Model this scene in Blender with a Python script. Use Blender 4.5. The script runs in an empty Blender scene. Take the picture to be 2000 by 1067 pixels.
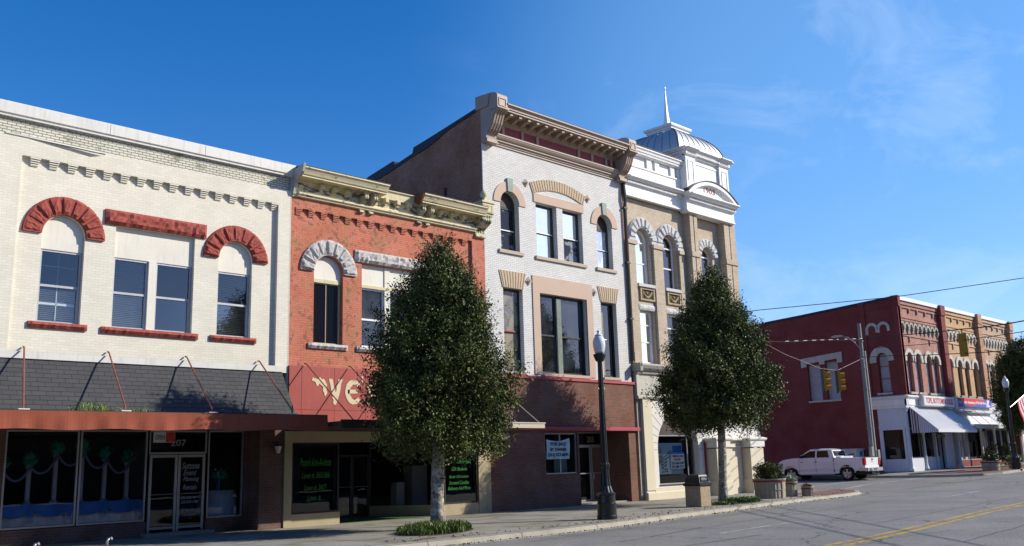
import bpy, bmesh, math, random
import numpy as np
from mathutils import Vector, Matrix
R = math.radians
PI = math.pi
C = bpy.context.scene.collection

# ------------------------------------------------------------------ camera, sky, sun, exposure
scene = bpy.context.scene
cam_d = bpy.data.cameras.new('camera')
cam_d.sensor_width = 36.0
cam_d.lens = 33.0335
cam_d.clip_end = 6000
cam = bpy.data.objects.new('camera', cam_d)
C.objects.link(cam)
YAW, PIT, ROL = 0.77907092, 0.20107118, -0.02949302
fw = Vector((math.sin(YAW) * math.cos(PIT), math.cos(YAW) * math.cos(PIT), math.sin(PIT)))
r0 = Vector((math.cos(YAW), -math.sin(YAW), 0))
u0 = r0.cross(fw)
rr = r0 * math.cos(ROL) + u0 * math.sin(ROL)
uu = -r0 * math.sin(ROL) + u0 * math.cos(ROL)
mw = Matrix((rr, uu, -fw)).transposed().to_4x4()
mw.translation = Vector((0, 0, 1.65))
cam.matrix_world = mw
scene.camera = cam

SUN_K1, SUN_K2 = 1.20, 0.90          # light travels along (-K1, 1, -K2)
sdir = Vector((SUN_K1, -1.0, SUN_K2)).normalized()
SUN_EL = math.asin(sdir.z)
SUN_AZ = math.atan2(sdir.x, sdir.y)  # clockwise from +Y
sun_d = bpy.data.lights.new('sun', 'SUN')
sun_d.energy = 5.0
sun_d.angle = R(0.53)
sun_d.color = (1.0, 0.93, 0.80)
sun = bpy.data.objects.new('sun', sun_d)
C.objects.link(sun)
sun.rotation_euler = sdir.to_track_quat('Z', 'Y').to_euler()
sun.location = (0, -30, 60)

world = bpy.data.worlds.new('World')
scene.world = world
world.use_nodes = True
wt = world.node_tree
for n in list(wt.nodes):
    wt.nodes.remove(n)
def WN(t, **k):
    n = wt.nodes.new(t)
    for a, b in k.items():
        setattr(n, a, b)
    return n
w_out = WN('ShaderNodeOutputWorld')
w_bg = WN('ShaderNodeBackground')
w_bg.inputs['Strength'].default_value = 0.098
w_sky = WN('ShaderNodeTexSky')
w_sky.sky_type = 'NISHITA'
w_sky.sun_disc = False
w_sky.sun_elevation = SUN_EL
w_sky.sun_rotation = SUN_AZ
w_sky.altitude = 0
w_sky.air_density = 1.0
w_sky.dust_density = 0.35
w_sky.ozone_density = 3.0
# thin cirrus: stretched noise laid out on the dome, mostly towards the east end of the street
tc = WN('ShaderNodeTexCoord')
mp = WN('ShaderNodeMapping')
mp.inputs['Rotation'].default_value = (0.35, 0.25, 0.6)
mp.inputs['Scale'].default_value = (2.2, 5.5, 9.0)
nz = WN('ShaderNodeTexNoise')
nz.inputs['Scale'].default_value = 1.3
nz.inputs['Detail'].default_value = 9
nz.inputs['Roughness'].default_value = 0.62
nz.inputs['Distortion'].default_value = 0.7
cr = WN('ShaderNodeMapRange')
cr.inputs['From Min'].default_value = 0.49
cr.inputs['From Max'].default_value = 0.80
dotn = WN('ShaderNodeVectorMath', operation='DOT_PRODUCT')
dotn.inputs[1].default_value = Vector((0.93, 0.22, 0.30)).normalized()
dr = WN('ShaderNodeMapRange')
dr.interpolation_type = 'SMOOTHERSTEP'
dr.inputs['From Min'].default_value = 0.78
dr.inputs['From Max'].default_value = 1.0
mul = WN('ShaderNodeMath', operation='MULTIPLY')
mul2 = WN('ShaderNodeMath', operation='MULTIPLY')
mul2.inputs[1].default_value = 0.24
mixc = WN('ShaderNodeMix', data_type='RGBA')
mixc.inputs[7].default_value = (4.4, 8.3, 12.6, 1)
hs = WN('ShaderNodeHueSaturation')
hs.inputs['Saturation'].default_value = 1.40
hs.inputs['Value'].default_value = 1.36
L = wt.links.new
L(tc.outputs['Generated'], mp.inputs['Vector']); L(mp.outputs[0], nz.inputs['Vector'])
L(nz.outputs['Fac'], cr.inputs['Value']); L(tc.outputs['Generated'], dotn.inputs[0])
L(dotn.outputs['Value'], dr.inputs['Value']); L(cr.outputs[0], mul.inputs[0]); L(dr.outputs[0], mul.inputs[1])
veil = WN('ShaderNodeMath', operation='MULTIPLY_ADD'); veil.inputs[1].default_value = 0.24
L(dr.outputs[0], veil.inputs[0]); L(mul.outputs[0], mul2.inputs[0]); veil.inputs[2].default_value = 0.0
veil0 = veil; L(w_sky.outputs[0], hs.inputs['Color'])
tint = WN('ShaderNodeMix', data_type='RGBA', blend_type='MULTIPLY'); tint.inputs[0].default_value = 1.0; tint.inputs[7].default_value = (1.02, 0.87, 1.04, 1)
L(hs.outputs[0], tint.inputs[6]); L(tint.outputs[2], mixc.inputs[6]); L(veil0.outputs[0], mixc.inputs[0])
cl = WN('ShaderNodeMix', data_type='RGBA'); cl.inputs[7].default_value = (8.6, 10.0, 11.6, 1)
L(mul2.outputs[0], cl.inputs[0]); L(mixc.outputs[2], cl.inputs[6]); L(cl.outputs[2], w_bg.inputs['Color']); L(w_bg.outputs[0], w_out.inputs['Surface'])

scene.view_settings.view_transform = 'Standard'
scene.view_settings.look = 'None'
scene.view_settings.gamma = 1.0
scene.view_settings.use_curve_mapping = False
scene.view_settings.exposure = 0.27
scene.render.engine = 'CYCLES'
scene.cycles.max_bounces = 7
scene.cycles.transparent_max_bounces = 12

random.seed(7)
rng = np.random.default_rng(11)

# ------------------------------------------------------------------ mesh helpers
class MB:
    def __init__(s):
        s.v = []; s.f = []
    def add(s, vs, fs):
        o = len(s.v)
        s.v += [tuple(p) for p in vs]
        s.f += [tuple(i + o for i in f) for f in fs]
        return s
    def box(s, x0, x1, y0, y1, z0, z1):
        return s.add([(x0,y0,z0),(x1,y0,z0),(x1,y1,z0),(x0,y1,z0),(x0,y0,z1),(x1,y0,z1),(x1,y1,z1),(x0,y1,z1)],
                     [(0,3,2,1),(4,5,6,7),(0,1,5,4),(1,2,6,5),(2,3,7,6),(3,0,4,7)])
    def bbox(s, x0, x1, y0, y1, z0, z1, b=0.02):
        """box with chamfered vertical and front edges"""
        b = min(b, (x1-x0)/3, (z1-z0)/3, (y1-y0)/2)
        s.add([(x0,y1,z0),(x1,y1,z0),(x1,y1,z1),(x0,y1,z1),
               (x0,y0+b,z0),(x1,y0+b,z0),(x1,y0+b,z1),(x0,y0+b,z1),
               (x0+b,y0,z0+b),(x1-b,y0,z0+b),(x1-b,y0,z1-b),(x0+b,y0,z1-b)],
              [(0,3,2,1),(0,1,5,4),(1,2,6,5),(2,3,7,6),(3,0,4,7),(4,5,9,8),(5,6,10,9),(6,7,11,10),(7,4,8,11),(8,9,10,11)])
        return s
    def quad(s, *p):
        return s.add(p, [tuple(range(len(p)))])
    def prism(s, pts, a, b, ax='y'):
        """polygon extruded between a and b along an axis; pts in the two other coordinates"""
        n = len(pts)
        def P(q, t):
            if ax == 'y': return (q[0], t, q[1])
            if ax == 'x': return (t, q[0], q[1])
            return (q[0], q[1], t)
        vs = [P(q, a) for q in pts] + [P(q, b) for q in pts]
        fs = [tuple(range(n)), tuple(range(2*n-1, n-1, -1))] + [(i, (i+1) % n, n+(i+1) % n, n+i) for i in range(n)]
        return s.add(vs, fs)
    def tube(s, pts, r, n=8, r2=None, cap=True):
        pts = [Vector(p) for p in pts]
        m = len(pts); rows = []
        up = None
        for i, p in enumerate(pts):
            d = (pts[min(i+1, m-1)] - pts[max(i-1, 0)]).normalized()
            if up is None:
                up = Vector((0,0,1)) if abs(d.z) < .9 else Vector((1,0,0))
            a = d.cross(up).normalized(); b = d.cross(a).normalized(); 
            rad = (r if r2 is None else r + (r2-r)*i/(m-1)) if not isinstance(r, (list, tuple)) else r[i]
            rows.append([p + (a*math.cos(2*PI*k/n) + b*math.sin(2*PI*k/n))*rad for k in range(n)])
        vs = [q for row in rows for q in row]
        fs = [(i*n+k, i*n+(k+1) % n, (i+1)*n+(k+1) % n, (i+1)*n+k) for i in range(m-1) for k in range(n)]
        if cap: fs += [tuple(range(n-1,-1,-1)), tuple(range((m-1)*n, m*n))]
        return s.add(vs, fs)
    def lathe(s, cx, cy, prof, n=16, rot=0, sq=None):
        vs = []; m = len(prof)
        for r, z in prof:
            for k in range(n):
                a = 2*PI*k/n + rot
                vs.append((cx + r*math.cos(a), cy + r*math.sin(a), z))
        fs = [(i*n+k, i*n+(k+1) % n, (i+1)*n+(k+1) % n, (i+1)*n+k) for i in range(m-1) for k in range(n)]
        fs += [tuple(range(n-1,-1,-1)), tuple(range((m-1)*n, m*n))]
        return s.add(vs, fs)
    def cell_wall(s, x0, x1, z0, z1, y, ops, depth=0.2):
        """front face of a wall with openings (a,b,c,d,arch); arch: semicircle above d"""
        o2 = []
        for o in ops:
            a, b, c, d = o[:4]; arch = o[4] if len(o) > 4 else 0
            top = d + (b-a)/2 if arch else d
            o2.append((a, b, c, d, arch, top))
        xs = sorted({x0, x1} | {v for o in o2 for v in (o[0], o[1]) if x0 < v < x1})
        zs = sorted({z0, z1} | {v for o in o2 for v in (o[2], o[5]) if z0 < v < z1})
        for i in range(len(xs)-1):
            for j in range(len(zs)-1):
                mx, mz = (xs[i]+xs[i+1])/2, (zs[j]+zs[j+1])/2
                if any(o[0] < mx < o[1] and o[2] < mz < o[5] for o in o2): continue
                s.quad((xs[i],y,zs[j]),(xs[i+1],y,zs[j]),(xs[i+1],y,zs[j+1]),(xs[i],y,zs[j+1]))
        for a, b, c, d, arch, top in o2:
            yb = y + depth
            s.quad((a,y,c),(a,y,d),(a,yb,d),(a,yb,c)); s.quad((b,y,c),(b,yb,c),(b,yb,d),(b,y,d))
            s.quad((a,y,c),(a,yb,c),(b,yb,c),(b,y,c))
            if not arch:
                s.quad((a,y,d),(b,y,d),(b,yb,d),(a,yb,d))
            else:
                r = (b-a)/2; cx = (a+b)/2; N = 20
                pp = [(cx - r*math.cos(PI*k/N), d + r*math.sin(PI*k/N)) for k in range(N+1)]
                for p, q in zip(pp, pp[1:]):
                    s.quad((p[0],y,p[1]),(q[0],y,q[1]),(q[0],y,top),(p[0],y,top))
                    s.quad((p[0],y,p[1]),(p[0],yb,p[1]),(q[0],yb,q[1]),(q[0],y,q[1]))
        return s
    def room(s, x0, x1, y0, y1, z0, z1):
        s.quad((x0,y1,z0),(x1,y1,z0),(x1,y1,z1),(x0,y1,z1)); s.quad((x0,y0,z0),(x0,y1,z0),(x0,y1,z1),(x0,y0,z1))
        s.quad((x1,y0,z0),(x1,y1,z0),(x1,y1,z1),(x1,y0,z1)); s.quad((x0,y0,z0),(x1,y0,z0),(x1,y1,z0),(x0,y1,z0))
        s.quad((x0,y0,z1),(x1,y0,z1),(x1,y1,z1),(x0,y1,z1))
        return s
    def rough_face(s, outline_fn, nu, nv, y, proud, amp, seed=0):
        """rock-faced block: outline_fn(u,v)->(x,z); front bulges out by 'proud' with random relief"""
        rnd = random.Random(seed)
        vs = []; fs = []
        for j in range(nv+1):
            for i in range(nu+1):
                x, z = outline_fn(i/nu, j/nv)
                edge = i in (0, nu) or j in (0, nv)
                yy = y - proud*(0.45 if edge else 1.0) - (0 if edge else rnd.uniform(-amp, amp))
                vs.append((x, yy, z))
        nb = len(vs)
        for j in range(nv):
            for i in range(nu):
                k = j*(nu+1)+i
                fs.append((k, k+1, k+nu+2, k+nu+1))
        ring = [j0 for j0 in range(nu+1)] + [(j+1)*(nu+1)+nu for j in range(nv)] + \
               [nv*(nu+1)+nu-1-i for i in range(nu)] + [(nv-1-j)*(nu+1) for j in range(nv-1)]
        vs += [(vs[k][0], y+0.02, vs[k][2]) for k in ring]
        m = len(ring)
        for i in range(m):
            fs.append((ring[i], ring[(i+1) % m], nb+(i+1) % m, nb+i))
        return s.add(vs, fs)
    def build(s, name, mat, parent=None, smooth=False, label=None, auto=None):
        me = bpy.data.meshes.new(name)
        me.from_pydata([tuple(p) for p in s.v], [], s.f)
        bm = bmesh.new(); bm.from_mesh(me)
        bmesh.ops.recalc_face_normals(bm, faces=bm.faces)
        bm.to_mesh(me); bm.free()
        if isinstance(mat, (list, tuple)):
            for m_ in mat: me.materials.append(m_)
        else:
            me.materials.append(mat)
        if smooth:
            for p in me.polygons: p.use_smooth = True
            if auto:
                me.set_sharp_from_angle(angle=R(auto))
        o = bpy.data.objects.new(name, me)
        C.objects.link(o)
        if parent is not None: attach(o, parent)
        if label: o['label'] = label
        return o

def wpos(o):
    p = Vector(o.location)
    while o.parent: o = o.parent; p = p + Vector(o.location)
    return p
def attach(o, parent):
    """parent at its place: meshes are in world coordinates, so undo the parent's location"""
    o.parent = parent
    o.location = Vector(o.location) - wpos(parent)

def tag(o, label, cat, group=None, kind=None):
    if label: o['label'] = label
    if cat: o['category'] = cat
    if group: o['group'] = group
    if kind: o['kind'] = kind
    return o
def thing(name, label, cat, loc=(0,0,0), group=None):
    o = bpy.data.objects.new(name, None); C.objects.link(o)
    o.location = loc; o.empty_display_size = 0.5
    return tag(o, label, cat, group)
def copy_tree(o, parent=None):
    c = o.copy(); C.objects.link(c); c.parent = parent
    for ch in list(o.children): copy_tree(ch, c)
    return c

# ------------------------------------------------------------------ materials
def nt(mat):
    mat.use_nodes = True
    return mat.node_tree
def base_mat(name):
    m = bpy.data.materials.new(name); t = nt(m)
    b = t.nodes['Principled BSDF']
    return m, t, b
def N(t, typ, **k):
    n = t.nodes.new(typ)
    for a, b in k.items(): setattr(n, a, b)
    return n
def noise(t, vec, scale, detail=4, rough=.55, dist=0):
    n = N(t, 'ShaderNodeTexNoise')
    n.inputs['Scale'].default_value = scale; n.inputs['Detail'].default_value = detail
    n.inputs['Roughness'].default_value = rough; n.inputs['Distortion'].default_value = dist
    t.links.new(vec, n.inputs['Vector'])
    return n.outputs['Fac']
def mrange(t, v, a, b, c=0., d=1.):
    n = N(t, 'ShaderNodeMapRange')
    for i, x in zip(('From Min','From Max','To Min','To Max'), (a,b,c,d)): n.inputs[i].default_value = x
    t.links.new(v, n.inputs['Value'])
    return n.outputs[0]
def mix(t, f, a, b, blend='MIX'):
    n = N(t, 'ShaderNodeMix', data_type='RGBA', blend_type=blend)
    for s_, v in ((0, f), (6, a), (7, b)):
        if isinstance(v, (int, float)): n.inputs[s_].default_value = v
        elif isinstance(v, tuple): n.inputs[s_].default_value = (*v[:3], 1)
        else: t.links.new(v, n.inputs[s_])
    return n.outputs[2]
def math_(t, op, a, b=0.5):
    n = N(t, 'ShaderNodeMath', operation=op)
    for i, v in enumerate((a, b)):
        if isinstance(v, (int, float)): n.inputs[i].default_value = v
        else: t.links.new(v, n.inputs[i])
    return n.outputs[0]
def sc3(c, k): return tuple(min(1, x*k) for x in c)
def M(name, col, rough=.75, var=.18, scale=1.6, bump=.15, bscale=30, metal=0., spec=.35, streak=0., dirt=None, coat=0):
    """weathered surface: two scales of tint noise, optional vertical streaks, fine bump"""
    m, t, b = base_mat(name)
    g = N(t, 'ShaderNodeNewGeometry').outputs['Position']
    n1 = noise(t, g, scale, 5, .6); n2 = noise(t, g, scale*9, 3, .6)
    f = math_(t, 'ADD', math_(t, 'MULTIPLY', n1, .65), math_(t, 'MULTIPLY', n2, .35))
    f = mrange(t, f, .3, .7)
    c = mix(t, f, sc3(col, 1-var), sc3(col, 1+var*.8))
    if streak:
        mpn = N(t, 'ShaderNodeMapping'); mpn.inputs['Scale'].default_value = (7, 7, .5)
        t.links.new(g, mpn.inputs['Vector'])
        s_ = mrange(t, noise(t, mpn.outputs[0], 1.5, 4, .6), .52, .75)
        c = mix(t, math_(t, 'MULTIPLY', s_, streak), c, dirt or sc3(col, .45))
    t.links.new(c, b.inputs['Base Color'])
    b.inputs['Roughness'].default_value = rough
    b.inputs['Metallic'].default_value = metal
    b.inputs['Specular IOR Level'].default_value = spec
    if coat: b.inputs['Coat Weight'].default_value = coat; b.inputs['Coat Roughness'].default_value = .08
    if bump:
        bn = N(t, 'ShaderNodeBump'); bn.inputs['Strength'].default_value = bump; bn.inputs['Distance'].default_value = .02
        t.links.new(noise(t, g, bscale, 4, .65), bn.inputs['Height']); t.links.new(bn.outputs[0], b.inputs['Normal'])
    return m
def BR(name, c1, c2, mortar, bw=.215, rh=.073, ms=.012, patches=(), rough=.85, bump=.5, tone=.14, msm=.2, streak=0, dirt=(.1,.09,.07)):
    """brickwork: courses follow any upright wall; patches = (colour, scale, lo, hi, strength)"""
    m, t, b = base_mat(name)
    g = N(t, 'ShaderNodeNewGeometry').outputs['Position']
    sp = N(t, 'ShaderNodeSeparateXYZ'); t.links.new(g, sp.inputs[0])
    cb = N(t, 'ShaderNodeCombineXYZ')
    t.links.new(math_(t, 'ADD', sp.outputs[0], sp.outputs[1]), cb.inputs[0]); t.links.new(sp.outputs[2], cb.inputs[1])
    wob = N(t, 'ShaderNodeVectorMath', operation='ADD')
    bt = N(t, 'ShaderNodeTexBrick')
    t.links.new(cb.outputs[0], bt.inputs['Vector'])
    bt.inputs['Scale'].default_value = 1
    bt.inputs['Brick Width'].default_value = bw; bt.inputs['Row Height'].default_value = rh
    bt.inputs['Mortar Size'].default_value = ms; bt.inputs['Mortar Smooth'].default_value = msm
    bt.inputs['Color1'].default_value = (*c1, 1); bt.inputs['Color2'].default_value = (*c2, 1)
    bt.inputs['Mortar'].default_value = (*mortar, 1)
    c = bt.outputs['Color']
    n1 = noise(t, g, .9, 6, .6)
    c = mix(t, mrange(t, n1, .3, .7, 0, 1), mix(t, tone, c, (0,0,0)), mix(t, tone*.35, c, (1,1,1)))
    for col, scl, lo, hi, st in patches:
        f = mrange(t, noise(t, g, scl, 7, .68), lo, hi, 0, st)
        f = math_(t, 'MULTIPLY', f, math_(t, 'SUBTRACT', 1.15, bt.outputs['Fac']))
        c = mix(t, f, c, col)
    if streak:
        mpn = N(t, 'ShaderNodeMapping'); mpn.inputs['Scale'].default_value = (5, 5, .4)
        t.links.new(g, mpn.inputs['Vector'])
        s_ = mrange(t, noise(t, mpn.outputs[0], 1.2, 5, .65), .5, .75)
        c = mix(t, math_(t, 'MULTIPLY', s_, streak), c, dirt)
    t.links.new(c, b.inputs['Base Color'])
    b.inputs['Roughness'].default_value = rough; b.inputs['Specular IOR Level'].default_value = .3
    h = math_(t, 'ADD', math_(t, 'MULTIPLY', bt.outputs['Fac'], -1.0), math_(t, 'MULTIPLY', noise(t, g, 24, 4, .65), .45))
    bn = N(t, 'ShaderNodeBump'); bn.inputs['Strength'].default_value = bump; bn.inputs['Distance'].default_value = .012
    t.links.new(h, bn.inputs['Height']); t.links.new(bn.outputs[0], b.inputs['Normal'])
    return m
def GL(name, tint=(.55,.62,.66), trans=1.0, rough=.02, wav=.02, film=None, ior=1.9):
    """thin window pane: clear with mirror-like Fresnel reflection; film adds dust or sheeting"""
    m, t, b = base_mat(name)
    t.nodes.remove(b)
    out = t.nodes['Material Output']
    tr = N(t, 'ShaderNodeBsdfTransparent'); tr.inputs[0].default_value = (*sc3(tint, trans), 1)
    gl = N(t, 'ShaderNodeBsdfGlossy'); gl.inputs['Roughness'].default_value = rough
    gl.inputs['Color'].default_value = (.95,.97,1,1)
    fr = N(t, 'ShaderNodeFresnel'); fr.inputs['IOR'].default_value = ior
    g = N(t, 'ShaderNodeNewGeometry').outputs['Position']
    bn = N(t, 'ShaderNodeBump'); bn.inputs['Strength'].default_value = wav; bn.inputs['Distance'].default_value = .25
    t.links.new(noise(t, g, 1.3, 2, .5), bn.inputs['Height'])
    t.links.new(bn.outputs[0], gl.inputs['Normal'])
    mx = N(t, 'ShaderNodeMixShader')
    t.links.new(fr.outputs[0], mx.inputs[0]); t.links.new(tr.outputs[0], mx.inputs[1]); t.links.new(gl.outputs[0], mx.inputs[2])
    last = mx.outputs[0]
    if film:
        col, lo, hi, st, scl = film
        df = N(t, 'ShaderNodeBsdfDiffuse'); df.inputs[0].default_value = (*col, 1)
        m2 = N(t, 'ShaderNodeMixShader')
        t.links.new(mrange(t, noise(t, g, scl, 5, .6, .6), lo, hi, .03, st), m2.inputs[0])
        t.links.new(last, m2.inputs[1]); t.links.new(df.outputs[0], m2.inputs[2]); last = m2.outputs[0]
    t.links.new(last, out.inputs['Surface'])
    return m

white_brick = BR('white painted brick', (.66,.625,.515), (.72,.68,.565), (.56,.53,.43), ms=.005, bump=.22, tone=.10,
                 patches=(((.62,.50,.42), .8, .60, .82, .35), ((.33,.33,.22), 3.0, .66, .8, .5)))
white_brick_old = BR('old flaking white brick', (.62,.60,.49), (.68,.66,.54), (.20,.19,.14), ms=.012, bump=.7, tone=.16,
                 patches=(((.17,.17,.09), 2.2, .56, .70, .9), ((.42,.14,.08), 3.5, .70, .74, .8)))
white_paint = M('cream paint', (.66,.63,.54), .6, .08, 1.2, .06, 30, streak=.25, dirt=(.36,.33,.26))
coping_white = M('white metal coping', (.63,.62,.57), .5, .08, 1.0, .05, 20, streak=.45, dirt=(.30,.29,.24))
red_stone = M('red painted rock-faced stone', (.29,.062,.045), .8, .16, 5, .9, 14)
grey_stone = M('grey rock-faced granite', (.46,.44,.42), .85, .16, 4, .8, 16)
orange_brick = BR('peeling orange red painted brick', (.49,.145,.078), (.55,.175,.098), (.36,.11,.062), ms=.008, bump=.45, tone=.14,
                 patches=(((.30,.20,.085), 1.3, .50, .62, .45), ((.17,.085,.055), 5.5, .53, .60, .75), ((.55,.16,.10), .6, .5, .7, .4)))
cream_paint = M('flaking cream yellow paint', (.56,.50,.30), .65, .12, 2.5, .25, 24, streak=.4, dirt=(.22,.19,.11))
def flaking(name, col, under, lo, hi):
    m = M(name, col, .7, .12, 2.5, .3, 24); t = m.node_tree; b = t.nodes['Principled BSDF']
    g = [n for n in t.nodes if n.type == 'NEW_GEOMETRY'][0].outputs['Position']
    l = b.inputs['Base Color'].links[0].from_socket
    mpn = N(t, 'ShaderNodeMapping'); mpn.inputs['Scale'].default_value = (1, 1, 3.2)
    t.links.new(g, mpn.inputs['Vector'])
    f = mrange(t, noise(t, mpn.outputs[0], 2.4, 8, .72), lo, hi)
    t.links.new(mix(t, f, l, under), b.inputs['Base Color'])
    return m
cream_flaking = flaking('badly flaking cream paint', (.56,.51,.31), (.11,.10,.11), .49, .53)
cream_crown = flaking('flaking cream crown paint', (.64,.57,.36), (.16,.12,.08), .58, .63)
bracket_paint = flaking('flaking bracket paint', (.50,.46,.30), (.10,.09,.08), .52, .57)
grey_brick = BR('pale grey glazed brick', (.62,.615,.585), (.70,.69,.655), (.40,.395,.37), ms=.009, bump=.3, tone=.10, patches=(((.40,.39,.36), 1.6, .62, .8, .5),))
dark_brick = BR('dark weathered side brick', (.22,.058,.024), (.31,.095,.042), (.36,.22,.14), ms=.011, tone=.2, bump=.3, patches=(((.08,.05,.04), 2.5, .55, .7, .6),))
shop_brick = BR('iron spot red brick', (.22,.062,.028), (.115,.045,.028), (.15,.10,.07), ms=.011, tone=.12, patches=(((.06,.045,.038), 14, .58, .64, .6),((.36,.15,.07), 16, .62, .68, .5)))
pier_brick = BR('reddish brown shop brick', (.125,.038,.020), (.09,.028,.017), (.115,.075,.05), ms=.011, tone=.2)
tan_brick = BR('buff brick', (.48,.385,.275), (.56,.46,.34), (.37,.31,.235), ms=.008, tone=.16, patches=(((.30,.22,.15), 2, .58, .75, .5),))
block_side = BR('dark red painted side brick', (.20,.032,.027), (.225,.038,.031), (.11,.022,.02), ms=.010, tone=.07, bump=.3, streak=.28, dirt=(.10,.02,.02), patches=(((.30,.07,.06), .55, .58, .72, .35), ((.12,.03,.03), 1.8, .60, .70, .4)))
block_red = BR('worn red brick front', (.31,.085,.06), (.40,.15,.10), (.36,.26,.21), ms=.012, tone=.2, patches=(((.60,.42,.33), 5, .58, .66, .7),))
block_yellow = BR('yellow ochre brick front', (.48,.32,.15), (.56,.38,.20), (.38,.26,.15), ms=.009, tone=.12, patches=(((.50,.17,.11), 2.2, .52, .66, .7),))
block_tan = BR('pale ochre brick front', (.44,.30,.19), (.50,.36,.24), (.36,.26,.18), ms=.009, tone=.15, patches=(((.50,.20,.14), 2, .55, .7, .6),))
stone_trim = M('weathered limestone', (.48,.46,.40), .8, .2, 2, .4, 18, streak=.4, dirt=(.14,.13,.11))
stone_dark = M('blackened limestone', (.36,.35,.29), .85, .3, 4, .4, 18, streak=.75, dirt=(.07,.07,.05))
tan_stone = M('pinkish cast stone', (.50,.37,.28), .75, .07, 1.2, .15, 30)
tan_reed = M('ribbed buff tile', (.47,.36,.24), .75, .10, 3, .3, 30)
sill_stone = M('buff sill stone', (.45,.38,.29), .8, .12, 3, .3, 24)
brown_metal = M('taupe painted cornice metal', (.36,.28,.22), .55, .12, 1.6, .08, 20, streak=.3, dirt=(.18,.13,.10))
maroon_panel = M('maroon frieze panel', (.22,.045,.05), .6, .15, 2, .1)
white_metal = M('white pressed metal cornice', (.78,.78,.76), .38, .07, 1.8, .14, 9, streak=.34, dirt=(.45,.44,.42))
silver_roof = M('silver painted metal dome', (.50,.51,.52), .45, .12, 1.4, .06, 20, metal=.35, streak=.3, dirt=(.30,.31,.32))
dark_metal = M('dark bronze metal', (.045,.036,.030), .45, .2)
black_frame = M('black window frame', (.022,.022,.024), .5, .2)
dkgreen_frame = M('weathered green-black frame', (.05,.058,.052), .7, .3, 6, .4)
grey_frame = M('aluminium storm frame', (.42,.42,.44), .4, .08, metal=.3)
white_frame = M('white window frame', (.78,.78,.76), .4, .05)
alu = M('satin aluminium', (.36,.36,.35), .35, .08, metal=.5)
crimson = M('crimson ledge paint', (.36,.055,.070), .55, .12, 2)
sign_red = M('faded red sign sheet', (.33,.060,.045), .55, .14, 1.3, .05, streak=.3, dirt=(.50,.12,.08))
rust_red = M('rust red pipe paint', (.24,.070,.045), .6, .25, 6)
brown_fascia = M('dark brown canopy fascia', (.050,.032,.026), .6, .2)
cream_metal = M('cream metal', (.50,.44,.33), .5, .08, streak=.2)
pale_stucco = M('pale yellow stucco', (.62,.56,.42), .8, .06, 1.2, .12, 50, streak=.15)
pale_white = M('off-white stucco', (.66,.64,.59), .8, .05, 1.2, .12, 50, streak=.12)
grey_voussoir = M('pale grey smooth stone', (.50,.50,.49), .75, .06, 1.3, .15, 40)
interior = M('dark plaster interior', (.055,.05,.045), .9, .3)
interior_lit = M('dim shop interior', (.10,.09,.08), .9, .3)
curtain = M('white blind', (.62,.61,.56), .7, .06)
curtain_dim = M('beige blind', (.38,.36,.29), .7, .08)
sheet_plastic = M('milky plastic sheet', (.42,.44,.45), .6, .2, 1.5, .6, 6)
ply = M('weathered plywood', (.30,.255,.185), .9, .35, 2.2, .5, 20, streak=.6, dirt=(.10,.08,.06))
ply_grey = M('grey boarded window', (.30,.31,.33), .8, .22, 2.5, .3, 12, streak=.6, dirt=(.13,.13,.14))
asphalt_roof = M('black roofing felt', (.018,.019,.022), .55, .3, 4, .5, 12)
glass = GL('window glass', (.80,.84,.86), wav=.01)
glass_dusty = GL('dusty window glass', (.7,.75,.78), ior=1.45, wav=.01, film=((.36,.40,.44), .42, .72, .20, 1.2))
glass_shop = GL('shop glass', (.90,.93,.93), rough=.01, ior=1.5, wav=.003)
glass_far = GL('far shop glass', (.6,.62,.62), rough=.01, ior=1.3, wav=.003)
concrete = M('planter concrete', (.33,.30,.24), .9, .2, 5, .8, 14, streak=.5, dirt=(.10,.09,.07))
rubber = M('tyre rubber', (.018,.018,.018), .8, .2)
chrome = M('chrome', (.50,.51,.53), .30, .03, metal=.45, bump=0)
cast_iron = M('black painted cast iron', (.012,.014,.014), .32, .3, 5, .15, 20, spec=.5)
pole_grey = M('grey weathered pole', (.24,.26,.24), .8, .2, 3, .3, 20, streak=.4)

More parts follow.
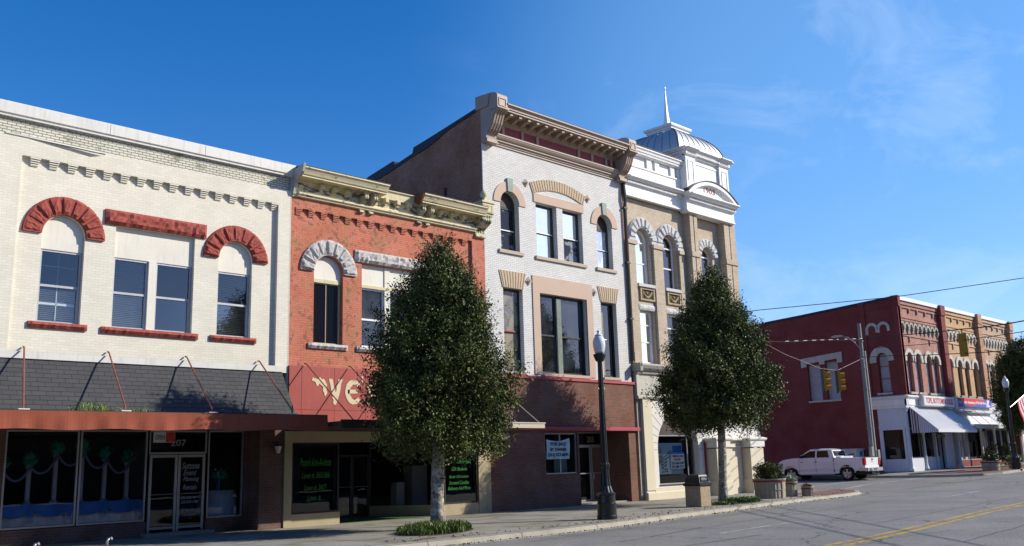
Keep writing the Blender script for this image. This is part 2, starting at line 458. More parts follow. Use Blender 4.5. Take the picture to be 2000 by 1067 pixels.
# ------------------------------------------------------------------ building pieces
def text(body, x0, x1, z0, z1, y, mat, parent=None, name='lettering', shear=0., rot=0., bold=0., depth=.006, ax='y', spacing=1.0):
    """lettering laid on an upright face, fitted to the box x0..x1, z0..z1"""
    cu = bpy.data.curves.new(name, 'FONT')
    cu.body = body; cu.shear = shear; cu.offset = bold; cu.extrude = .01; cu.space_character = spacing
    cu.align_x = 'CENTER'; cu.resolution_u = 3
    o = bpy.data.objects.new(name, cu); C.objects.link(o)
    bpy.context.view_layer.update()
    dg = bpy.context.evaluated_depsgraph_get()
    me = bpy.data.meshes.new_from_object(o.evaluated_get(dg))
    bpy.data.objects.remove(o); bpy.data.curves.remove(cu)
    co = np.empty(len(me.vertices)*3); me.vertices.foreach_get('co', co); co = co.reshape(-1, 3)
    lo, hi = co.min(0), co.max(0)
    u = (co[:,0]-lo[0])/(hi[0]-lo[0])*(x1-x0); v = (co[:,1]-lo[1])/(hi[1]-lo[1])*(z1-z0)
    w = (co[:,2]-lo[2])/max(1e-6, hi[2]-lo[2])*depth
    if rot:
        cu_, cv_ = (x1-x0)/2, (z1-z0)/2
        a, b = u-cu_, v-cv_
        u, v = a*math.cos(rot)-b*math.sin(rot)+cu_, a*math.sin(rot)+b*math.cos(rot)+cv_
    n = np.empty_like(co)
    if ax == 'y': n[:,0] = x0+u; n[:,1] = y-w; n[:,2] = z0+v
    me.vertices.foreach_set('co', n.ravel()); me.update()
    me.materials.clear(); me.materials.append(mat)
    me.name = name
    o = bpy.data.objects.new(name, me); C.objects.link(o)
    if parent is not None: attach(o, parent)
    return o

def frame_mb(x0, x1, z0, z1, y, w=.06, d=.06):
    m = MB()
    m.box(x0, x0+w, y, y+d, z0, z1); m.box(x1-w, x1, y, y+d, z0, z1)
    m.box(x0+w, x1-w, y+.001, y+d-.001, z0, z0+w); m.box(x0+w, x1-w, y+.001, y+d-.001, z1-w, z1)
    return m
def blind_mb(x0, x1, z0, z1, y, step=.05):
    m = MB(); z = z1
    while z > z0:
        m.quad((x0,y,z),(x1,y,z),(x1,y+.032,z-.030),(x0,y+.032,z-.030)); z -= step
    return m
def sash(parent, x0, x1, z0, z1, y, meet, fm, gm, w=.055, blind=None, bmat=None, name='window', arch=False, flabel=None, backdrop=None):
    """double-hung window: outer frame and two sashes, panes behind, optional blind; y = front of frame"""
    m = frame_mb(x0, x1, z0, z1, y, w, .09) if not arch else MB()
    top = z1
    if arch:
        r = (x1-x0)/2; cx = (x0+x1)/2; NN = 18; top = z1 + r
        m.box(x0, x0+w, y, y+.09, z0, z1); m.box(x1-w, x1, y, y+.09, z0, z1); m.box(x0+w, x1-w, y+.001, y+.089, z0, z0+w)
        for k in range(NN):
            a0, a1 = PI*k/NN, PI*(k+1)/NN
            P = [(cx-r*math.cos(a0), z1+r*math.sin(a0)), (cx-r*math.cos(a1), z1+r*math.sin(a1)),
                 (cx-(r-w)*math.cos(a1), z1+(r-w)*math.sin(a1)), (cx-(r-w)*math.cos(a0), z1+(r-w)*math.sin(a0))]
            m.prism(P, y, y+.09)
    for mt in (meet if isinstance(meet, (list, tuple)) else [meet]):
        if mt: m.box(x0+w, x1-w, y+.012, y+.085, mt-.03, mt+.03)
    o = m.build(name, fm, parent, label=flabel)
    g = MB()
    mt = meet[0] if isinstance(meet, (list, tuple)) else meet
    if arch:
        r2 = r - w*.5; cx = (x0+x1)/2
        pts = [(x0+w*.5, z0+w*.5), (x1-w*.5, z0+w*.5), (x1-w*.5, z1)] + [(cx+r2*math.cos(PI*k/12), z1+r2*math.sin(PI*k/12)) for k in range(1, 12)] + [(x0+w*.5, z1)]
        g.add([(p[0], y+.05, p[1]) for p in pts], [tuple(range(len(pts)))])
    elif mt:
        dy = .004
        g.quad((x0+w*.5,y+.045,mt),(x1-w*.5,y+.045+dy,mt),(x1-w*.5,y+.045,z1-w*.5),(x0+w*.5,y+.045-dy,z1-w*.5))
        g.quad((x0+w*.5,y+.068,z0+w*.5),(x1-w*.5,y+.068-dy,z0+w*.5),(x1-w*.5,y+.068,mt),(x0+w*.5,y+.068+dy,mt))
    else:
        g.quad((x0+w*.5,y+.05,z0+w*.5),(x1-w*.5,y+.05,z0+w*.5),(x1-w*.5,y+.05,z1-w*.5),(x0+w*.5,y+.05,z1-w*.5))
    g.build('pane', gm, o)
    if blind:
        b = blind_mb(x0+w, x1-w, blind[0], blind[1], y+.13)
        b.build('blind', bmat or curtain, o)
    return o
def arch_ring(parent, cx, zs, ri, ro, y, mat, n=9, proud=.10, amp=.03, name='arch', seed=0, a0=0., a1=PI, gap=.022, smooth=False):
    m = MB()
    for k in range(n):
        t0 = a0 + (a1-a0)*k/n + gap; t1 = a0 + (a1-a0)*(k+1)/n - gap
        def fn(u, v, t0=t0, t1=t1):
            a = PI - (t0+(t1-t0)*u); r = ri + (ro-ri)*v
            return (cx + r*math.cos(a), zs + r*math.sin(a))
        m.rough_face(fn, 5, 6, y, proud*random.Random(seed*31+k).uniform(.8,1.15), amp*.45, seed*100+k)
    for k in range(24):      # mortar bed behind the stones
        b0, b1 = PI-(a0+(a1-a0)*k/24), PI-(a0+(a1-a0)*(k+1)/24); q0, q1 = ri+.012, ro-.02
        m.prism([(cx+q1*math.cos(b0), zs+q1*math.sin(b0)), (cx+q1*math.cos(b1), zs+q1*math.sin(b1)), (cx+q0*math.cos(b1), zs+q0*math.sin(b1)), (cx+q0*math.cos(b0), zs+q0*math.sin(b0))], y-proud*.55, y+.015)
    return m.build(name, mat, parent)
def rock_block(parent, x0, x1, z0, z1, y, mat, proud=.1, amp=.03, name='lintel', seed=3, flare=0.):
    m = MB()
    nu = max(3, int((x1-x0)/.09)); nv = max(2, int((z1-z0)/.08))
    def fn(u, v):
        a, b = x0-flare*v, x1+flare*v
        return (a+(b-a)*u, z0+(z1-z0)*v)
    m.rough_face(fn, nu, nv, y, proud, amp, seed)
    return m.build(name, mat, parent)
def corbels(parent, x0, pitch, n, w, ztop, zbot, yback, out, mat, name='corbel'):
    """n stepped brick corbels as separate parts"""
    m = MB(); h = (ztop-zbot)/4
    for k in range(4):
        m.box(x0+.012*k, x0+w-.012*k, yback-out*(1-k*.22), yback+.02, ztop-h*(k+1)+h*.28, ztop-h*k)
    m.box(x0+.03, x0+w-.03, yback-out*.30, yback+.02, zbot, ztop)
    first = m.build(name, mat, parent)
    for k in range(1, n):
        c = first.copy(); C.objects.link(c); c.parent = parent
        c.location = first.location + Vector((pitch*k, 0, 0))
def rail(m, x0, x1, y, prof):
    """horizontal moulding: prof = [(out, z)...] listed bottom to top, closed back to the wall y"""
    pts = [(y+.03, prof[0][1])] + [(y-o, z) for o, z in prof] + [(y+.03, prof[-1][1])]
    m.prism(pts, x0, x1, 'x')
def dentils(m, x0, x1, pitch, w, y0, y1, z0, z1):
    n = int((x1-x0)/pitch); s = (x1-x0)/n
    for k in range(n):
        a = x0 + s*k + (s-w)/2
        m.box(a, a+w, y0, y1, z0, z1)

F = 25.4        # building line

# ------------------------------------------------------------------ corner-to-corner row: white brick building
wb = thing('brick_building', 'cream painted two storey building with red stone arches and a dark shingle awning', 'building', (11.0, F, 0))
op = [(8.0, 9.09, 5.6, 7.93, 1), (9.9, 12.2, 5.6, 8.43), (12.96, 14.06, 5.6, 7.93, 1)]
m = MB()
m.cell_wall(7.34, 14.85, 4.6, 9.9, F+.13, op, .22)
m.box(6.2, 7.34, F, F+.35, 4.6, 9.9)
m.box(14.85, 15.28, F, F+.35, 4.6, 9.9)
m.box(6.2, 15.28, F, F+.35, 9.9, 10.40)
m.box(7.34, 14.85, F+.02, F+.13, 4.6, 4.8)
m.build('wall', white_brick, wb)
m = MB(); m.box(6.2, 15.25, F+.025, F+.35, 10.40, 10.88); m.build('parapet', white_brick_old, wb, label='old flaking brick band under the coping')
m = MB(); m.bbox(6.2, 15.40, F-.12, F+.45, 10.90, 11.25, .03); m.box(6.2, 15.38, F-.08, F+.1, 10.85, 10.90)
m.box(9.5, 9.512, F-.128, F-.12, 10.93, 11.22); m.box(12.3, 12.312, F-.128, F-.12, 10.93, 11.22)
m.build('coping', coping_white, wb)
m = MB()   # strip of loose flashing at the old string course
m.prism([(6.9,10.40),(9.45,10.37),(9.45,10.40),(6.9,10.43)], F-.03, F+.02)
m.quad((7.3,F-.02,10.40),(9.2,F-.14,10.33),(9.45,F-.10,10.38),(7.4,F+.0,10.43))
m.build('flashing', coping_white, wb)
m = MB()
m.box(6.2, 6.5, F+.35, F+16, 0, 10.7); m.box(15.0, 15.27, F+.35, F+16, 0, 10.7); m.box(6.5, 15.0, F+15.7, F+16, 0, 10.7)
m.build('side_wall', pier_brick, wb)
m = MB(); m.box(6.5, 15.0, F+.36, F+15.7, 10.2, 10.35); m.build('roof', asphalt_roof, wb)
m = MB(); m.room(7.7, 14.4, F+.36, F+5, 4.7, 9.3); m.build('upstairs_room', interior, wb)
corbels(wb, 7.545, .4712, 16, .26, 9.895, 9.69, F+.13, .125, white_brick)
arch_ring(wb, 8.545, 7.93, .56, 1.06, F+.13, red_stone, 9, .12, .03, seed=1)
arch_ring(wb, 13.51, 7.93, .565, 1.06, F+.13, red_stone, 9, .12, .03, seed=2)
rock_block(wb, 9.58, 12.53, 8.44, 8.86, F+.13, red_stone, .12, .03, seed=5)
for (a, b) in ((8.0, 9.09), (12.96, 14.06)):
    w_ = sash(wb, a+.02, b-.01, 5.6, 7.55, F+.26, 6.59, grey_frame, glass, blind=(5.66, 7.5) if a > 10 else (5.66, 6.5), bmat=curtain_dim if a > 10 else curtain)
    pm = MB(); cx = (a+b)/2; r = (b-a)/2-.005
    pts = [(a+.005, 7.55), (b-.005, 7.55), (b-.005, 7.93)] + [(cx+r*math.cos(PI*k/18), 7.93+r*math.sin(PI*k/18)) for k in range(1, 18)] + [(a+.005, 7.93)]
    pm.prism(pts, F+.235, F+.27); pm.build('infill_panel', white_paint, w_)
    rock_block(w_, a-.2, b+.18, 5.44, 5.60, F+.13, red_stone, .13, .02, 'sill', 9)
cw = sash(wb, 9.92, 10.90, 5.6, 7.57, F+.26, 6.59, grey_frame, glass, blind=(5.66, 7.5), bmat=curtain)
sash(wb, 11.12, 12.19, 5.6, 7.57, F+.26, 6.58, grey_frame, glass)
m = MB(); m.box(9.905, 12.195, F+.235, F+.27, 7.57, 8.425); m.box(10.9, 11.12, F+.20, F+.30, 5.6, 7.57); m.build('infill_panel', white_paint, cw)
rock_block(cw, 9.64, 12.38, 5.43, 5.60, F+.13, red_stone, .13, .02, 'sill', 8)
m = MB(); m.box(8.53, 8.55, F+.37, F+.39, 5.7, 7.5); m.box(8.1, 9.0, F+.37, F+.39, 6.1, 6.16); m.box(8.1, 9.0, F+.37, F+.39, 7.12, 7.14); m.build('inner_muntin', white_frame, wb)
# shingle awning over the shop
def shingles():
    m, t, b = base_mat('black strip shingles')
    g = N(t, 'ShaderNodeNewGeometry').outputs['Position']
    sp = N(t, 'ShaderNodeSeparateXYZ'); t.links.new(g, sp.inputs[0])
    cb = N(t, 'ShaderNodeCombineXYZ'); t.links.new(sp.outputs[0], cb.inputs[0]); t.links.new(sp.outputs[2], cb.inputs[1])
    bt = N(t, 'ShaderNodeTexBrick'); t.links.new(cb.outputs[0], bt.inputs['Vector'])
    bt.inputs['Scale'].default_value = 1; bt.inputs['Brick Width'].default_value = .34; bt.inputs['Row Height'].default_value = .118
    bt.inputs['Mortar Size'].default_value = .007; bt.inputs['Mortar Smooth'].default_value = .1
    bt.inputs['Color1'].default_value = (.040,.041,.044,1); bt.inputs['Color2'].default_value = (.056,.056,.060,1); bt.inputs['Mortar'].default_value = (.008,.008,.008,1)
    c = mix(t, mrange(t, noise(t, g, 60, 3), .35, .7), bt.outputs['Color'], sc3((.085,.085,.09), 1), 'MIX')
    c = mix(t, .7, c, bt.outputs['Color'])
    t.links.new(c, b.inputs['Base Color']); b.inputs['Roughness'].default_value = .9
    bn = N(t, 'ShaderNodeBump'); bn.inputs['Strength'].default_value = .8; bn.inputs['Distance'].default_value = .02; bn.invert = True
    t.links.new(bt.outputs['Fac'], bn.inputs['Height']); t.links.new(bn.outputs[0], b.inputs['Normal'])
    return m
shingle = shingles()
def cloth_mat():
    m = M('rust canvas valance', (.25,.062,.032), .85, .14, 1.4, .12, 40, streak=.35, dirt=(.13,.04,.025))
    return m
canvas = cloth_mat()
aw = MB(); aw.prism([(F+.05,4.66),(F+.12,4.66),(F+.12,3.10),(F-.78,3.10),(F-.80,3.30)], 6.2, 15.10, 'x'); awn = aw.build('awning', shingle, wb)
m = MB(); m.box(6.2, 15.10, F-.03, F+.13, 4.62, 4.80); m.build('flashing', coping_white, awn)
cn = MB()
cn.box(6.0, 14.9, 23.04, F+.1, 2.86, 3.06)
can1 = cn.build('canopy', brown_fascia, wb)
vm = MB()   # slack canvas valance with sag between fixings
NX = 120
for i in range(NX):
    def vx(k):
        x = 6.0 + (15.16-6.0)*k/NX
        return x, .030*math.sin(x*5.3)+.018*math.sin(x*13.1), .018*math.sin(x*2.9)
    (xa, ya, za), (xb, yb, zb) = vx(i), vx(i+1)
    for j in range(4):
        t0, t1 = j/4, (j+1)/4
        vm.quad((xa, 23.0+ya*t0, 3.17-.42*t0+za*t0), (xb, 23.0+yb*t0, 3.17-.42*t0+zb*t0), (xb, 23.0+yb*t1, 3.17-.42*t1+zb*t1), (xa, 23.0+ya*t1, 3.17-.42*t1+za*t1))
o = vm.build('valance', canvas, can1, smooth=True)
m = MB(); m.box(14.9, 15.17, 23.02, F-.2, 2.86, 3.12); m.box(6.0, 15.17, 23.01, 23.06, 3.13, 3.19); m.build('edge_trim', brown_fascia, can1)
for (tx, fx_) in ((7.74, 7.10), (9.85, 9.42), (12.03, 11.68), (14.32, 14.07)):
    m = MB(); m.tube([(tx, F+.1, 4.93), (tx-.02, F-.04, 4.90), (fx_+.02, 23.15, 3.32), (fx_, 23.1, 3.2)], .022, 6)
    rd = m.build('hanger_rod', rust_red, can1)
    m = MB(); m.box(fx_-.12, fx_+.12, 23.0, 23.25, 3.19, 3.215); m.build('foot_plate', coping_white, rd)
# shop front, set back
G = 26.0
m = MB()
m.cell_wall(6.2, 14.41, 0, 2.9, G, [(7.64, 11.33, .40, 2.9), (11.33, 13.07, 0, 2.9), (13.07, 14.25, .40, 2.9)], .2)
m.box(14.41, 15.27, F+.02, F+.5, 0, 3.1); m.box(6.0, 6.6, F+.02, F+.5, 0, 3.1)
m.box(14.41, 14.6, F+.5, G+.2, 0, 2.9)
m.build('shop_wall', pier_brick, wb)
m = MB(); m.box(6.2, 15.27, F+.15, G+.3, 2.9, 3.1); m.box(6.2, 15.25, F+.15, F+.3, 3.1, 4.6); m.build('soffit', brown_fascia, wb)
sf = MB()
for a, b, c in ((7.66, 9.46, .42), (9.50, 11.30, .42), (13.10, 14.22, .40)):
    f_ = frame_mb(a, b, c, 2.88, G+.04, .045, .07); q = f_.build('shop_window', alu, wb)
    MB().quad((a+.02,G+.075,c+.02),(b-.02,G+.075,c+.02),(b-.02,G+.075,2.86),(a+.02,G+.075,2.86)).build('pane', glass_shop, q)
m = frame_mb(11.34, 13.06, 2.22, 2.88, G+.04, .05, .07); q = m.build('transom', alu, wb)
MB().quad((11.36,G+.075,2.24),(13.04,G+.075,2.24),(13.04,G+.075,2.86),(11.36,G+.075,2.86)).build('pane', glass_shop, q)
paint_pale = M('pale window lettering', (.34,.37,.40), .7, .05, bump=0)
text('207', 11.98, 12.42, 2.44, 2.62, G+.06, paint_pale, q, 'house_number')
for a, b in ((11.38, 12.19), (12.21, 13.02)):
    m = frame_mb(a, b, .10, 2.20, G+.04, .075, .06); m.box(a, b, G+.041, G+.1, .10, .24)
    d = m.build('door', alu, wb)
    MB().quad((a+.05,G+.07,.2),(b-.05,G+.07,.2),(b-.05,G+.07,2.15),(a+.05,G+.07,2.15)).build('pane', glass_shop, d)
    m = MB(); m.tube([(a+.04,G-.03,1.12),(b-.04,G-.03,1.12)], .014, 6); m.tube([(a+.05,G-.03,1.12),(a+.05,G+.05,1.12)], .012, 6); m.tube([(b-.05,G-.03,1.12),(b-.05,G+.05,1.12)], .012, 6)
    m.build('handle', alu, d)
    if a > 12:
        for s_, x0_, x1_, z0_, z1_ in (("Suttons", 12.33, 12.86, 1.80, 1.98), ("Event", 12.38, 12.78, 1.62, 1.77), ("Planning", 12.38, 12.86, 1.42, 1.58), ("Rentals", 12.38, 12.80, 1.22, 1.36),
                                   ("252-525-1471", 12.33, 12.85, .96, 1.04), ("252-939-1708", 12.33, 12.85, .84, .92), ("For rent and set", 12.36, 12.84, .62, .70), ("available", 12.42, 12.78, .50, .57)):
            text(s_, x0_, x1_, z0_, z1_, G+.062, paint_pale, d, 'lettering', shear=.35)
m = MB(); m.box(11.2, 13.2, F+.3, G+.1, 0, .10); m.build('door_step', M('step concrete', (.22,.21,.19), .9), wb)
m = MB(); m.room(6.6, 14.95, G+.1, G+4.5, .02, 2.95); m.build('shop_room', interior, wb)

# lantern on the pier and small hanging sign
lt = thing('wall_lantern', 'small black lantern with frosted glass on the brick pier beside the cream post', 'lantern', (14.93, F, 2.36))
m = MB(); m.tube([(14.93,F+.02,2.48),(14.93,F-.10,2.50),(14.93,F-.14,2.44)], .015, 6); m.lathe(14.93, F-.14, [(.02,2.46),(.12,2.40),(.125,2.385)], 6); m.build('bracket', black_frame, lt)
m = MB(); m.lathe(14.93, F-.14, [(.115,2.385),(.06,2.20),(.03,2.18)], 6); m.build('lamp_glass', M('frosted glass', (.55,.55,.50), .3, .05, bump=0), lt)
sg = thing('hanging_sign', 'small white and red sign hanging under the rust canopy above the glass doors', 'sign', (11.3, 24.8, 2.7))
m = MB(); m.box(10.92, 11.5, 24.78, 24.84, 2.50, 2.78); m.tube([(11.0,24.81,2.78),(11.0,24.81,2.9)], .008, 5); m.tube([(11.42,24.81,2.78),(11.42,24.81,2.9)], .008, 5); m.build('board', M('white sign board', (.55,.54,.52), .6), sg)
m = MB(); m.box(11.24, 11.49, 24.77, 24.78, 2.51, 2.77); m.build('red_field', M('sign red', (.45,.03,.03), .6), sg)
text('OPEN', 10.95, 11.21, 2.57, 2.70, 24.778, black_frame, sg, 'lettering')

# display in the shop window
teal = M('teal tissue', (.03,.34,.23), .8, .3, 20)
blue = M('royal blue satin', (.03,.17,.52), .45, .25, 5)
satin = M('white satin', (.55,.55,.62), .5, .12, 6)
for i, (x, zt) in enumerate(((7.85,1.93),(8.48,2.05),(9.12,2.34),(9.78,2.40),(10.38,2.20),(10.98,2.08))):
    y = 27.25
    x = x*27.25/26.0 - .25
    if i == 0: nth = 'leftmost'
    names = ['leftmost in the shop window', 'second from the left, left of the tall pair', 'left one of the tall middle pair', 'tallest, right of the window mullion', 'second from the glass doors', 'nearest the glass doors']
    c = thing('display_column', 'white display column topped with a teal tissue pompom, ' + names[i], 'column', (x, y, 1.0), 'display columns with pompoms in the shop window')
    m = MB(); m.lathe(x, y, [(.10,.98),(.10,1.04),(.065,1.06),(.065,zt-.13),(.09,zt-.11),(.09,zt-.05)], 12); m.build('shaft', satin, c, smooth=True, auto=40)
    m = MB()
    for k in range(170):
        a = Vector((random.gauss(0,1), random.gauss(0,1), random.gauss(0,1))).normalized()
        p = Vector((x, y, zt+.10)) + a*random.uniform(.06, .21)
        b = a.cross(Vector((0,0,1))).normalized()*.06; c2 = a.cross(b).normalized()*.06
        m.quad(p-b, p-c2+a*.03, p+b, p+c2+a*.03)
    m.build('pompom', teal, c)
sw = MB(); cols = [(7.97,1.86),(8.63,1.95),(9.31,2.25),(10.0,2.30),(10.63,2.10),(11.26,1.98)]
for (xa, za), (xb, zb) in zip(cols, cols[1:]):
    P = [(xa+(xb-xa)*t, 27.1, za+(zb-za)*t-.30*4*t*(1-t)) for t in [k/10 for k in range(11)]]
    sw.tube(P, .035, 6)
tag(sw.build('swag', M('lilac blue ribbon', (.2,.25,.5), .5), None, smooth=True), 'lilac ribbon garland draped from column to column inside the dark shop window', 'garland')
tb = thing('display_table', 'long display table under a white cloth with royal blue swags inside the shop window', 'table', (9.6, 27.3, 0))
m = MB()
NX = 90
for i in range(NX):
    xa, xb = 7.6+3.85*i/NX, 7.6+3.85*(i+1)/NX
    ya, yb = 26.75+.05*math.sin(xa*16), 26.75+.05*math.sin(xb*16)
    m.quad((xa,ya,.45),(xb,yb,.45),(xb,yb*.0+26.78,.99),(xa,26.78,.99)); m.quad((xa,26.78,.99),(xb,26.78,.99),(xb,27.9,.99),(xa,27.9,.99))
m.build('tablecloth', satin, tb, smooth=True)
m = MB()
for k in range(4):
    xa = 7.65+.95*k
    for i in range(10):
        t0, t1 = i/10, (i+1)/10
        d0, d1 = .36*4*t0*(1-t0)*.5+.16, .36*4*t1*(1-t1)*.5+.16
        m.quad((xa+.93*t0,26.66-.04*math.sin(PI*t0),1.0),(xa+.93*t1,26.66-.04*math.sin(PI*t1),1.0),(xa+.93*t1,26.65-.05*math.sin(PI*t1),1.0-d1),(xa+.93*t0,26.65-.05*math.sin(PI*t0),1.0-d0))
    m.quad((xa+.86,26.62,.97),(xa+.98,26.62,.97),(xa+.96,26.6,.55),(xa+.86,26.6,.58))
m.build('swag', blue, tb, smooth=True)
t2 = thing('display_table', 'small round display table with a pale cloth right of the glass doors', 'table', (13.9, 27.0, 0))
m = MB(); m.lathe(13.95, 27.05, [(.62,.40),(.52,1.12),(.50,1.15),(.0,1.15)], 28); m.build('tablecloth', satin, t2, smooth=True, auto=40)
vs = thing('flower_vase', 'blue vase with teal flowers on the pale cloth right of the glass doors', 'vase', (13.9, 26.9, 1.15))
m = MB(); m.lathe(13.95, 27.0, [(.08,1.15),(.05,1.25),(.04,1.4),(.06,1.5)], 12); m.build('vase', blue, vs, smooth=True)
m = MB()
for k in range(120):
    a = Vector((random.gauss(0,1), random.gauss(0,1), abs(random.gauss(0,1)))).normalized()
    p = Vector((13.95, 27.0, 1.5)) + a*random.uniform(.1, .34)
    b = a.cross(Vector((0,0,1))).normalized()*.05; c2 = a.cross(b).normalized()*.05
    m.quad(p-b, p-c2, p+b, p+c2)
m.build('flowers', teal, vs)

# ------------------------------------------------------------------ orange red brick building with the cream cornice
rb = thing('brick_building', 'peeling orange red two storey brick building with a flaking cream cornice', 'building', (19.5, F, 0))
op = [(16.24, 17.35, 5.6, 7.93, 1), (18.1, 20.45, 5.6, 8.43), (21.18, 22.29, 5.6, 7.93, 1)]
m = MB()
m.cell_wall(15.42, 23.02, 4.7, 9.9, F+.10, op, .24)
m.box(15.29, 15.42, F, F+.35, 4.7, 9.9); m.box(23.02, 23.66, F, F+.35, 4.7, 9.9); m.box(15.29, 23.66, F, F+.35, 9.9, 10.35)
m.build('wall', orange_brick, rb)
m = MB(); m.box(15.28, 15.30, F-.006, F+.3, 3.1, 11.0); m.build('edge_flashing', white_paint, rb)
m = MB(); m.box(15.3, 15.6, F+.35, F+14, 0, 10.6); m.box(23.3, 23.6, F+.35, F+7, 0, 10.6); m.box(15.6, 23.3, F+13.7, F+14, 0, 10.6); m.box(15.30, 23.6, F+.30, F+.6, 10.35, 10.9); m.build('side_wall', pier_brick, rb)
m = MB(); m.box(15.6, 23.3, F+.61, F+13.7, 10.1, 10.2); m.build('roof', asphalt_roof, rb)
m = MB(); m.room(15.7, 23.2, F+.36, F+5, 4.7, 9.3); m.build('upstairs_room', interior, rb)
corbels(rb, 15.475, .4722, 16, .25, 9.895, 9.69, F+.10, .10, orange_brick)
arch_ring(rb, 16.795, 7.93, .57, 1.09, F+.10, grey_stone, 9, .12, .035, seed=4)
arch_ring(rb, 21.735, 7.93, .57, 1.09, F+.10, grey_stone, 9, .12, .035, seed=5)
rock_block(rb, 17.80, 20.75, 8.45, 8.85, F+.10, grey_stone, .12, .035, seed=15)
def infill(cx, r, z0, zs, y, mat, parent):
    pts = [(cx-r, z0), (cx+r, z0), (cx+r, zs)] + [(cx+r*math.cos(PI*k/18), zs+r*math.sin(PI*k/18)) for k in range(1, 18)] + [(cx-r, zs)]
    pm = MB(); pm.prism(pts, y, y+.03); return pm.build('infill_panel', mat, parent)
corr = M('dark blue corrugated sheet', (.018,.021,.032), .35, .25, 3, .1, 20, streak=.4, dirt=(.01,.01,.012))
for a, b in ((16.24, 17.35), (21.18, 22.29)):
    m = frame_mb(a+.02, b-.02, 5.6, 7.62, F+.24, .05, .07); w_ = m.build('window', cream_paint, rb)
    m = MB(); n = 34
    for k in range(n):
        xa, xb = a+.05+(b-a-.1)*k/n, a+.05+(b-a-.1)*(k+1)/n
        y0, y1 = F+.28+(.03 if k % 2 else 0), F+.28+(0 if k % 2 else .03)
        m.quad((xa,y0,5.62),(xb,y1,5.62),(xb,y1,7.6),(xa,y0,7.6))
    m.build('corrugated_sheet', corr, w_)
    m = MB(); m.box((a+b)/2-.015, (a+b)/2+.02, F+.255, F+.28, 5.62, 7.6); m.build('seam_batten', M('tan batten', (.30,.22,.15), .8), w_)
    infill((a+b)/2, (b-a)/2-.005, 7.62, 7.93, F+.22, white_paint, w_)
    m = MB(); m.box(a+.01, b-.01, F+.20, F+.225, 7.60, 7.72); m.build('head_board', cream_paint, w_)
    rock_block(w_, a-.2, b+.17, 5.43, 5.60, F+.10, grey_stone, .13, .02, 'sill', 9)
w_ = sash(rb, 18.12, 19.12, 5.62, 7.62, F+.26, 6.56, white_frame, glass_dusty, flabel='white framed window behind the tree, left of the pair')
sash(rb, 19.34, 20.42, 5.62, 7.62, F+.26, 6.56, white_frame, glass_dusty)
m = MB(); m.box(18.105, 20.445, F+.235, F+.27, 7.62, 8.425); m.box(19.12, 19.34, F+.2, F+.3, 5.62, 8.42); m.build('infill_panel', white_paint, w_)
m = MB(); m.box(18.11, 20.44, F+.19, F+.23, 7.62, 7.72); m.build('head_board', cream_paint, w_)
rock_block(w_, 17.88, 20.65, 5.43, 5.60, F+.10, grey_stone, .13, .02, 'sill', 10)

# cornice: frieze, bottom mould, crown with a missing middle length, paired brackets
co = MB()
rail(co, 15.5, 23.15, F, [(.03,10.24),(.10,10.26),(.10,10.30),(.16,10.33),(.16,10.39),(.05,10.42),(.05,10.47)])
co.box(15.32, 15.5, F-.04, F+.3, 10.24, 11.0)
cornice = co.build('cornice', cream_crown, rb)
m = MB(); m.box(15.5, 23.3, F-.035, F+.3, 10.44, 10.82); m.build('frieze', cream_flaking, cornice)
def crown(x0, x1, mat=cream_crown):
    k = MB()
    rail(k, x0, x1, F, [(.04,10.74),(.10,10.77),(.10,10.80),(.50,10.81),(.50,10.87),(.54,10.88),(.57,10.94),(.62,11.02),(.67,11.06),(.67,11.11),(.26,11.15)])
    o = k.build('crown_moulding', mat, cornice)
    k = MB(); k.prism([(F-.685,11.112),(F-.685,11.125),(F-.2,11.20),(F+.4,11.16),(F+.4,11.14),(F-.2,11.17)], x0-.02, x1+.03, 'x'); k.build('felt_capping', asphalt_roof, cornice)
crown(15.38, 18.72); crown(20.25, 23.30)
k = MB(); k.prism([(F+.03,10.76),(F-.12,10.78),(F-.14,11.02),(F-.20,11.06),(F-.20,11.09),(F+.2,11.14)], 18.72, 20.25, 'x'); k.build('exposed_backing', M('bare cream board', (.60,.53,.34), .7, .1, streak=.3, dirt=(.25,.2,.12)), cornice, label='bare stretch where the crown moulding is missing')
k = MB(); k.prism([(F-.52,10.81),(F-.67,11.10),(F-.5,11.14),(F-.2,11.13),(F-.14,10.9),(F-.3,10.76)], 20.17, 20.25, 'x'); k.build('rusted_end', M('rusted iron', (.16,.065,.025), .9, .5, 9, .5), cornice)
k = MB(); k.prism([(F-.72,11.18),(F-.64,10.92),(F-.42,10.77),(F-.20,10.70),(F-.10,10.3),(F+.1,10.3),(F+.3,11.0)], 15.30, 15.38, 'x'); k.build('end_plate', M('grey end plate', (.36,.37,.34), .6, .1), cornice, label='pale sheet closing the left end of the cornice')
def scroll_bracket(x0, x1, ztop, zbot, out, mat, parent, name='bracket', nb=3):
    prof = []
    H = ztop-zbot
    for t in range(0, 21):
        u = t/20
        o = out*(1 - .12*u) if u < .18 else out*(.895 - 1.05*(u-.18) + .28*math.sin((u-.18)*PI*2.3))
        prof.append((max(.06, o), ztop-H*.86*u))
    k = MB()
    pts = [(F+.04, ztop)] + [(F-o, z) for o, z in prof] + [(F-.10, zbot+H*.12), (F-.12, zbot+H*.03), (F-.05, zbot), (F+.04, zbot)]
    k.prism(pts, x0, x1, 'x')
    for q in range(nb):       # raised ribs down the face
        a = x0+(x1-x0)*(q+.22)/nb; b = x0+(x1-x0)*(q+.78)/nb
        pr = [(F-o-.018, z) for o, z in prof[2:19]]
        k.prism([(p[0]+.03, p[1]) for p in pr[::-1]] + pr, a, b, 'x')
    k.bbox(x0-.02, x1+.02, F-out-.03, F-out*.55, ztop-H*.10, ztop-.005, .01)
    return k.build(name, mat, parent)
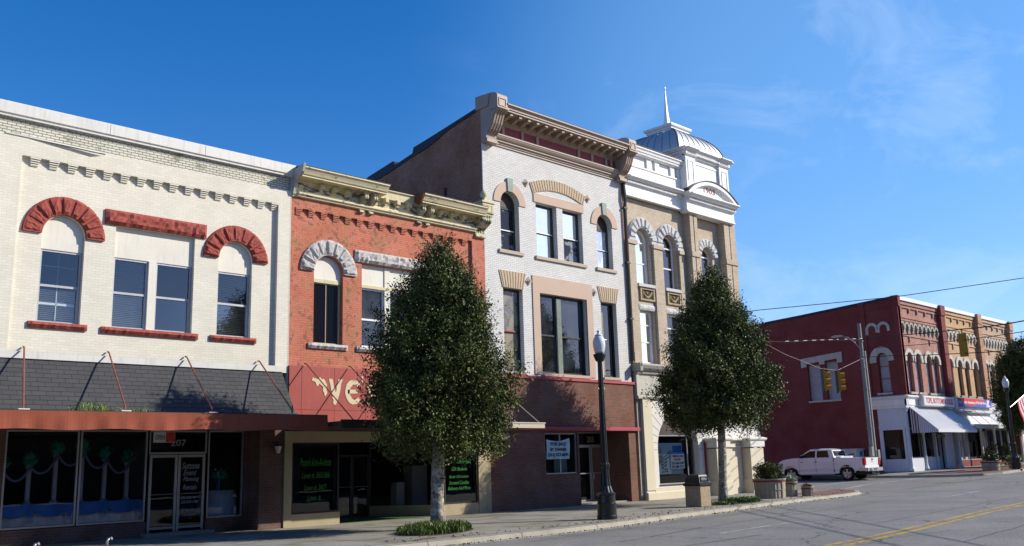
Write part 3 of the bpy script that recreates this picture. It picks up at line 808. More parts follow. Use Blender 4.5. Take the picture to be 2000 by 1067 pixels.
for x in (17.88, 18.26, 20.36, 20.74):
    scroll_bracket(x, x+.17, 10.80, 10.12, .38, bracket_paint, cornice, nb=2)
for x in (16.25, 16.75, 17.25, 18.85, 19.35, 19.85, 21.3, 21.85, 22.4):
    k = MB(); k.bbox(x, x+.17, F-.22, F, 10.62, 10.79, .02); k.box(x+.04, x+.13, F-.15, F, 10.55, 10.62); k.build('block', cream_paint, cornice)
eb = scroll_bracket(23.16, 23.64, 10.92, 10.06, .46, bracket_paint, cornice, 'end_bracket', 4)
k = MB(); k.bbox(23.10, 23.70, F-.54, F+.05, 10.92, 11.32, .02); k.box(23.06, 23.74, F-.58, F+.05, 11.32, 11.38)
k.prism([(23.12,11.38),(23.40,11.47),(23.68,11.38)], F-.5, F)
k.build('pedestal', cream_paint, eb)
k = MB(); k.box(23.18, 23.62, F-.555, F-.54, 10.98, 11.02); k.box(23.18, 23.62, F-.555, F-.54, 11.22, 11.26); k.box(23.18, 23.22, F-.555, F-.54, 11.02, 11.22); k.box(23.58, 23.62, F-.555, F-.54, 11.02, 11.22); k.build('panel_frame', cream_paint, eb)
k = MB(); k.lathe(23.44, F-.25, [(.13,11.44),(.05,11.52),(.06,11.58),(.13,11.66),(.15,11.74),(.11,11.82),(.03,11.88),(.02,11.94)], 14); k.build('finial', bracket_paint, eb, smooth=True)

# red sheet sign band with the remains of lettering, flat canopy with rods
m = MB(); m.box(15.31, 23.62, F-.06, F+.05, 3.0, 4.84)
for x in (15.75, 16.95, 18.15, 19.35, 20.55, 21.75, 22.95): m.box(x, x+.012, F-.066, F-.06, 3.0, 4.84)
m.box(15.31, 23.62, F-.07, F-.06, 3.50, 3.515)
sb = m.build('sign_band', sign_red, rb)
cream_letter = M('cream letter paint', (.62,.52,.34), .7, .1, 3)
def blob(pts, y, th=.012, jit=.02, sub=5, seed=0):
    rnd = random.Random(seed); out = []
    for i, p in enumerate(pts):
        q = pts[(i+1) % len(pts)]
        for k in range(sub):
            t = k/sub
            out.append((p[0]+(q[0]-p[0])*t+rnd.uniform(-jit,jit), p[1]+(q[1]-p[1])*t+rnd.uniform(-jit,jit)))
    mm = MB(); mm.prism(out, y-th, y); return mm
YS = F-.06
parts_ = [
 [(16.10,4.42),(16.14,4.50),(16.28,4.44),(16.40,4.50),(16.58,4.44),(16.66,4.28),(16.66,4.02),(16.60,3.92),(16.52,4.05),(16.50,4.22),(16.40,4.30),(16.30,4.24),(16.22,4.36)],
 [(16.74,4.48),(16.86,4.48),(16.98,4.05),(17.10,4.48),(17.24,4.48),(17.06,3.80),(17.0,3.66),(16.93,3.68),(16.84,4.0)],
]
for i, p in enumerate(parts_):
    blob(p, YS, seed=i).build('faded_letter', cream_letter, sb)
mm = MB()      # round-backed E
rnd = random.Random(4)
outer = []; inner = []
for k in range(15):
    a = PI*.24 + (2*PI-PI*.46)*k/14
    outer.append((17.68+.34*math.cos(a)+rnd.uniform(-.012,.012), 4.09+.40*math.sin(a)+rnd.uniform(-.012,.012)))
    inner.append((17.70+.18*math.cos(a)+rnd.uniform(-.012,.012), 4.09+.24*math.sin(a)+rnd.uniform(-.012,.012)))
for k in range(14):
    mm.prism([outer[k], outer[k+1], inner[k+1], inner[k]], YS-.012, YS)
mm.prism([(17.45,4.16),(17.84,4.17),(17.83,4.05),(17.45,4.03)], YS-.012, YS)
mm.build('faded_letter', cream_letter, sb)
blob([(17.98,4.62),(18.05,4.62),(18.03,4.42),(17.99,4.42)], YS, seed=7, jit=.01).build('faded_letter', cream_letter, sb)
blob([(18.20,4.30),(18.30,4.46),(18.55,4.46),(18.60,4.32),(18.42,4.32),(18.36,4.22),(18.58,4.06),(18.64,3.86),(18.5,3.68),(18.22,3.70),(18.18,3.86),(18.36,3.84),(18.44,3.92),(18.28,4.08)], YS, seed=9).build('faded_letter', cream_letter, sb)
cp = MB(); cp.box(15.32, 23.50, 22.52, F+.1, 2.86, 3.0); c2 = cp.build('canopy', brown_fascia, rb)
m = MB(); m.box(15.28, 22.0, 22.48, 22.53, 2.80, 3.04); m.build('fascia', brown_fascia, c2)
m = MB(); m.box(22.0, 23.55, 22.47, 22.53, 2.84, 3.02); m.box(22.0, 23.57, 22.45, 22.53, 2.99, 3.03); m.box(23.5, 23.56, 22.53, F, 2.84, 3.02); m.build('fascia', cream_metal, c2, label='cream end of the canopy fascia')
for tx in (15.87, 17.52, 19.2, 20.9, 22.4, 23.4):
    m = MB(); m.tube([(tx, F, 4.92), (tx, F-.12, 4.90), (tx-.1 if tx < 23 else tx, 22.6, 3.03)], .018, 6); m.build('hanger_rod', rust_red if tx < 21 else cream_metal, c2)
# shop front with recessed entrance
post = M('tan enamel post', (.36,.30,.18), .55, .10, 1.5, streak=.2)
m = MB()
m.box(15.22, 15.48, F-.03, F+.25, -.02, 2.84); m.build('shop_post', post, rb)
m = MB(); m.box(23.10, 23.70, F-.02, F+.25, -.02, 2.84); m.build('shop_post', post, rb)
m = MB(); m.box(15.48, 17.22, F+.0, F+.12, -.02, .37); m.box(21.5, 23.10, F, F+.12, -.02, .37)
m.box(15.48, 23.10, F+.02, F+.1, 2.50, 2.84)
for (xa, ya), (xb, yb) in (((17.22, F+.06), (18.7, 27.95)), ((21.5, F+.06), (20.2, 27.95))):
    m.prism([(xa, ya-.04), (xa, ya+.04), (xb, yb+.04), (xb, yb-.04)], -.02, .37, 'z')
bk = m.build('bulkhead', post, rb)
m = MB(); m.room(15.5, 23.2, F+.12, F+7, -.01, 2.85); m.build('shop_room', interior, rb)
m = MB(); m.box(15.3, 23.6, F+.12, F+.35, 2.85, 4.7); m.build('lintel_beam', brown_fascia, rb)
green_letter = M('neon green window paint', (.03,.20,.04), .7, .05, bump=0)
for a, b in ((15.50, 17.20), (21.52, 23.08)):
    q = frame_mb(a, b, .38, 2.50, F+.02, .05, .06).build('shop_window', black_frame, rb)
    MB().quad((a+.03,F+.055,.4),(b-.03,F+.055,.4),(b-.03,F+.055,2.48),(a+.03,F+.055,2.48)).build('pane', glass_shop, q)
    if a < 20:
        for s_, x0_, x1_, z0_, z1_ in (("Pnam's Kre-A-shens", 15.80, 16.93, 1.78, 2.04), ("Love is 365/366", 15.86, 16.88, 1.42, 1.60), ("Love is 24/7", 15.95, 16.76, 1.05, 1.23), ("Love is ..", 16.06, 16.66, .74, .92)):
            text(s_, x0_, x1_, z0_, z1_, F+.048, green_letter, q, 'lettering', shear=.4, bold=-.006)
    else:
        for s_, x0_, x1_, z0_, z1_ in (("Pnam's Kre-A-shens", 21.69, 22.80, 1.74, 1.94), ("Gift Baskets", 21.88, 22.60, 1.50, 1.62), ("Body Oil-Lotion", 21.76, 22.66, 1.22, 1.34), ("Scented Candles", 21.76, 22.68, 1.03, 1.15), ("Balloons And More", 21.70, 22.74, .84, .96)):
            text(s_, x0_, x1_, z0_, z1_, F+.048, green_letter, q, 'lettering', shear=.4, bold=-.006)
for (xa, ya), (xb, yb) in (((17.22, F+.06), (18.7, 27.95)), ((21.5, F+.06), (20.2, 27.95))):
    m = MB(); m.box(xb-.03, xb+.03, yb-.03, yb+.03, .37, 2.55); m.prism([(xa, ya-.03), (xa, ya+.03), (xb, yb+.03), (xb, yb-.03)], 2.48, 2.55, 'z'); q = m.build('entry_window', black_frame, rb)
    MB().quad((xa,ya,.38),(xb,yb,.38),(xb,yb,2.48),(xa,ya,2.48)).build('pane', glass_shop, q)
for a, b in ((18.74, 19.44), (19.46, 20.16)):
    q = frame_mb(a, b, .0, 2.15, 27.95, .06, .05).build('door', black_frame, rb)
    MB().quad((a,27.98,.05),(b,27.98,.05),(b,27.98,2.1),(a,27.98,2.1)).build('pane', glass_shop, q)
    m = MB(); m.tube([(a+.05,27.9,1.05),(b-.05,27.9,1.05)], .012, 6); m.build('handle', alu, q)
m = MB(); m.prism([(17.25,F+.12),(21.48,F+.12),(20.2,27.95),(18.7,27.95)], .0, .012, 'z')
tag(m.build('turf_mat', M('green outdoor carpet', (.03,.10,.025), .95, .25, 8, .5, 60)), 'green turf carpet in the recessed entrance of the peeling red shop', 'carpet')
for nm, x, y, w, d, h, lb in (('display_plinth', 22.2, 27.6, .7, .5, 1.72, 'tall grey display panel standing in the dark shop entrance window'), ('display_plinth', 21.0, 27.2, .35, .35, 1.15, 'short grey display plinth standing left of the tall panel'), ('display_plinth', 15.9, 26.2, .14, .2, 1.3, 'narrow pale plinth behind the left shop window with green lettering')):
    k = MB(); k.bbox(x-w/2, x+w/2, y, y+d, .02, h, .015); tag(k.build(nm, M('grey plinth', (.22,.22,.22), .6)), lb, 'plinth')

# ------------------------------------------------------------------ pale grey brick three storey building
gb = thing('brick_building', 'three storey pale grey brick building with a taupe console cornice and dark side wall', 'building', (27.9, F, 0))
op = [(24.54, 25.56, 9.80, 11.70, 1), (26.53, 27.76, 9.80, 12.03), (28.13, 29.34, 9.80, 12.03), (30.28, 31.30, 9.80, 11.70, 1),
      (24.57, 25.63, 5.11, 8.32), (26.56, 29.38, 5.11, 8.30), (30.31, 31.34, 5.13, 8.32)]
m = MB(); m.cell_wall(23.655, 32.12, 4.85, 13.95, F, op, .30)
m.quad((23.655,F,4.85),(23.655,F+.05,4.85),(23.655,F+.05,13.95),(23.655,F,13.95))
m.quad((32.12,F,4.85),(32.12,F+.3,4.85),(32.12,F+.3,13.95),(32.12,F,13.95))
m.build('wall', grey_brick, gb)
# stepped side wall: profile in (y,z)
prof = [(F+.05,0),(F+.05,15.30),(25.75,15.28),(27.5,15.05),(27.52,15.10),(29.6,14.78),(29.66,14.50),(31.0,14.32),(33.2,14.0),(33.25,13.7),(38.0,13.3),(38.0,0)]
m = MB(); m.prism(prof, 23.66, 23.98, 'x'); m.box(23.9, 32.1, 37.7, 38.0, 0, 13.2); m.box(31.85, 32.10, F+.35, 38, 0, 13.9)
m.box(23.7, 32.1, F+.02, F+.25, 13.9, 15.2)
m.build('side_wall', dark_brick, gb)
m = MB()
cap = [(25.70,15.36,.10),(27.3,15.12,.12),(28.7,14.92,.34),(29.6,14.80,.34),(29.68,14.56,.10),(30.85,14.36,.12),(31.0,14.56,.36),(32.8,14.30,.34),(33.2,14.16,.2),(38.0,13.36,.1)]
for (ya, za, ha), (yb, zb, hb) in zip(cap, cap[1:]):
    m.add([(23.62,ya,za-ha),(23.62,yb,zb-hb),(23.62,yb,zb+.04),(23.62,ya,za+.04),(24.05,ya,za-ha),(24.05,yb,zb-hb),(24.05,yb,zb+.04),(24.05,ya,za+.04)],
          [(0,1,2,3),(4,7,6,5),(3,2,6,7),(0,4,5,1),(0,3,7,4),(1,5,6,2)])
m.build('parapet_felt', asphalt_roof, gb)
m = MB(); m.box(24.0, 31.85, F+.3, 37.7, 13.0, 13.15); m.build('roof', asphalt_roof, gb)
m = MB(); m.room(24.0, 31.8, F+.36, F+5.5, 9.3, 13.0); m.room(24.0, 31.8, F+.36, F+5.5, 4.9, 9.2); m.build('upstairs_room', interior, gb)
m = MB(); m.tube([(23.62, F+2.2, 10.4), (23.62, F+2.2, 12.6)], .05, 8); m.build('vent_pipe', black_frame, gb)

# cornice
cm = MB()
rail(cm, 24.2, 31.75, F, [(.02,13.94),(.05,13.95),(.05,14.02),(.09,14.03),(.09,14.09),(.16,14.11),(.16,14.16),(.22,14.20),(.27,14.27),(.27,14.30),(.30,14.31),(.30,14.36),(.10,14.42),(.06,14.50)])
rail(cm, 24.2, 31.75, F, [(.05,14.82),(.10,14.84),(.10,14.88),(.16,14.90),(.20,14.94),(.20,14.97),(.24,14.98),(.24,15.12)])
rail(cm, 24.2, 31.75, F, [(.22,15.10),(.82,15.12),(.82,15.19),(.86,15.20),(.86,15.24),(.90,15.30),(.96,15.34),(.96,15.39),(.3,15.43)])
gco = cm.build('cornice', brown_metal, gb)
m = MB(); m.box(24.2, 31.8, F-.05, F+.1, 14.48, 14.84); m.build('frieze', maroon_panel, gco)
for x in (24.68, 25.75, 26.62, 29.18, 30.05, 31.0, 31.35):
    m = MB(); m.box(x, x+.13, F-.10, F-.04, 14.49, 14.85); m.build('frieze_post', brown_metal, gco)
m = MB(); m.prism([(F-.94,15.385),(F-.97,15.405),(F-.3,15.56),(F+.2,15.60),(F+.2,15.54),(F-.3,15.50)], 24.2, 31.9, 'x'); m.build('capping', coping_white, gco)
k0 = MB(); k0.prism([(F-.22,15.11),(F-.76,15.11),(F-.76,15.02),(F-.70,14.99),(F-.54,14.99),(F-.38,14.92),(F-.22,14.90)], 24.50, 24.64, 'x')
f0 = k0.build('modillion', brown_metal, gco)
for k in range(1, 15):
    c = f0.copy(); C.objects.link(c); c.parent = gco; c.location = f0.location + Vector((k*.497, 0, 0))
def console(x0, x1):
    z = lambda v: v+.0
    prof = [(F+.05,13.93),(F-.18,13.90),(F-.30,13.93),(F-.30,14.02),(F-.24,14.10),(F-.26,14.22),(F-.42,14.36),(F-.58,14.58),(F-.66,14.80),(F-.72,14.96),(F-.88,15.05),(F-.92,15.10),(F-.92,15.60)]
    n = 8
    prof += [(F-.92+.50*(1-math.cos(PI*.5*k/n)) , 15.60+.22*math.sin(PI*.5*k/n)) for k in range(1, n+1)] + [(F+.05,15.78)]
    k = MB(); k.prism(prof, x0, x1, 'x')
    cs = k.build('console', brown_metal, gb)
    k = MB(); w = x1-x0
    rib = [(F-.30,14.24),(F-.44,14.36),(F-.60,14.58),(F-.68,14.80),(F-.74,14.95),(F-.88,15.03)]
    for q in range(4):
        a = x0+w*(q+.2)/4; b = x0+w*(q+.8)/4
        k.prism([(p[0]+.05, p[1]+.02) for p in rib[::-1]] + [(p[0]-.03, p[1]) for p in rib], a, b, 'x')
    k.build('ribs', brown_metal, cs)
    k = MB(); k.box(x0-.04, x1+.04, F-.97, F-.5, 15.10, 15.15); k.box(x0+.07, x0+.11, F-.945, F-.92, 15.2, 15.54); k.box(x1-.11, x1-.07, F-.945, F-.92, 15.2, 15.54); k.box(x0+.11, x1-.11, F-.945, F-.92, 15.50, 15.54); k.box(x0+.11, x1-.11, F-.945, F-.92, 15.2, 15.24)
    k.build('panel_moulding', brown_metal, cs)
    k = MB(); k.box(x0-.03, x1+.03, F-.33, F+.02, 13.90, 13.95); k.build('foot_moulding', brown_metal, cs)
console(23.66, 24.20); console(31.72, 32.22)
m = MB(); m.prism([(F-.5,15.80),(F+.3,15.86),(F+.3,15.3),(F-.4,15.3)], 23.62, 23.68, 'x'); m.build('end_flashing', brown_metal, gb)

# third floor windows
def ring_flat(parent, cx, zs, ri, ro, y, mat, proud=.05, name='arch'):
    m = MB(); Nn = 22
    for k in range(Nn):
        a0, a1 = PI*k/Nn, PI*(k+1)/Nn
        P = [(cx-ro*math.cos(a0), zs+ro*math.sin(a0)), (cx-ro*math.cos(a1), zs+ro*math.sin(a1)), (cx-ri*math.cos(a1), zs+ri*math.sin(a1)), (cx-ri*math.cos(a0), zs+ri*math.sin(a0))]
        m.prism(P, y-proud, y+.02)
    return m.build(name, mat, parent)
plastic_glass = GL('window glass with torn sheeting', (.6,.65,.68), ior=1.45, film=((.40,.44,.48), .53, .58, .65, 1.1))
for cx in (25.05, 30.79):
    q = ring_flat(gb, cx, 11.70, .515, .88, F, tan_stone, .04)
    MB().prism([(cx-.13,12.18),(cx+.12,12.18),(cx+.15,12.72),(cx-.16,12.72)], F-.09, F+.02).build('keystone', M('verdigris keystone', (.30,.35,.31), .8, .2), q)
    w_ = sash(gb, cx-.50, cx+.50, 9.80, 11.70, F+.24, [10.66, 11.55], dkgreen_frame, plastic_glass, w=.07, arch=True)
    k = MB(); k.box(cx-.42, cx+.42, F+.235, F+.245, 10.645, 10.685); k.build('meeting_rail', white_frame, w_)
    infill(cx, .44, 11.6, 11.70, F+.275, brown_fascia, w_)
    k = MB(); k.bbox(cx-.66, cx+.67, F-.08, F+.2, 9.66, 9.80, .01); k.build('sill', sill_stone, w_)
for i, (a, b) in enumerate(((26.53, 27.76), (28.13, 29.34))):
    w_ = sash(gb, a+.01, b-.01, 9.80, 12.02, F+.22, 10.85, dkgreen_frame, glass_dusty if i == 0 else plastic_glass, w=.07)
    k = MB(); k.box(a+.08, b-.08, F+.21, F+.225, 10.835, 10.875); k.build('meeting_rail', white_frame, w_)
    if i == 0:
        k = MB(); k.bbox(26.41, 29.5, F-.08, F+.2, 9.66, 9.80, .01); k.build('sill', sill_stone, w_)
m = MB(); m.box(26.40, 29.44, F-.04, F+.02, 12.04, 12.40); m.build('lintel', tan_stone, gb)
m = MB()     # shallow arch of ribbed tile
Nn = 44; R1 = 4.05; czc = 12.72-4.0; cxc = 27.9
for k in range(Nn):
    a0 = -.395+.79*k/Nn+.002; a1 = -.395+.79*(k+1)/Nn-.002
    ro, ri = 4.42, 3.97
    P = [(cxc+ri*math.sin(a0), czc+ri*math.cos(a0)), (cxc+ri*math.sin(a1), czc+ri*math.cos(a1)), (cxc+ro*math.sin(a1), czc+ro*math.cos(a1)), (cxc+ro*math.sin(a0), czc+ro*math.cos(a0))]
    m.prism(P, F-(.05 if k % 2 else .035), F+.02)
m.build('segmental_arch', tan_reed, gb)
def rosette(x, z, parent, y=F):
    k = MB(); k.prism([(x-.17,z),(x,z-.17),(x+.17,z),(x,z+.17)], y-.04, y+.01); k.prism([(x-.10,z),(x,z-.10),(x+.10,z),(x,z+.10)], y-.07, y-.04)
    r_ = k.build('rosette', sill_stone, parent)
    k = MB(); k.lathe(0, 0, [(.05,0),(.03,.03)], 8); k.v = [(x+a, y-.07-c, z+b) for a, b, c in k.v]; k.build('boss', stone_dark, r_)
for x, z in ((26.0,12.74),(29.75,12.74),(25.97,8.70),(29.9,8.68)): rosette(x, z, gb)
# second floor
def flare(x0, x1, z0, z1, f):
    m = MB(); n = 18
    for k in range(n):
        u0, u1 = (k+.06)/n, (k+.94)/n
        P = [(x0+(x1-x0)*u0, z0), (x0+(x1-x0)*u1, z0), (x0-f+(x1-x0+2*f)*u1, z1), (x0-f+(x1-x0+2*f)*u0, z1)]
        m.prism(P, F-(.045 if k % 2 else .03), F+.02)
    return m.build('flared_lintel', tan_reed, gb)
flare(24.54, 25.64, 8.32, 8.98, .18); flare(30.3, 31.34, 8.32, 8.98, .18)
w_ = sash(gb, 24.58, 25.62, 5.13, 8.31, F+.20, 6.67, black_frame, GL('board backed glass', (.7,.7,.7), ior=1.3, film=((.34,.31,.23), .40, .55, .85, 1.5)), w=.07)
k = MB(); k.box(24.66, 25.36, F+.27, F+.29, 5.2, 8.1); k.build('board', ply, w_)
k = MB(); k.box(24.65, 25.35, F+.19, F+.2, 6.65, 6.70); k.build('meeting_rail', crimson, w_)
w_ = sash(gb, 30.32, 31.33, 5.15, 8.31, F+.20, 0, black_frame, GL('dark glass', (.2,.22,.22)), w=.07)
k = MB(); k.box(30.38, 30.66, F+.21, F+.24, 5.2, 7.92); k.build('board', ply, w_, label='weathered plywood strip covering the left part of the window')
m = MB(); m.box(26.17, 29.75, F-.04, F+.02, 8.30, 8.98); m.box(26.17, 26.56, F-.04, F+.02, 5.06, 8.30); m.box(29.38, 29.75, F-.04, F+.02, 5.06, 8.30)
m.build('surround', tan_stone, gb)
dust = GL('streaked glass', (.6,.66,.68), ior=1.8, wav=.01, film=((.25,.31,.38), .40, .8, .22, .8))
w_ = sash(gb, 26.58, 27.66, 5.13, 8.29, F+.18, 6.66, black_frame, dust, w=.08)
sash(gb, 27.92, 29.36, 5.13, 8.29, F+.18, 6.66, black_frame, dust, w=.08)
k = MB(); k.box(27.66, 27.92, F+.10, F+.22, 5.12, 8.2); k.build('mullion', M('peeling grey green mullion', (.20,.23,.20), .85, .35, 5, .5), w_)
k = MB(); k.bbox(26.60, 29.40, F-.06, F+.16, 5.0, 5.12, .01); k.build('sill', tan_stone, w_)
for a, b in ((24.5,25.7),(30.28,31.4)):
    k = MB(); k.bbox(a, b, F-.05, F+.2, 5.01, 5.12, .01); k.build('sill', sill_stone, gb)
# downpipe between the grey and buff buildings
m = MB(); m.tube([(32.17,F-.10,13.9),(32.17,F-.16,13.2),(32.20,F-.10,12.8),(32.22,F-.08,5.9)], .075, 8)
for z in (12.7, 10.2, 7.7): m.box(32.08, 32.32, F-.17, F, z, z+.07)
m.build('downpipe', dark_metal, gb)
# ground floor of iron spot brick
m = MB()
m.box(23.68, 32.12, F-.06, F+.3, 3.05, 4.88)
m.cell_wall(23.72, 28.54, -.03, 2.9, F-.02, [(26.57, 28.44, 1.23, 2.82)], .2)
m.quad((28.54,F-.02,-.03),(28.54,26.6,-.03),(28.54,26.6,2.9),(28.54,F-.02,2.9)); m.box(28.54, 29.82, 26.6, 26.8, 0, 2.9); m.box(31.45, 31.9, 26.6, 26.8, 0, 2.9)
m.box(31.68, 32.14, F-.04, 26.7, -.03, 2.9)
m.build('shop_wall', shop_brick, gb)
m = MB(); m.bbox(23.7, 32.20, F-.12, F+.2, 4.86, 4.98, .01); m.bbox(23.7, 32.36, F-.16, F+.2, 2.90, 3.05, .01); m.build('ledge', crimson, gb)
m = MB(); m.box(24.0, 32.0, F+.2, 26.9, 2.9, 3.0); m.build('soffit', brown_fascia, gb)
q = frame_mb(26.59, 28.42, 1.24, 2.81, F+.04, .05, .07); q.box(27.45, 27.52, F+.05, F+.10, 1.3, 2.78); q = q.build('shop_window', alu, gb)
MB().quad((26.6,F+.08,1.26),(28.4,F+.08,1.26),(28.4,F+.08,2.8),(26.6,F+.08,2.8)).build('pane', glass_shop, q)
k = MB(); k.box(27.6, 28.35, F+.5, F+.52, 1.3, 2.1); k.build('backing', M('pale green board', (.30,.42,.38), .7), q)
q = frame_mb(28.46, 29.82, 0, 2.85, 26.55, .08, .08).build('sidelight', alu, gb)
for a, b in ((29.84, 30.60), (30.64, 31.42)):
    q = frame_mb(a, b, .06, 2.33, 26.6, .07, .05).build('door', alu, gb)
    MB().quad((a+.03,26.63,.1),(b-.03,26.63,.1),(b-.03,26.63,2.3),(a+.03,26.63,2.3)).build('pane', glass_shop, q)
    k = MB(); k.box(b-.12 if a < 30 else a+.02, b-.02 if a < 30 else a+.12, 26.55, 26.6, .95, 1.25); k.box(a+.05, b-.05, 26.58, 26.6, 1.18, 1.22); k.build('handle', alu, q)
q = frame_mb(29.84, 31.42, 2.33, 2.9, 26.6, .05, .05).build('transom', alu, gb)
MB().quad((29.86,26.63,2.35),(31.4,26.63,2.35),(31.4,26.63,2.88),(29.86,26.63,2.88)).build('pane', glass_shop, q)
text('203', 30.38, 30.82, 2.48, 2.72, 26.58, M('dim gold numerals', (.35,.32,.24), .6), q, 'house_number')
m = MB(); m.box(28.5, 31.7, F+.1, 26.75, -.02, .05); m.build('door_step', concrete, gb)
m = MB(); m.room(24.0, 28.5, F+.2, F+4, 0, 2.88); m.room(28.6, 31.8, 26.82, F+6, 0, 2.95); m.build('shop_room', interior, gb)
# banner on the window
ps = thing('banner', 'pale blue cloth banner reading FOR SALE BY OWNER in the window', 'banner', (27.3, F, 2.2))
m = MB(); nx = 14; nz = 8
def bn_(u, v):
    x = 26.70+1.31*u + .02*math.sin(v*4); z = 2.57-.76*v - .10*math.sin(PI*u)*(1-v) + .05*(1-v)*u
    return (x, F+.03+.012*math.sin(u*17+v*3), z)
for i in range(nx):
    for j in range(nz):
        m.quad(bn_(i/nx,(j+1)/nz), bn_((i+1)/nx,(j+1)/nz), bn_((i+1)/nx,j/nz), bn_(i/nx,j/nz))
m.build('cloth', M('pale blue cloth', (.52,.66,.68), .8, .06, 3), ps, smooth=True)
bk_ = M('black lettering', (.02,.02,.025), .7, bump=0)
text('FOR SALE', 26.92, 27.80, 2.32, 2.46, F+.012, bk_, ps, bold=.02)
text('BY OWNER', 26.90, 27.82, 2.11, 2.24, F+.012, bk_, ps, bold=.02)
text('(252) 527-6845', 26.76, 27.92, 1.88, 2.04, F+.012, bk_, ps, bold=.02)

# ------------------------------------------------------------------ buff brick building with the white cornice and domed corner tower
tb_ = thing('brick_building', 'three storey buff brick building with a white cornice and silver domed tower marked 1903', 'building', (37, F, 0))
X0, X1 = 32.36, 41.05
op = [(33.04, 34.13, 9.45, 11.50, 1), (35.07, 36.16, 9.45, 11.50, 1), (38.26, 39.22, 9.45, 11.40, 1),
      (33.14, 34.22, 5.88, 8.26), (35.14, 36.24, 5.88, 8.26), (38.26, 39.22, 5.88, 8.26)]
m = MB(); m.cell_wall(X0, X1, 5.80, 13.5, F+.12, op, .34)
m.box(X0-.02, X0+.55, F, F+.3, 5.8, 11.25); m.box(34.28, 34.95, F, F+.12, 5.85, 11.25); m.box(36.28, 36.62, F+.02, F+.12, 5.85, 11.2)
m.build('wall', tan_brick, tb_)
m = MB()
for x, w in ((36.92, .26), (37.26, .26), (39.86, .44), (40.38, .48)):     # giant paired brick piers with a dark slot between
    m.box(x, x+w, F-.28, F+.15, 5.85, 13.30)
for x in (37.0, 40.0): m.box(x, x+.45, F-.14, F+.15, 5.85, 13.28)
m.box(36.88, 37.56, F-.33, F+.1, 11.15, 11.40); m.box(39.82, 40.90, F-.33, F+.1, 11.15, 11.40)
m.build('brick_pier', tan_brick, tb_)
for a, b in ((X0-.05, X0+.68), (34.22, 35.0), (36.24, 36.62)):
    m = MB(); m.box(a, b, F-.06, F+.13, 11.20, 11.38); m.build('string_course', sill_stone, tb_)
m = MB(); m.box(X0-.15, X0+.1, F+.13, F+18, 0, 15); m.box(X1-.3, X1-.002, F+.13, F+18, 0, 14.2); m.box(X0+.1, X1-.3, F+17.7, F+18, 0, 14); m.box(X0, X1, F+.14, F+.4, 13.5, 14.3); m.build('side_wall', dark_brick, tb_)
m = MB(); m.box(X0+.1, X1-.3, F+.4, F+17.7, 13.9, 14.0); m.build('roof', asphalt_roof, tb_)
m = MB(); m.room(X0+.2, X1-.3, F+.48, F+6, 9.2, 13.2); m.room(X0+.2, X1-.3, F+.48, F+6, 5.7, 9.1); m.build('upstairs_room', interior, tb_)
for i, cx in enumerate((33.585, 35.615)):
    arch_ring(tb_, cx, 11.50, .56, 1.06, F+.12, grey_voussoir, 9, .14, .012, seed=30+i, gap=.008)
    k = MB(); k.box(cx-1.06, cx-.56, F-.02, F+.14, 11.36, 11.50); k.build('impost', grey_voussoir, tb_); k = MB(); k.box(cx+.56, cx+(1.0 if i == 0 else 1.06), F-.02, F+.14, 11.36, 11.50); k.build('impost', grey_voussoir, tb_)
arch_ring(tb_, 38.74, 11.40, .50, .92, F+.12, grey_voussoir, 9, .12, .012, seed=33, gap=.008)
for a, b, z0, z1 in ((33.04,34.13,9.45,11.50),(35.07,36.16,9.45,11.50),(38.26,39.22,9.45,11.40)):
    w_ = sash(tb_, a+.02, b-.02, z0, z1, F+.30, [10.45, 11.42], white_frame, glass, w=.075, arch=True, blind=(z0+.08, 11.3), bmat=curtain)
    k = MB(); k.bbox(a-.04, b+.10, F-.03, F+.3, z0-.15, z0, .01); k.build('sill', grey_voussoir, w_)
for a, b in ((33.14,34.22),(35.14,36.24),(38.26,39.22)):
    w_ = sash(tb_, a+.02, b-.02, 5.88, 8.25, F+.30, [6.85, 7.62], white_frame, glass, w=.075, blind=(5.96, 8.1), bmat=curtain)
    rock_block(w_, a-.04, b+.13, 8.27, 8.52, F+.12, grey_voussoir, .06, .015, 'lintel', 21)
bronze_relief = M('ochre terracotta relief', (.36,.29,.17), .8, .3, 6, .6, 20)
for i, x in enumerate((33.18, 35.20, 38.25)):
    k = MB(); k.box(x, x+1.05, F+.04, F+.14, 8.70, 8.78); k.box(x, x+1.05, F+.04, F+.14, 9.20, 9.28); k.box(x, x+.10, F+.04, F+.14, 8.78, 9.20); k.box(x+.95, x+1.05, F+.04, F+.14, 8.78, 9.20)
    q = k.build('relief_panel', bronze_relief, tb_)
    k = MB(); k.box(x+.1, x+.95, F+.10, F+.13, 8.78, 9.2); k.build('ground', M('dark panel ground', (.06,.05,.03), .9), q)
    k = MB(); P = [(x+.18+.69*t/10, F+.09, 9.12-.26*math.sin(PI*t/10)) for t in range(11)]; k.tube(P, .05, 6)
    for dx in (.2, .85): k.tube([(x+dx, F+.09, 9.15), (x+dx, F+.09, 8.84)], .045, 6, .02)
    k.lathe(0,0,[(.07,0),(.03,.04)],8); k.v[-16:] = [(x+.525+a, F+.09-c, 9.06+b) for a, b, c in k.v[-16:]]
    k.build('garland', bronze_relief, q)
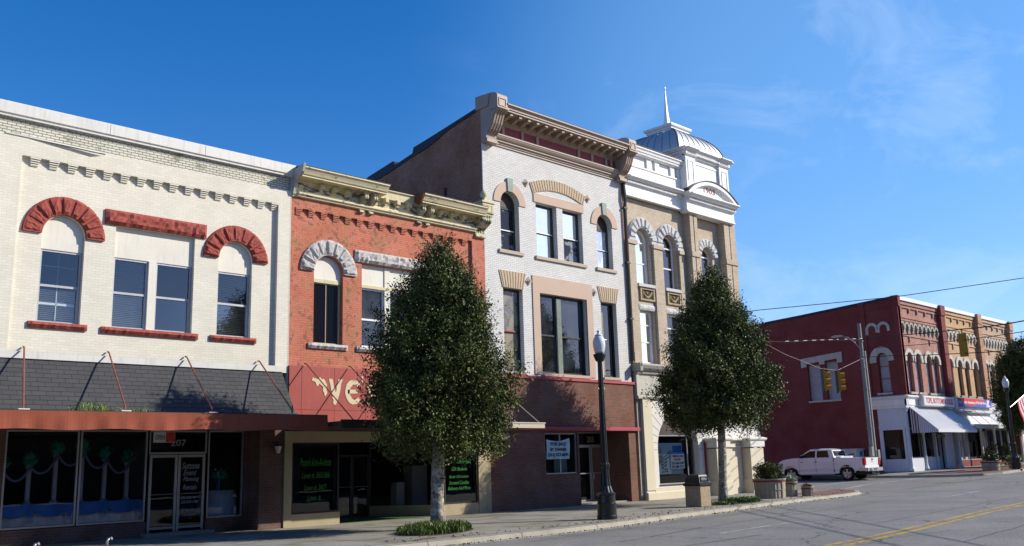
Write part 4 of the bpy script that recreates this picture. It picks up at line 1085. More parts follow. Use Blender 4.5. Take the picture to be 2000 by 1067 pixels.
# white pressed metal entablature
m = MB()
rail(m, X0-.05, 36.62, F, [(.02,13.36),(.14,13.38),(.14,13.44),(.10,13.47),(.10,13.93),(.16,13.95),(.16,14.09),(.34,14.13),(.36,14.18),(.44,14.22),(.44,14.28),(.10,14.34)])
rail(m, 36.62, 40.72, F, [(.30,13.26),(.44,13.28),(.44,13.34),(.38,13.38),(.38,13.82),(.44,13.84),(.44,13.98),(.66,14.02),(.70,14.09),(.78,14.13),(.78,14.19),(.3,14.23)])
ent = m.build('cornice', white_metal, tb_)
m = MB(); dentils(m, X0, 36.6, .10, .055, F-.24, F-.12, 13.97, 14.08); m.build('dentil_band', white_metal, ent); m = MB(); dentils(m, 36.64, 40.7, .10, .055, F-.54, F-.40, 13.86, 13.97); m.build('dentil_band', white_metal, ent)
# balustrade-like parapet
m = MB()
m.box(X0-.1, 36.7, F-.05, F+.2, 14.32, 14.88); rail(m, X0-.1, 36.8, F, [(.05,14.86),(.10,14.88),(.10,14.94),(.05,14.96)])
m.box(X0-.1, 36.75, F+.05, F+.2, 14.9, 15.6)
rail(m, X0-.1, 36.85, F, [(.06,15.48),(.12,15.50),(.12,15.60),(.22,15.64),(.24,15.74),(.30,15.78),(.30,15.84),(.0,15.88)])
for a, b in ((X0-.1, 32.85),(34.10, 34.45),(34.72, 35.05),(35.95, 36.25),(36.45, 36.7)):
    m.box(a, b, F-.04, F+.06, 14.94, 15.50)
par = m.build('parapet', white_metal, tb_)
m = MB(); dentils(m, X0, 36.8, .09, .05, F-.19, F-.1, 15.52, 15.60); m.build('dentil_band', white_metal, par)
m = MB(); m.prism([(F-.33,15.85),(F-.30,15.88),(F+.3,15.98),(F+.3,15.85)], X0-.1, 36.85, 'x'); m.build('capping', M('oxidised capping', (.30,.19,.14), .8, .3), par)
# tower
TX0, TX1, TY0, TY1 = 36.75, 40.35, F-.30, F+3.95
tw = MB()
tw.box(TX0, TX1, TY0, TY1, 14.1, 16.2)
for a, b in ((TX0, TX0+.72), (TX1-.72, TX1)):
    tw.box(a-.04, b+.04, TY0-.12, TY0+.3, 14.3, 16.15)
tw.box(TX0-.04, TX0+.3, TY0+.3, TY0+.75, 14.3, 16.15)
tw.box(TX0-.06, TX0+.3, TY1-.7, TY1, 14.3, 16.15)
tower = tw.build('tower', white_metal, tb_)
m = MB()
for a, b in ((TX0+.10, TX0+.58), (TX1-.58, TX1-.10)):   # raised panel frames
    m.box(a, a+.04, TY0-.145, TY0-.12, 14.9, 15.9); m.box(b-.04, b, TY0-.145, TY0-.12, 14.9, 15.9); m.box(a, b, TY0-.146, TY0-.12, 15.88, 15.93)
m.box(TX0+.80, TX1-.80, TY0-.03, TY0, 15.86, 15.92); m.box(TX0+.80, TX0+.86, TY0-.03, TY0, 14.9, 15.86); m.box(TX1-.86, TX1-.80, TY0-.03, TY0, 14.9, 15.86)
m.build('panel_frame', white_metal, tower)
def sqring(m, x0, x1, y0, y1, prof):
    """square moulding ring: prof (out,z) bottom to top"""
    n = len(prof); vs = []
    for o, z in prof:
        vs += [(x0-o,y0-o,z),(x1+o,y0-o,z),(x1+o,y1+o,z),(x0-o,y1+o,z)]
    fs = [(i*4+k, i*4+(k+1) % 4, (i+1)*4+(k+1) % 4, (i+1)*4+k) for i in range(n-1) for k in range(4)]
    fs += [(3,2,1,0), tuple(range((n-1)*4, n*4))]
    m.add(vs, fs)
m = MB(); sqring(m, TX0, TX1, TY0, TY1, [(.0,16.1),(.10,16.12),(.10,16.18),(.14,16.2),(.14,16.34),(.24,16.38),(.28,16.44),(.34,16.47),(.34,16.52),(0,16.58)])
for a, b in ((TX0, TX0+.72), (TX1-.72, TX1)):
    rail(m, a-.1, b+.1, TY0, [(.16,16.13),(.22,16.2),(.22,16.36),(.34,16.42),(.42,16.48),(.42,16.53),(0,16.57)])
tcor = m.build('tower_cornice', white_metal, tower)
m = MB(); dentils(m, TX0, TX1, .10, .055, TY0-.22, TY0-.14, 16.22, 16.33); m.build('dentil_band', white_metal, tcor); m = MB()
for k in range(40):
    y = TY0+.05+k*.1; m.box(TX0-.21, TX0-.14, y, y+.055, 16.22, 16.33)
m.build('dentil_band', white_metal, tcor)
# segmental pediment
cxp, wp = 38.56, 2.10
hp = .76; Rp = (wp*wp+hp*hp)/(2*hp); czp = 14.20+hp-Rp
def parc(r, n=24):
    a = math.asin(min(1, wp/Rp)); return [(cxp+r*math.sin(-a+2*a*k/n), czp+r*math.cos(-a+2*a*k/n)) for k in range(n+1)]
m = MB(); m.prism(parc(Rp-.12)+[(cxp+wp, 14.18), (cxp-wp, 14.18)], TY0-.18, TY0+.05); ped = m.build('pediment', white_metal, tb_)
m = MB(); A, B = parc(Rp+.05), parc(Rp-.14); A2, B2 = parc(Rp-.13), parc(Rp-.17)
for k in range(24):
    m.prism([A[k], A[k+1], B[k+1], B[k]], TY0-.38, TY0); m.prism([A2[k], A2[k+1], B2[k+1], B2[k]], TY0-.29, TY0)
m.build('arched_hood', white_metal, ped)
m = MB(); A = parc(Rp-.17, 44); B = parc(Rp-.22, 44)
for k in range(44): m.prism([((A[k][0]*3+A[k+1][0])/4, A[k][1]), ((A[k][0]+A[k+1][0]*3)/4, A[k+1][1]), ((B[k][0]+B[k+1][0]*3)/4, B[k+1][1]), ((B[k][0]*3+B[k+1][0])/4, B[k][1])], TY0-.24, TY0)
m.build('dentil_band', white_metal, ped)
m = MB(); A, B = parc(Rp+.09), parc(Rp+.045)
for k in range(24): m.prism([A[k], A[k+1], B[k+1], B[k]], TY0-.42, TY0+.1)
m.build('capping', asphalt_roof, ped)
text('1903', 37.98, 38.95, 14.45, 14.72, TY0-.185, M('maroon numerals', (.20,.02,.02), .6), ped, 'date', bold=.015)
# dome with standing seams, deck and spire
m = MB(); n = 12; hb = 2.0; cxd, cyd = (TX0+TX1)/2, (TY0+TY1)/2; ht = .70; rows = []
for i in range(n+1):
    t = i/n; a = t*PI*.5*.84
    h = hb - (hb-ht)*(1-math.cos(a))/(1-math.cos(PI*.5*.84)); z = 16.52 + 1.58*math.sin(a)/math.sin(PI*.5*.84)
    rows.append((h, z))
K = 8
vs = []; 
for h, z in rows:
    for sd in range(4):
        for k in range(K):
            u = -1+2*k/K
            x, y = [(u*h, -h), (h, u*h), (-u*h, h), (-h, -u*h)][sd]
            vs.append((cxd+x, cyd+y, z))
W = 4*K
fs = [(i*W+k, i*W+(k+1) % W, (i+1)*W+(k+1) % W, (i+1)*W+k) for i in range(n) for k in range(W)]
m.add(vs, fs); dome = m.build('dome', silver_roof, tb_, smooth=True, auto=35)
m = MB()
for sd in range(4):
    for k in range(K+1):
        u = -1+2*k/K; P = []
        for h, z in rows:
            x, y = [(u*h, -h), (h, u*h), (-u*h, h), (-h, -u*h)][sd]; P.append((cxd+x, cyd+y, z+.01))
        m.tube(P, .028 if abs(u) < 1 else .05, 5)
m.build('standing_seam', M('grey seam', (.30,.31,.33), .5, .1), dome, smooth=True)
m = MB(); sqring(m, cxd-ht, cxd+ht, cyd-ht, cyd+ht, [(-.03,18.04),(.04,18.06),(.04,18.18),(.09,18.20),(.09,18.27),(.17,18.32),(.19,18.39),(.19,18.44),(-.2,18.50)])
deck = m.build('deck', white_metal, dome)
m = MB(); m.lathe(cxd, cyd, [(.46,18.45),(.34,18.52),(.22,18.70),(.14,19.02),(.095,19.45),(.06,20.0),(.035,20.6),(.03,20.72),(.055,20.75),(.055,20.80),(.02,20.86)], 4, rot=PI/4); m.build('spire', white_metal, dome, smooth=True, auto=50)
# stone ground floor
YG = F-.12
m = MB()
Rc = 1.55; cxa = 35.08; zs = 2.42
m.cell_wall(32.62, 41.75, -.05, 5.5, YG, [(33.55, 36.62, .58, 2.15, 1)], .45)
m.quad((32.62,YG,-.05),(32.62,F+.1,-.05),(32.62,F+.1,5.5),(32.62,YG,5.5))
m.build('ground_floor_wall', pale_white, tb_)
m = MB()   # projecting pilaster strip, plinth
m.box(32.60, 33.20, YG-.05, YG+.05, .40, 4.30); m.bbox(32.56, 36.75, YG-.10, YG+.05, -.05, .32, .03); m.box(33.2, 36.7, YG-.02, YG+.05, .32, .5)
m.build('pilaster', pale_stucco, tb_)
dk_joint = M('dark joint', (.16,.15,.14), .9)
m = MB()   # radiating joints
for k in range(-9, 10):
    a = k*R(10.2)
    if abs(a) > R(92): continue
    r0_, r1_ = 1.58, 2.9
    x0_, z0_ = cxa+r0_*math.sin(a), 2.15+r0_*math.cos(a)
    r1_ = min(r1_, 1.86/max(.001, abs(math.sin(a))), 2.1/max(.001, math.cos(a)) if math.cos(a) > 0 else 9)
    if r1_ < r0_: continue
    x1_, z1_ = cxa+r1_*math.sin(a), 2.15+r1_*math.cos(a)
    dx, dz = (z1_-z0_), -(x1_-x0_); l = math.hypot(dx, dz); dx, dz = dx/l*.009, dz/l*.009
    m.prism([(x0_-dx,z0_-dz),(x0_+dx,z0_+dz),(x1_+dx,z1_+dz),(x1_-dx,z1_-dz)], YG-.004, YG+.01)
m.box(33.21, 33.225, YG-.004, YG+.01, .5, 4.3); m.box(36.93, 36.945, YG-.004, YG+.01, .5, 4.3)
m.build('stone_joint', dk_joint, tb_)
m = MB()
rail(m, 32.30, 41.9, F, [(.16,4.26),(.20,4.28),(.20,4.38),(.14,4.42),(.14,5.34),(.2,5.36),(.2,5.48),(.42,5.58),(.50,5.70),(.50,5.76),(.1,5.84)])
ledge = m.build('shop_cornice', stone_trim, tb_)
m = MB(); dentils(m, 32.6, 41.7, .075, .04, F-.24, F-.18, 5.36, 5.46); m.build('dentil_band', stone_trim, ledge); m = MB(); dentils(m, 32.6, 41.7, .075, .04, F-.22, F-.18, 4.28, 4.36); m.build('dentil_band', stone_trim, ledge)
m = MB(); m.box(32.22, 32.40, F-.46, F+.1, 5.45, 5.80); m.box(32.36, 32.56, F-.02, F+.3, -.05, 5.6); m.build('end_return', stone_dark, tb_)
# arched shop window
m = MB(); r = 1.53; pts = [(cxa-r, 2.72), (cxa+r, 2.72)] + [(cxa+r*math.cos(PI*k/20), 2.15+r*math.sin(PI*k/20)) for k in range(3, 18)]
pts = [(x, z) for x, z in pts if z >= 2.72]
m.prism(pts, YG+.30, YG+.33); m.build('tympanum', brown_fascia, tb_)
q = frame_mb(33.57, 36.60, .60, 2.74, YG+.28, .05, .08)
q.box(36.1, 36.15, YG+.29, YG+.34, .6, 2.7); q = q.build('shop_window', alu, tb_)
MB().quad((33.6,YG+.33,.62),(36.58,YG+.33,.62),(36.58,YG+.33,2.72),(33.6,YG+.33,2.72)).build('pane', GL('green shop glass', (.95,.99,.98), rough=.01, ior=1.3, wav=.003), q)
m = MB(); m.bbox(33.5, 36.66, YG-.02, YG+.3, .54, .60, .01); m.build('sill', dark_metal, q)
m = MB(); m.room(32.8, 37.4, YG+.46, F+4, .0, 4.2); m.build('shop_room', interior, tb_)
post_w = M('pale green poster card', (.68,.78,.74), .8, .04, 3, bump=0)
def poster(x0, x1, z0, z1, y, mat, label, rot=0.):
    k = MB(); c, s_ = math.cos(rot), math.sin(rot); cx, cz = (x0+x1)/2, (z0+z1)/2
    P = [(cx+(x-cx)*c-(z-cz)*s_, cz+(x-cx)*s_+(z-cz)*c) for x, z in ((x0,z0),(x1,z0),(x1,z1),(x0,z1))]
    k.prism(P, y, y+.006); return tag(k.build('poster', mat), label, 'poster')
yb = YG+.40
p1_ = poster(34.02-.02, 36.02, 1.02, 2.40, yb+.10, M('slate blue poster card', (.32,.44,.47), .8, .05, 3, bump=0), 'large slate blue poster with slanted red capitals behind the arched window')
k = MB(); k.box(35.28, 35.96, yb+.092, yb+.10, 1.93, 2.28); k.build('blue_photo', M('deep blue print', (.01,.10,.34), .6, .2, bump=0), p1_)
dred = M('dark red lettering', (.28,.06,.05), .7, bump=0)
text('ING', 34.02, 34.42, 1.93, 2.17, yb+.094, dred, p1_, rot=.42, shear=.2)
p2_ = poster(34.06, 35.05, 1.04, 1.92, yb+.05, post_w, 'pale green handwritten poster overlapping the large slate blue one', rot=.02)
text('ION', 34.08, 34.48, 1.62, 1.88, yb+.044, dred, p2_, rot=.42, shear=.2)
k = MB(); k.prism([(34.10,1.50),(34.10,1.53),(35.06,2.05),(35.06,2.02)], yb+.042, yb+.05); k.build('slanted_rule', bk_, p2_)
for s_, x0_, x1_, z0_, z1_ in (('Banking Conference', 34.16, 34.98, 1.60, 1.70), ('After Hours', 34.30, 34.78, 1.47, 1.56), ('Meet Here', 34.34, 34.74, 1.34, 1.43)):
    text(s_, x0_, x1_, z0_, z1_, yb+.044, bk_, p2_, rot=.38, shear=.3)
text('see inside', 34.40, 34.76, 1.22, 1.28, yb+.044, bk_, p2_, rot=.05, shear=.3)
text('for details', 34.36, 34.80, 1.12, 1.18, yb+.044, bk_, p2_, rot=.05, shear=.3)
p3_ = poster(34.97, 36.01, 1.25, 1.90, yb+.0, M('white poster card', (.74,.77,.72), .8, .03, 3, bump=0), 'white COMMERCIAL SPACE FOR LEASE poster with a blue top edge in the arched window')
k = MB(); k.box(34.99, 36.0, yb-.004, yb, 1.90, 1.99); k.build('blue_edge', M('bright blue edge', (.05,.24,.62), .6, bump=0), p3_)
rl = M('red poster lettering', (.50,.04,.05), .7, bump=0)
text('COMMERCIAL SPACE', 35.02, 35.96, 1.76, 1.86, yb-.004, rl, p3_, bold=.01); text('FOR LEASE', 35.22, 35.72, 1.62, 1.71, yb-.004, rl, p3_, bold=.01)
text('252-560-2400', 35.04, 35.94, 1.45, 1.56, yb-.004, bk_, p3_, bold=.01); text('252-208-1771', 35.04, 35.88, 1.29, 1.40, yb-.004, bk_, p3_, bold=.01)
# projecting entrance blocks with pale stucco piers
m = MB()
for a, b in ((37.10, 38.30), (39.95, 41.30)):
    m.bbox(a+.10, b-.05, YG-.55, YG+.02, .65, 2.10, .02); m.bbox(a+.02, b+.02, YG-.62, YG+.02, -.05, .65, .04)
m.box(38.30, 39.95, YG-.12, YG+.02, -.05, 2.5)
porch = m.build('entrance_pier', pale_stucco, tb_)
m = MB()
for a, b in ((37.10, 38.30), (39.95, 41.30)):
    m.bbox(a+.04, b, YG-.62, YG+.02, 2.14, 2.46, .02); sqring(m, a+.06, b-.02, YG-.56, YG, [(.0,2.44),(.10,2.46),(.14,2.52),(.14,2.57),(0,2.62)])
m.box(38.32, 39.93, YG-.20, YG, 2.16, 2.22); m.box(38.32, 39.93, YG-.3, YG, 2.48, 2.58)
m.build('capital', pale_white, porch)
for a, b, y in ((37.02, 37.10, YG-.06), (38.32, 38.40, YG-.3), (41.32, 41.38, YG-.3)):
    m = MB(); m.box(a, b, y, y+.12, .25, 2.4); m.build('red_strip', M('dull crimson strip', (.22,.03,.04), .7), porch)
m = MB(); m.tube([(41.84,F-.1,5.4),(41.84,F-.1,.05)], .09, 10); m.build('downpipe', white_metal, tb_)
m = MB(); m.tube([(32.36, F-.05, 5.86), (32.36, F-.05, 6.3)], .03, 6); m.build('wall_stub', black_frame, tb_)

# ------------------------------------------------------------------ corner block across the side street: three bays
XW = 59.7
def rise(x):
    if x < 38: return 0.
    t = (x-38)/22
    return .5*t*t if t < 1 else .5+.01*(x-60)
ca = thing('brick_building', 'dark red two storey corner brick building with arched windows and a white corner shop', 'building', (63, F, .5))
cb_ = thing('brick_building', 'yellow ochre brick building joined between the red corner building and the pale one', 'building', (70, F, .5))
cc = thing('brick_building', 'pale ochre brick building at the far end of the three joined fronts', 'building', (77, F, .5))
def arch_pair_mb(cx, r, y, zs=7.62):
    m = MB(); Nn = 14; ro = r+.30
    for k in range(Nn):
        a0, a1 = PI*k/Nn, PI*(k+1)/Nn
        P = [(cx-ro*math.cos(a0), zs+ro*.95*math.sin(a0)), (cx-ro*math.cos(a1), zs+ro*.95*math.sin(a1)), (cx-r*math.cos(a1), zs+r*math.sin(a1)), (cx-r*math.cos(a0), zs+r*math.sin(a0))]
        m.prism(P, y-.08, y+.02)
    for s_ in (-1, 1):
        a, b = sorted((cx+s_*r, cx+s_*ro)); m.box(a, b, y-.08, y+.02, zs-.12, zs)
    return m
bays = [(ca, 59.95, 66.55, block_red, [61.28, 62.62, 64.35, 65.55]), (cb_, 67.25, 73.45, block_yellow, [68.05, 69.72, 71.05, 72.66]), (cc, 74.25, 80.2, block_tan, [74.95, 76.05, 77.8, 79.0])]
boards = [ply_grey, M('pale boarding', (.46,.50,.52), .6, .15, 2, .2, streak=.3, dirt=(.2,.2,.2)), ply_grey, ply_grey]
for bi, (bd, xa, xb, mat, cs) in enumerate(bays):
    r = .46 if bi != 1 else .42
    m = MB(); m.cell_wall(xa-.3, xb+.4, 5.3, 11.45, F+.12, [(c-r, c+r, 5.5, 7.62, 1) for c in cs], .30)
    m.box(xa, xb, F+.06, F+.12, 10.32, 10.44); m.box(xa, xb, F+.04, F+.12, 11.0, 11.12); m.box(xa, xb, F+.0, F+.12, 11.2, 11.45); m.box(xa, xb, F+.07, F+.12, 10.14, 10.26)
    for k in range(5):
        x = xa+.7+(xb-xa-1.4)*k/4; m.box(x-.08, x+.08, F+.02, F+.12, 10.72, 11.0); 
    m.box(xa+1.6, xa+1.72, F+.04, F+.12, 8.75, 9.15); m.box(xb-1.75, xb-1.62, F+.04, F+.12, 8.75, 9.15); m.box(xa+.3, xb-.3, F+.06, F+.12, 9.12, 9.2)
    m.build('wall', mat, bd)
    for a, b in [(xa-.27, xa+.02)]*(bi == 0) + [(xb+.02, xb+.72)]:
        pil = MB(); pil.box(a, b, F-.20, F+.2, 5.3, 11.62); pil.box(a-.04, b+.04, F-.26, F+.2, 10.95, 11.66)
        pil.build('pilaster', block_side if bi == 0 else BR('mixed pilaster brick %d' % bi, (.34,.12,.07), (.50,.28,.14), (.4,.25,.16), bump=.4), bd)
    m = MB(); m.box(xa+.03, xb-.0, F-.10, F+.3, 11.44, 11.68); m.build('coping', white_metal, bd)
    # arcaded corbel table
    tabs = MB(); n = 9; p = (xb-xa-.5)/n
    for k in range(n):
        c = xa+.25+p*(k+.5); rr_ = p*.30
        for j in range(8):
            a0, a1 = PI*j/8, PI*(j+1)/8
            P = [(c-p*.5*math.cos(a0), 9.72+.36*math.sin(a0)), (c-p*.5*math.cos(a1), 9.72+.36*math.sin(a1)), (c-rr_*math.cos(a1), 9.70+.24*math.sin(a1)), (c-rr_*math.cos(a0), 9.70+.24*math.sin(a0))]
            tabs.prism(P, F-.03, F+.13)
    for k in range(n+1):
        c = xa+.25+p*k
        for j in range(4): tabs.box(c-.12+.015*j, c+.12-.015*j, F-.03+.03*j, F+.13, 9.70-.09*(j+1), 9.70-.09*j-.02)
    tabs.build('corbel_table', stone_dark if bi == 0 else stone_trim, bd)
    for k, c in enumerate(cs):
        arch_pair_mb(c, r, F+.12).build('arch', stone_trim, bd)
        fm = MB(); fm.box(c-r, c-r+.05, F+.30, F+.38, 5.5, 7.62); fm.box(c+r-.05, c+r, F+.30, F+.38, 5.5, 7.62); fm.box(c-r, c+r, F+.30, F+.38, 6.5, 6.54); fm.box(c-r, c+r, F+.30, F+.38, 7.55, 7.60)
        w_ = fm.build('window', rust_red if bi < 2 else black_frame, bd)
        infill(c, r-.01, 5.5, 7.62, F+.36, boards[k] if bi == 0 else (ply_grey if bi == 1 else M('dark board', (.12,.12,.12), .7, .3)), w_)
        sl = MB(); sl.bbox(c-r-.10, c+r+.10, F-.02, F+.3, 5.36, 5.5, .01); sl.build('sill', stone_dark, w_)
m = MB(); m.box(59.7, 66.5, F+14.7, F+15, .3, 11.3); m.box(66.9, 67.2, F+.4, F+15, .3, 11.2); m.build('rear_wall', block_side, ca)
m = MB(); m.box(67.3, 80.6, F+14.7, F+15, .3, 11.2); m.box(80.62, 80.92, F+.1, F+15, .3, 11.5); m.build('rear_wall', block_side, cc)
m = MB(); m.box(60.0, 67.2, F+.45, F+14.7, 10.5, 10.6); m.build('roof', asphalt_roof, ca)
m = MB(); m.box(67.3, 80.6, F+.45, F+14.7, 10.5, 10.6); m.build('roof', asphalt_roof, cb_)
# west side wall, slightly stepped parapet and blind panel
m = MB()
sw_ = [(F+.1,.2),(36.5,.2),(40.4,.2),(40.4,10.6),(34.4,11.05),(32.3,11.15),(27.8,11.42),(27.6,11.46),(F+.1,11.55)]
# openings in the side wall as a grid
ys = [F+.1, 26.2, 26.92, 29.66, 30.57, 30.95, 31.88, 40.4]; 
def side_quad(y0, y1, z0, z1, z1b=None): m.quad((XW,y0,z0),(XW,y1,z0),(XW,y1,z1b if z1b is not None else z1),(XW,y0,z1))
def top(y): return float(np.interp(y, [25.5, 27.8, 32.3, 34.4, 40.4], [11.55, 11.42, 11.15, 11.05, 10.6]))
side_quad(F+.1, 26.2, 4.6, top(25.5), top(26.2)); side_quad(26.2, 26.92, 4.6, 5.48); side_quad(26.2, 26.92, 8.02, top(26.2), top(26.92))
cc_y, rr_y = 26.56, .36
for k in range(12):
    a0, a1 = PI*k/12, PI*(k+1)/12
    y0, z0 = cc_y-rr_y*math.cos(a0), 7.60+.42*math.sin(a0); y1, z1 = cc_y-rr_y*math.cos(a1), 7.60+.42*math.sin(a1)
    m.quad((XW,y0,z0),(XW,y1,z1),(XW,y1,8.02),(XW,y0,8.02)); m.quad((XW,y0,z0),(XW+.3,y0,z0),(XW+.3,y1,z1),(XW,y1,z1))
side_quad(26.92, 29.66, 4.6, top(26.92), top(29.66)); side_quad(29.66, 30.57, .2, 5.28); side_quad(29.66, 30.57, 7.85, top(29.66), top(30.57)); side_quad(30.57, 30.95, .2, top(30.57), top(30.95))
side_quad(30.95, 31.88, .2, 5.28); side_quad(30.95, 31.88, 7.75, top(30.95), top(31.88)); side_quad(31.88, 40.4, .2, top(31.88), top(40.4)); side_quad(27.4, 29.66, .2, 4.6)
for a, b, z0, z1 in ((26.2,26.92,5.48,7.60),(29.66,30.57,5.28,7.85),(30.95,31.88,5.28,7.75)):
    m.quad((XW,a,z0),(XW,a,z1),(XW+.3,a,z1),(XW+.3,a,z0)); m.quad((XW,b,z0),(XW+.3,b,z0),(XW+.3,b,z1),(XW,b,z1)); m.quad((XW,a,z0),(XW+.3,a,z0),(XW+.3,b,z0),(XW,b,z0))
    if z1 > 7.65: m.quad((XW,a,z1),(XW,b,z1),(XW+.3,b,z1),(XW+.3,a,z1))
m.box(XW-.08, XW, 27.45, 27.85, 4.6, 11.44); m.box(XW-.03, XW, 25.5, 27.45, 10.2, 10.32); m.box(XW-.05, XW, 25.45, 27.45, 10.9, 11.0)
for y in (30.0, 33.0, 36.0): m.box(XW-.04, XW, y, y+1.8, 9.9, 9.96)
m.box(XW-.10, XW+.3, F-.2, F+.15, 5.3, 11.62)
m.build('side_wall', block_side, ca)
m = MB()
for (ya, za), (yb_, zb) in zip([(25.3,11.60),(27.8,11.45),(32.3,11.18),(34.4,11.08),(40.4,10.63)], [(27.8,11.45),(32.3,11.18),(34.4,11.08),(40.4,10.63)]):
    m.add([(XW-.06,ya,za-.10),(XW-.06,yb_,zb-.10),(XW-.06,yb_,zb+.05),(XW-.06,ya,za+.05),(XW+.35,ya,za-.10),(XW+.35,yb_,zb-.10),(XW+.35,yb_,zb+.05),(XW+.35,ya,za+.05)],
          [(0,1,2,3),(4,7,6,5),(3,2,6,7),(0,4,5,1),(0,3,7,4),(1,5,6,2)])
m.build('parapet_felt', asphalt_roof, ca)
def yz(m, pts, x0, x1): m.prism(pts, x0, x1, 'x')
# M-shaped stone hood and arch
m = MB()
for c in (27.05, 26.28):
    for k in range(12):
        a0, a1 = PI*k/12, PI*(k+1)/12
        yz(m, [(c-.42*math.cos(a0), 9.62+.44*math.sin(a0)), (c-.42*math.cos(a1), 9.62+.44*math.sin(a1)), (c-.25*math.cos(a1), 9.62+.25*math.sin(a1)), (c-.25*math.cos(a0), 9.62+.25*math.sin(a0))], XW-.10, XW+.02)
yz(m, [(27.47,9.30),(27.30,9.30),(27.30,9.62),(27.47,9.62)], XW-.10, XW+.02); yz(m, [(26.80,9.40),(26.53,9.36),(26.53,9.62),(26.80,9.62)], XW-.10, XW+.02); yz(m, [(26.03,9.40),(25.86,9.44),(25.86,9.62),(26.03,9.62)], XW-.10, XW+.02)
m.build('corbel_hood', stone_trim, ca)
m = MB()
for k in range(16):
    a0, a1 = PI*k/16, PI*(k+1)/16
    yz(m, [(26.6-.80*math.cos(a0), 7.60+.86*math.sin(a0)), (26.6-.80*math.cos(a1), 7.60+.86*math.sin(a1)), (26.58-.40*math.cos(a1), 7.60+.45*math.sin(a1)), (26.58-.40*math.cos(a0), 7.60+.45*math.sin(a0))], XW-.09, XW+.02)
yz(m, [(27.40,7.42),(26.98,7.46),(26.98,7.60),(27.40,7.60)], XW-.09, XW+.02); yz(m, [(26.20,7.50),(25.80,7.50),(25.80,7.60),(26.20,7.60)], XW-.09, XW+.02)
m.build('arch', stone_trim, ca)
m = MB()
yz(m, [(32.30,7.58),(31.92,7.62),(31.92,7.80),(30.96,7.90),(30.95,7.70),(30.57,7.70),(30.57,7.92),(29.66,8.0),(29.66,7.70),(29.30,7.72),(29.30,8.42),(32.30,8.20)], XW-.09, XW+.02)
m.build('lintel', stone_trim, ca)
for a, b, z0, z1 in ((26.2,26.92,5.48,7.98),(29.66,30.57,5.28,7.9),(30.95,31.88,5.28,7.8)):
    fm = MB(); fm.box(XW+.20, XW+.28, a, a+.05, z0, z1); fm.box(XW+.20, XW+.28, b-.05, b, z0, z1)
    for z in (z0+.04, z0+(z1-z0)*.36, z0+(z1-z0)*.68): fm.box(XW+.20, XW+.28, a, b, z-.02, z+.02)
    w_ = fm.build('window', rust_red if a > 26 and a < 27 else grey_frame, ca)
    k = MB(); k.box(XW+.25, XW+.27, a, b, z0, z1+.02); k.build('boarding', M('pale blue grey sheet', (.36,.40,.44), .6, .2, 1.5, .2, streak=.3, dirt=(.15,.15,.16)), w_)
for a, b, z in ((26.12,27.1,5.36),(29.6,31.96,5.17)):
    k = MB(); k.box(XW-.10, XW+.2, a, b, z, z+.12); k.build('sill', stone_trim, ca)
# white corner shop: fascia, column, side window
m = MB()
YC = 27.42
rp = [(0,4.46),(.06,4.50),(.06,4.58),(.10,4.62),(.10,5.00),(.16,5.06),(.26,5.14),(.26,5.20),(0,5.28)]
rail(m, XW-.1, 67.1, F-.02, rp)
vv = [(XW-o, z) for o, z in rp]
for (o0, z0), (o1, z1) in zip(rp, rp[1:]):
    m.quad((XW-o0,F-.02-o0,z0),(XW-o1,F-.02-o1,z1),(XW-o1,YC+.3,z1),(XW-o0,YC+.3,z0))
m.box(XW-.05, XW+.3, F-.05, YC+.3, 4.46, 5.26); m.box(XW-.26, XW, YC+.28, YC+.30, 4.46, 5.26)
fas = m.build('fascia', white_metal, ca)
m = MB()
for y in (25.6, 26.5): m.box(XW-.115, XW-.10, y+.06, y+.82, 4.66, 4.70); m.box(XW-.115, XW-.10, y+.06, y+.82, 4.92, 4.96)
m.box(XW+.1, XW+.55, F-.14, F-.12, 4.66, 4.70); m.box(XW+.1, XW+.14, F-.14, F-.12, 4.70, 4.96); m.build('panel_moulding', white_metal, fas)
m = MB()
m.box(XW, XW+.12, 25.55, 27.30, 3.30, 4.46); m.box(XW-.04, XW+.12, 25.6, 25.75, .55, 3.3); m.box(XW-.04, XW+.12, 27.05, 27.28, .55, 3.3); m.box(XW-.02, XW+.12, 25.6, 27.2, .50, 1.28); m.box(XW-.06, XW+.10, 25.5, 27.3, 3.24, 3.36); m.box(XW-.05, XW+.12, 25.7, 27.1, 3.11, 3.24)
m.build('shop_side', M('cool white paint', (.58,.60,.66), .5, .05, streak=.1), ca)
m = MB(); m.box(XW, XW+.3, 27.28, 27.42, .2, 4.6); m.build('brick_return', block_side, ca)
k = frame_mb(0, 1, 0, 1, 0)
fm = MB(); fm.box(XW+.02, XW+.08, 25.74, 25.80, 1.28, 3.11); fm.box(XW+.02, XW+.08, 27.0, 27.06, 1.28, 3.11); q = fm.build('shop_window', black_frame, ca)
MB().quad((XW+.05,25.76,1.28),(XW+.05,27.05,1.28),(XW+.05,27.05,3.11),(XW+.05,25.76,3.11)).build('pane', glass_far, q)
def column(x, y, z0, z1, r, nm='column', mat=None, par=ca):
    k = MB(); k.lathe(x, y, [(r*1.5,z0),(r*1.5,z0+.12),(r*1.15,z0+.18),(r*.95,z0+.3),(r*.8,z1-.28),(r*.8,z1-.22),(r*1.0,z1-.2),(r*.85,z1-.17),(r*1.3,z1-.05),(r*1.5,z1-.04),(r*1.5,z1)], 14)
    return k.build(nm, mat or M('cool white paint', (.58,.60,.66), .5, .05), par, smooth=True, auto=40)
column(59.75, 25.48, .55, 4.46, .14); column(61.85, F-.0, .6, 2.95, .10); column(67.42, F-.0, .6, 2.95, .13)
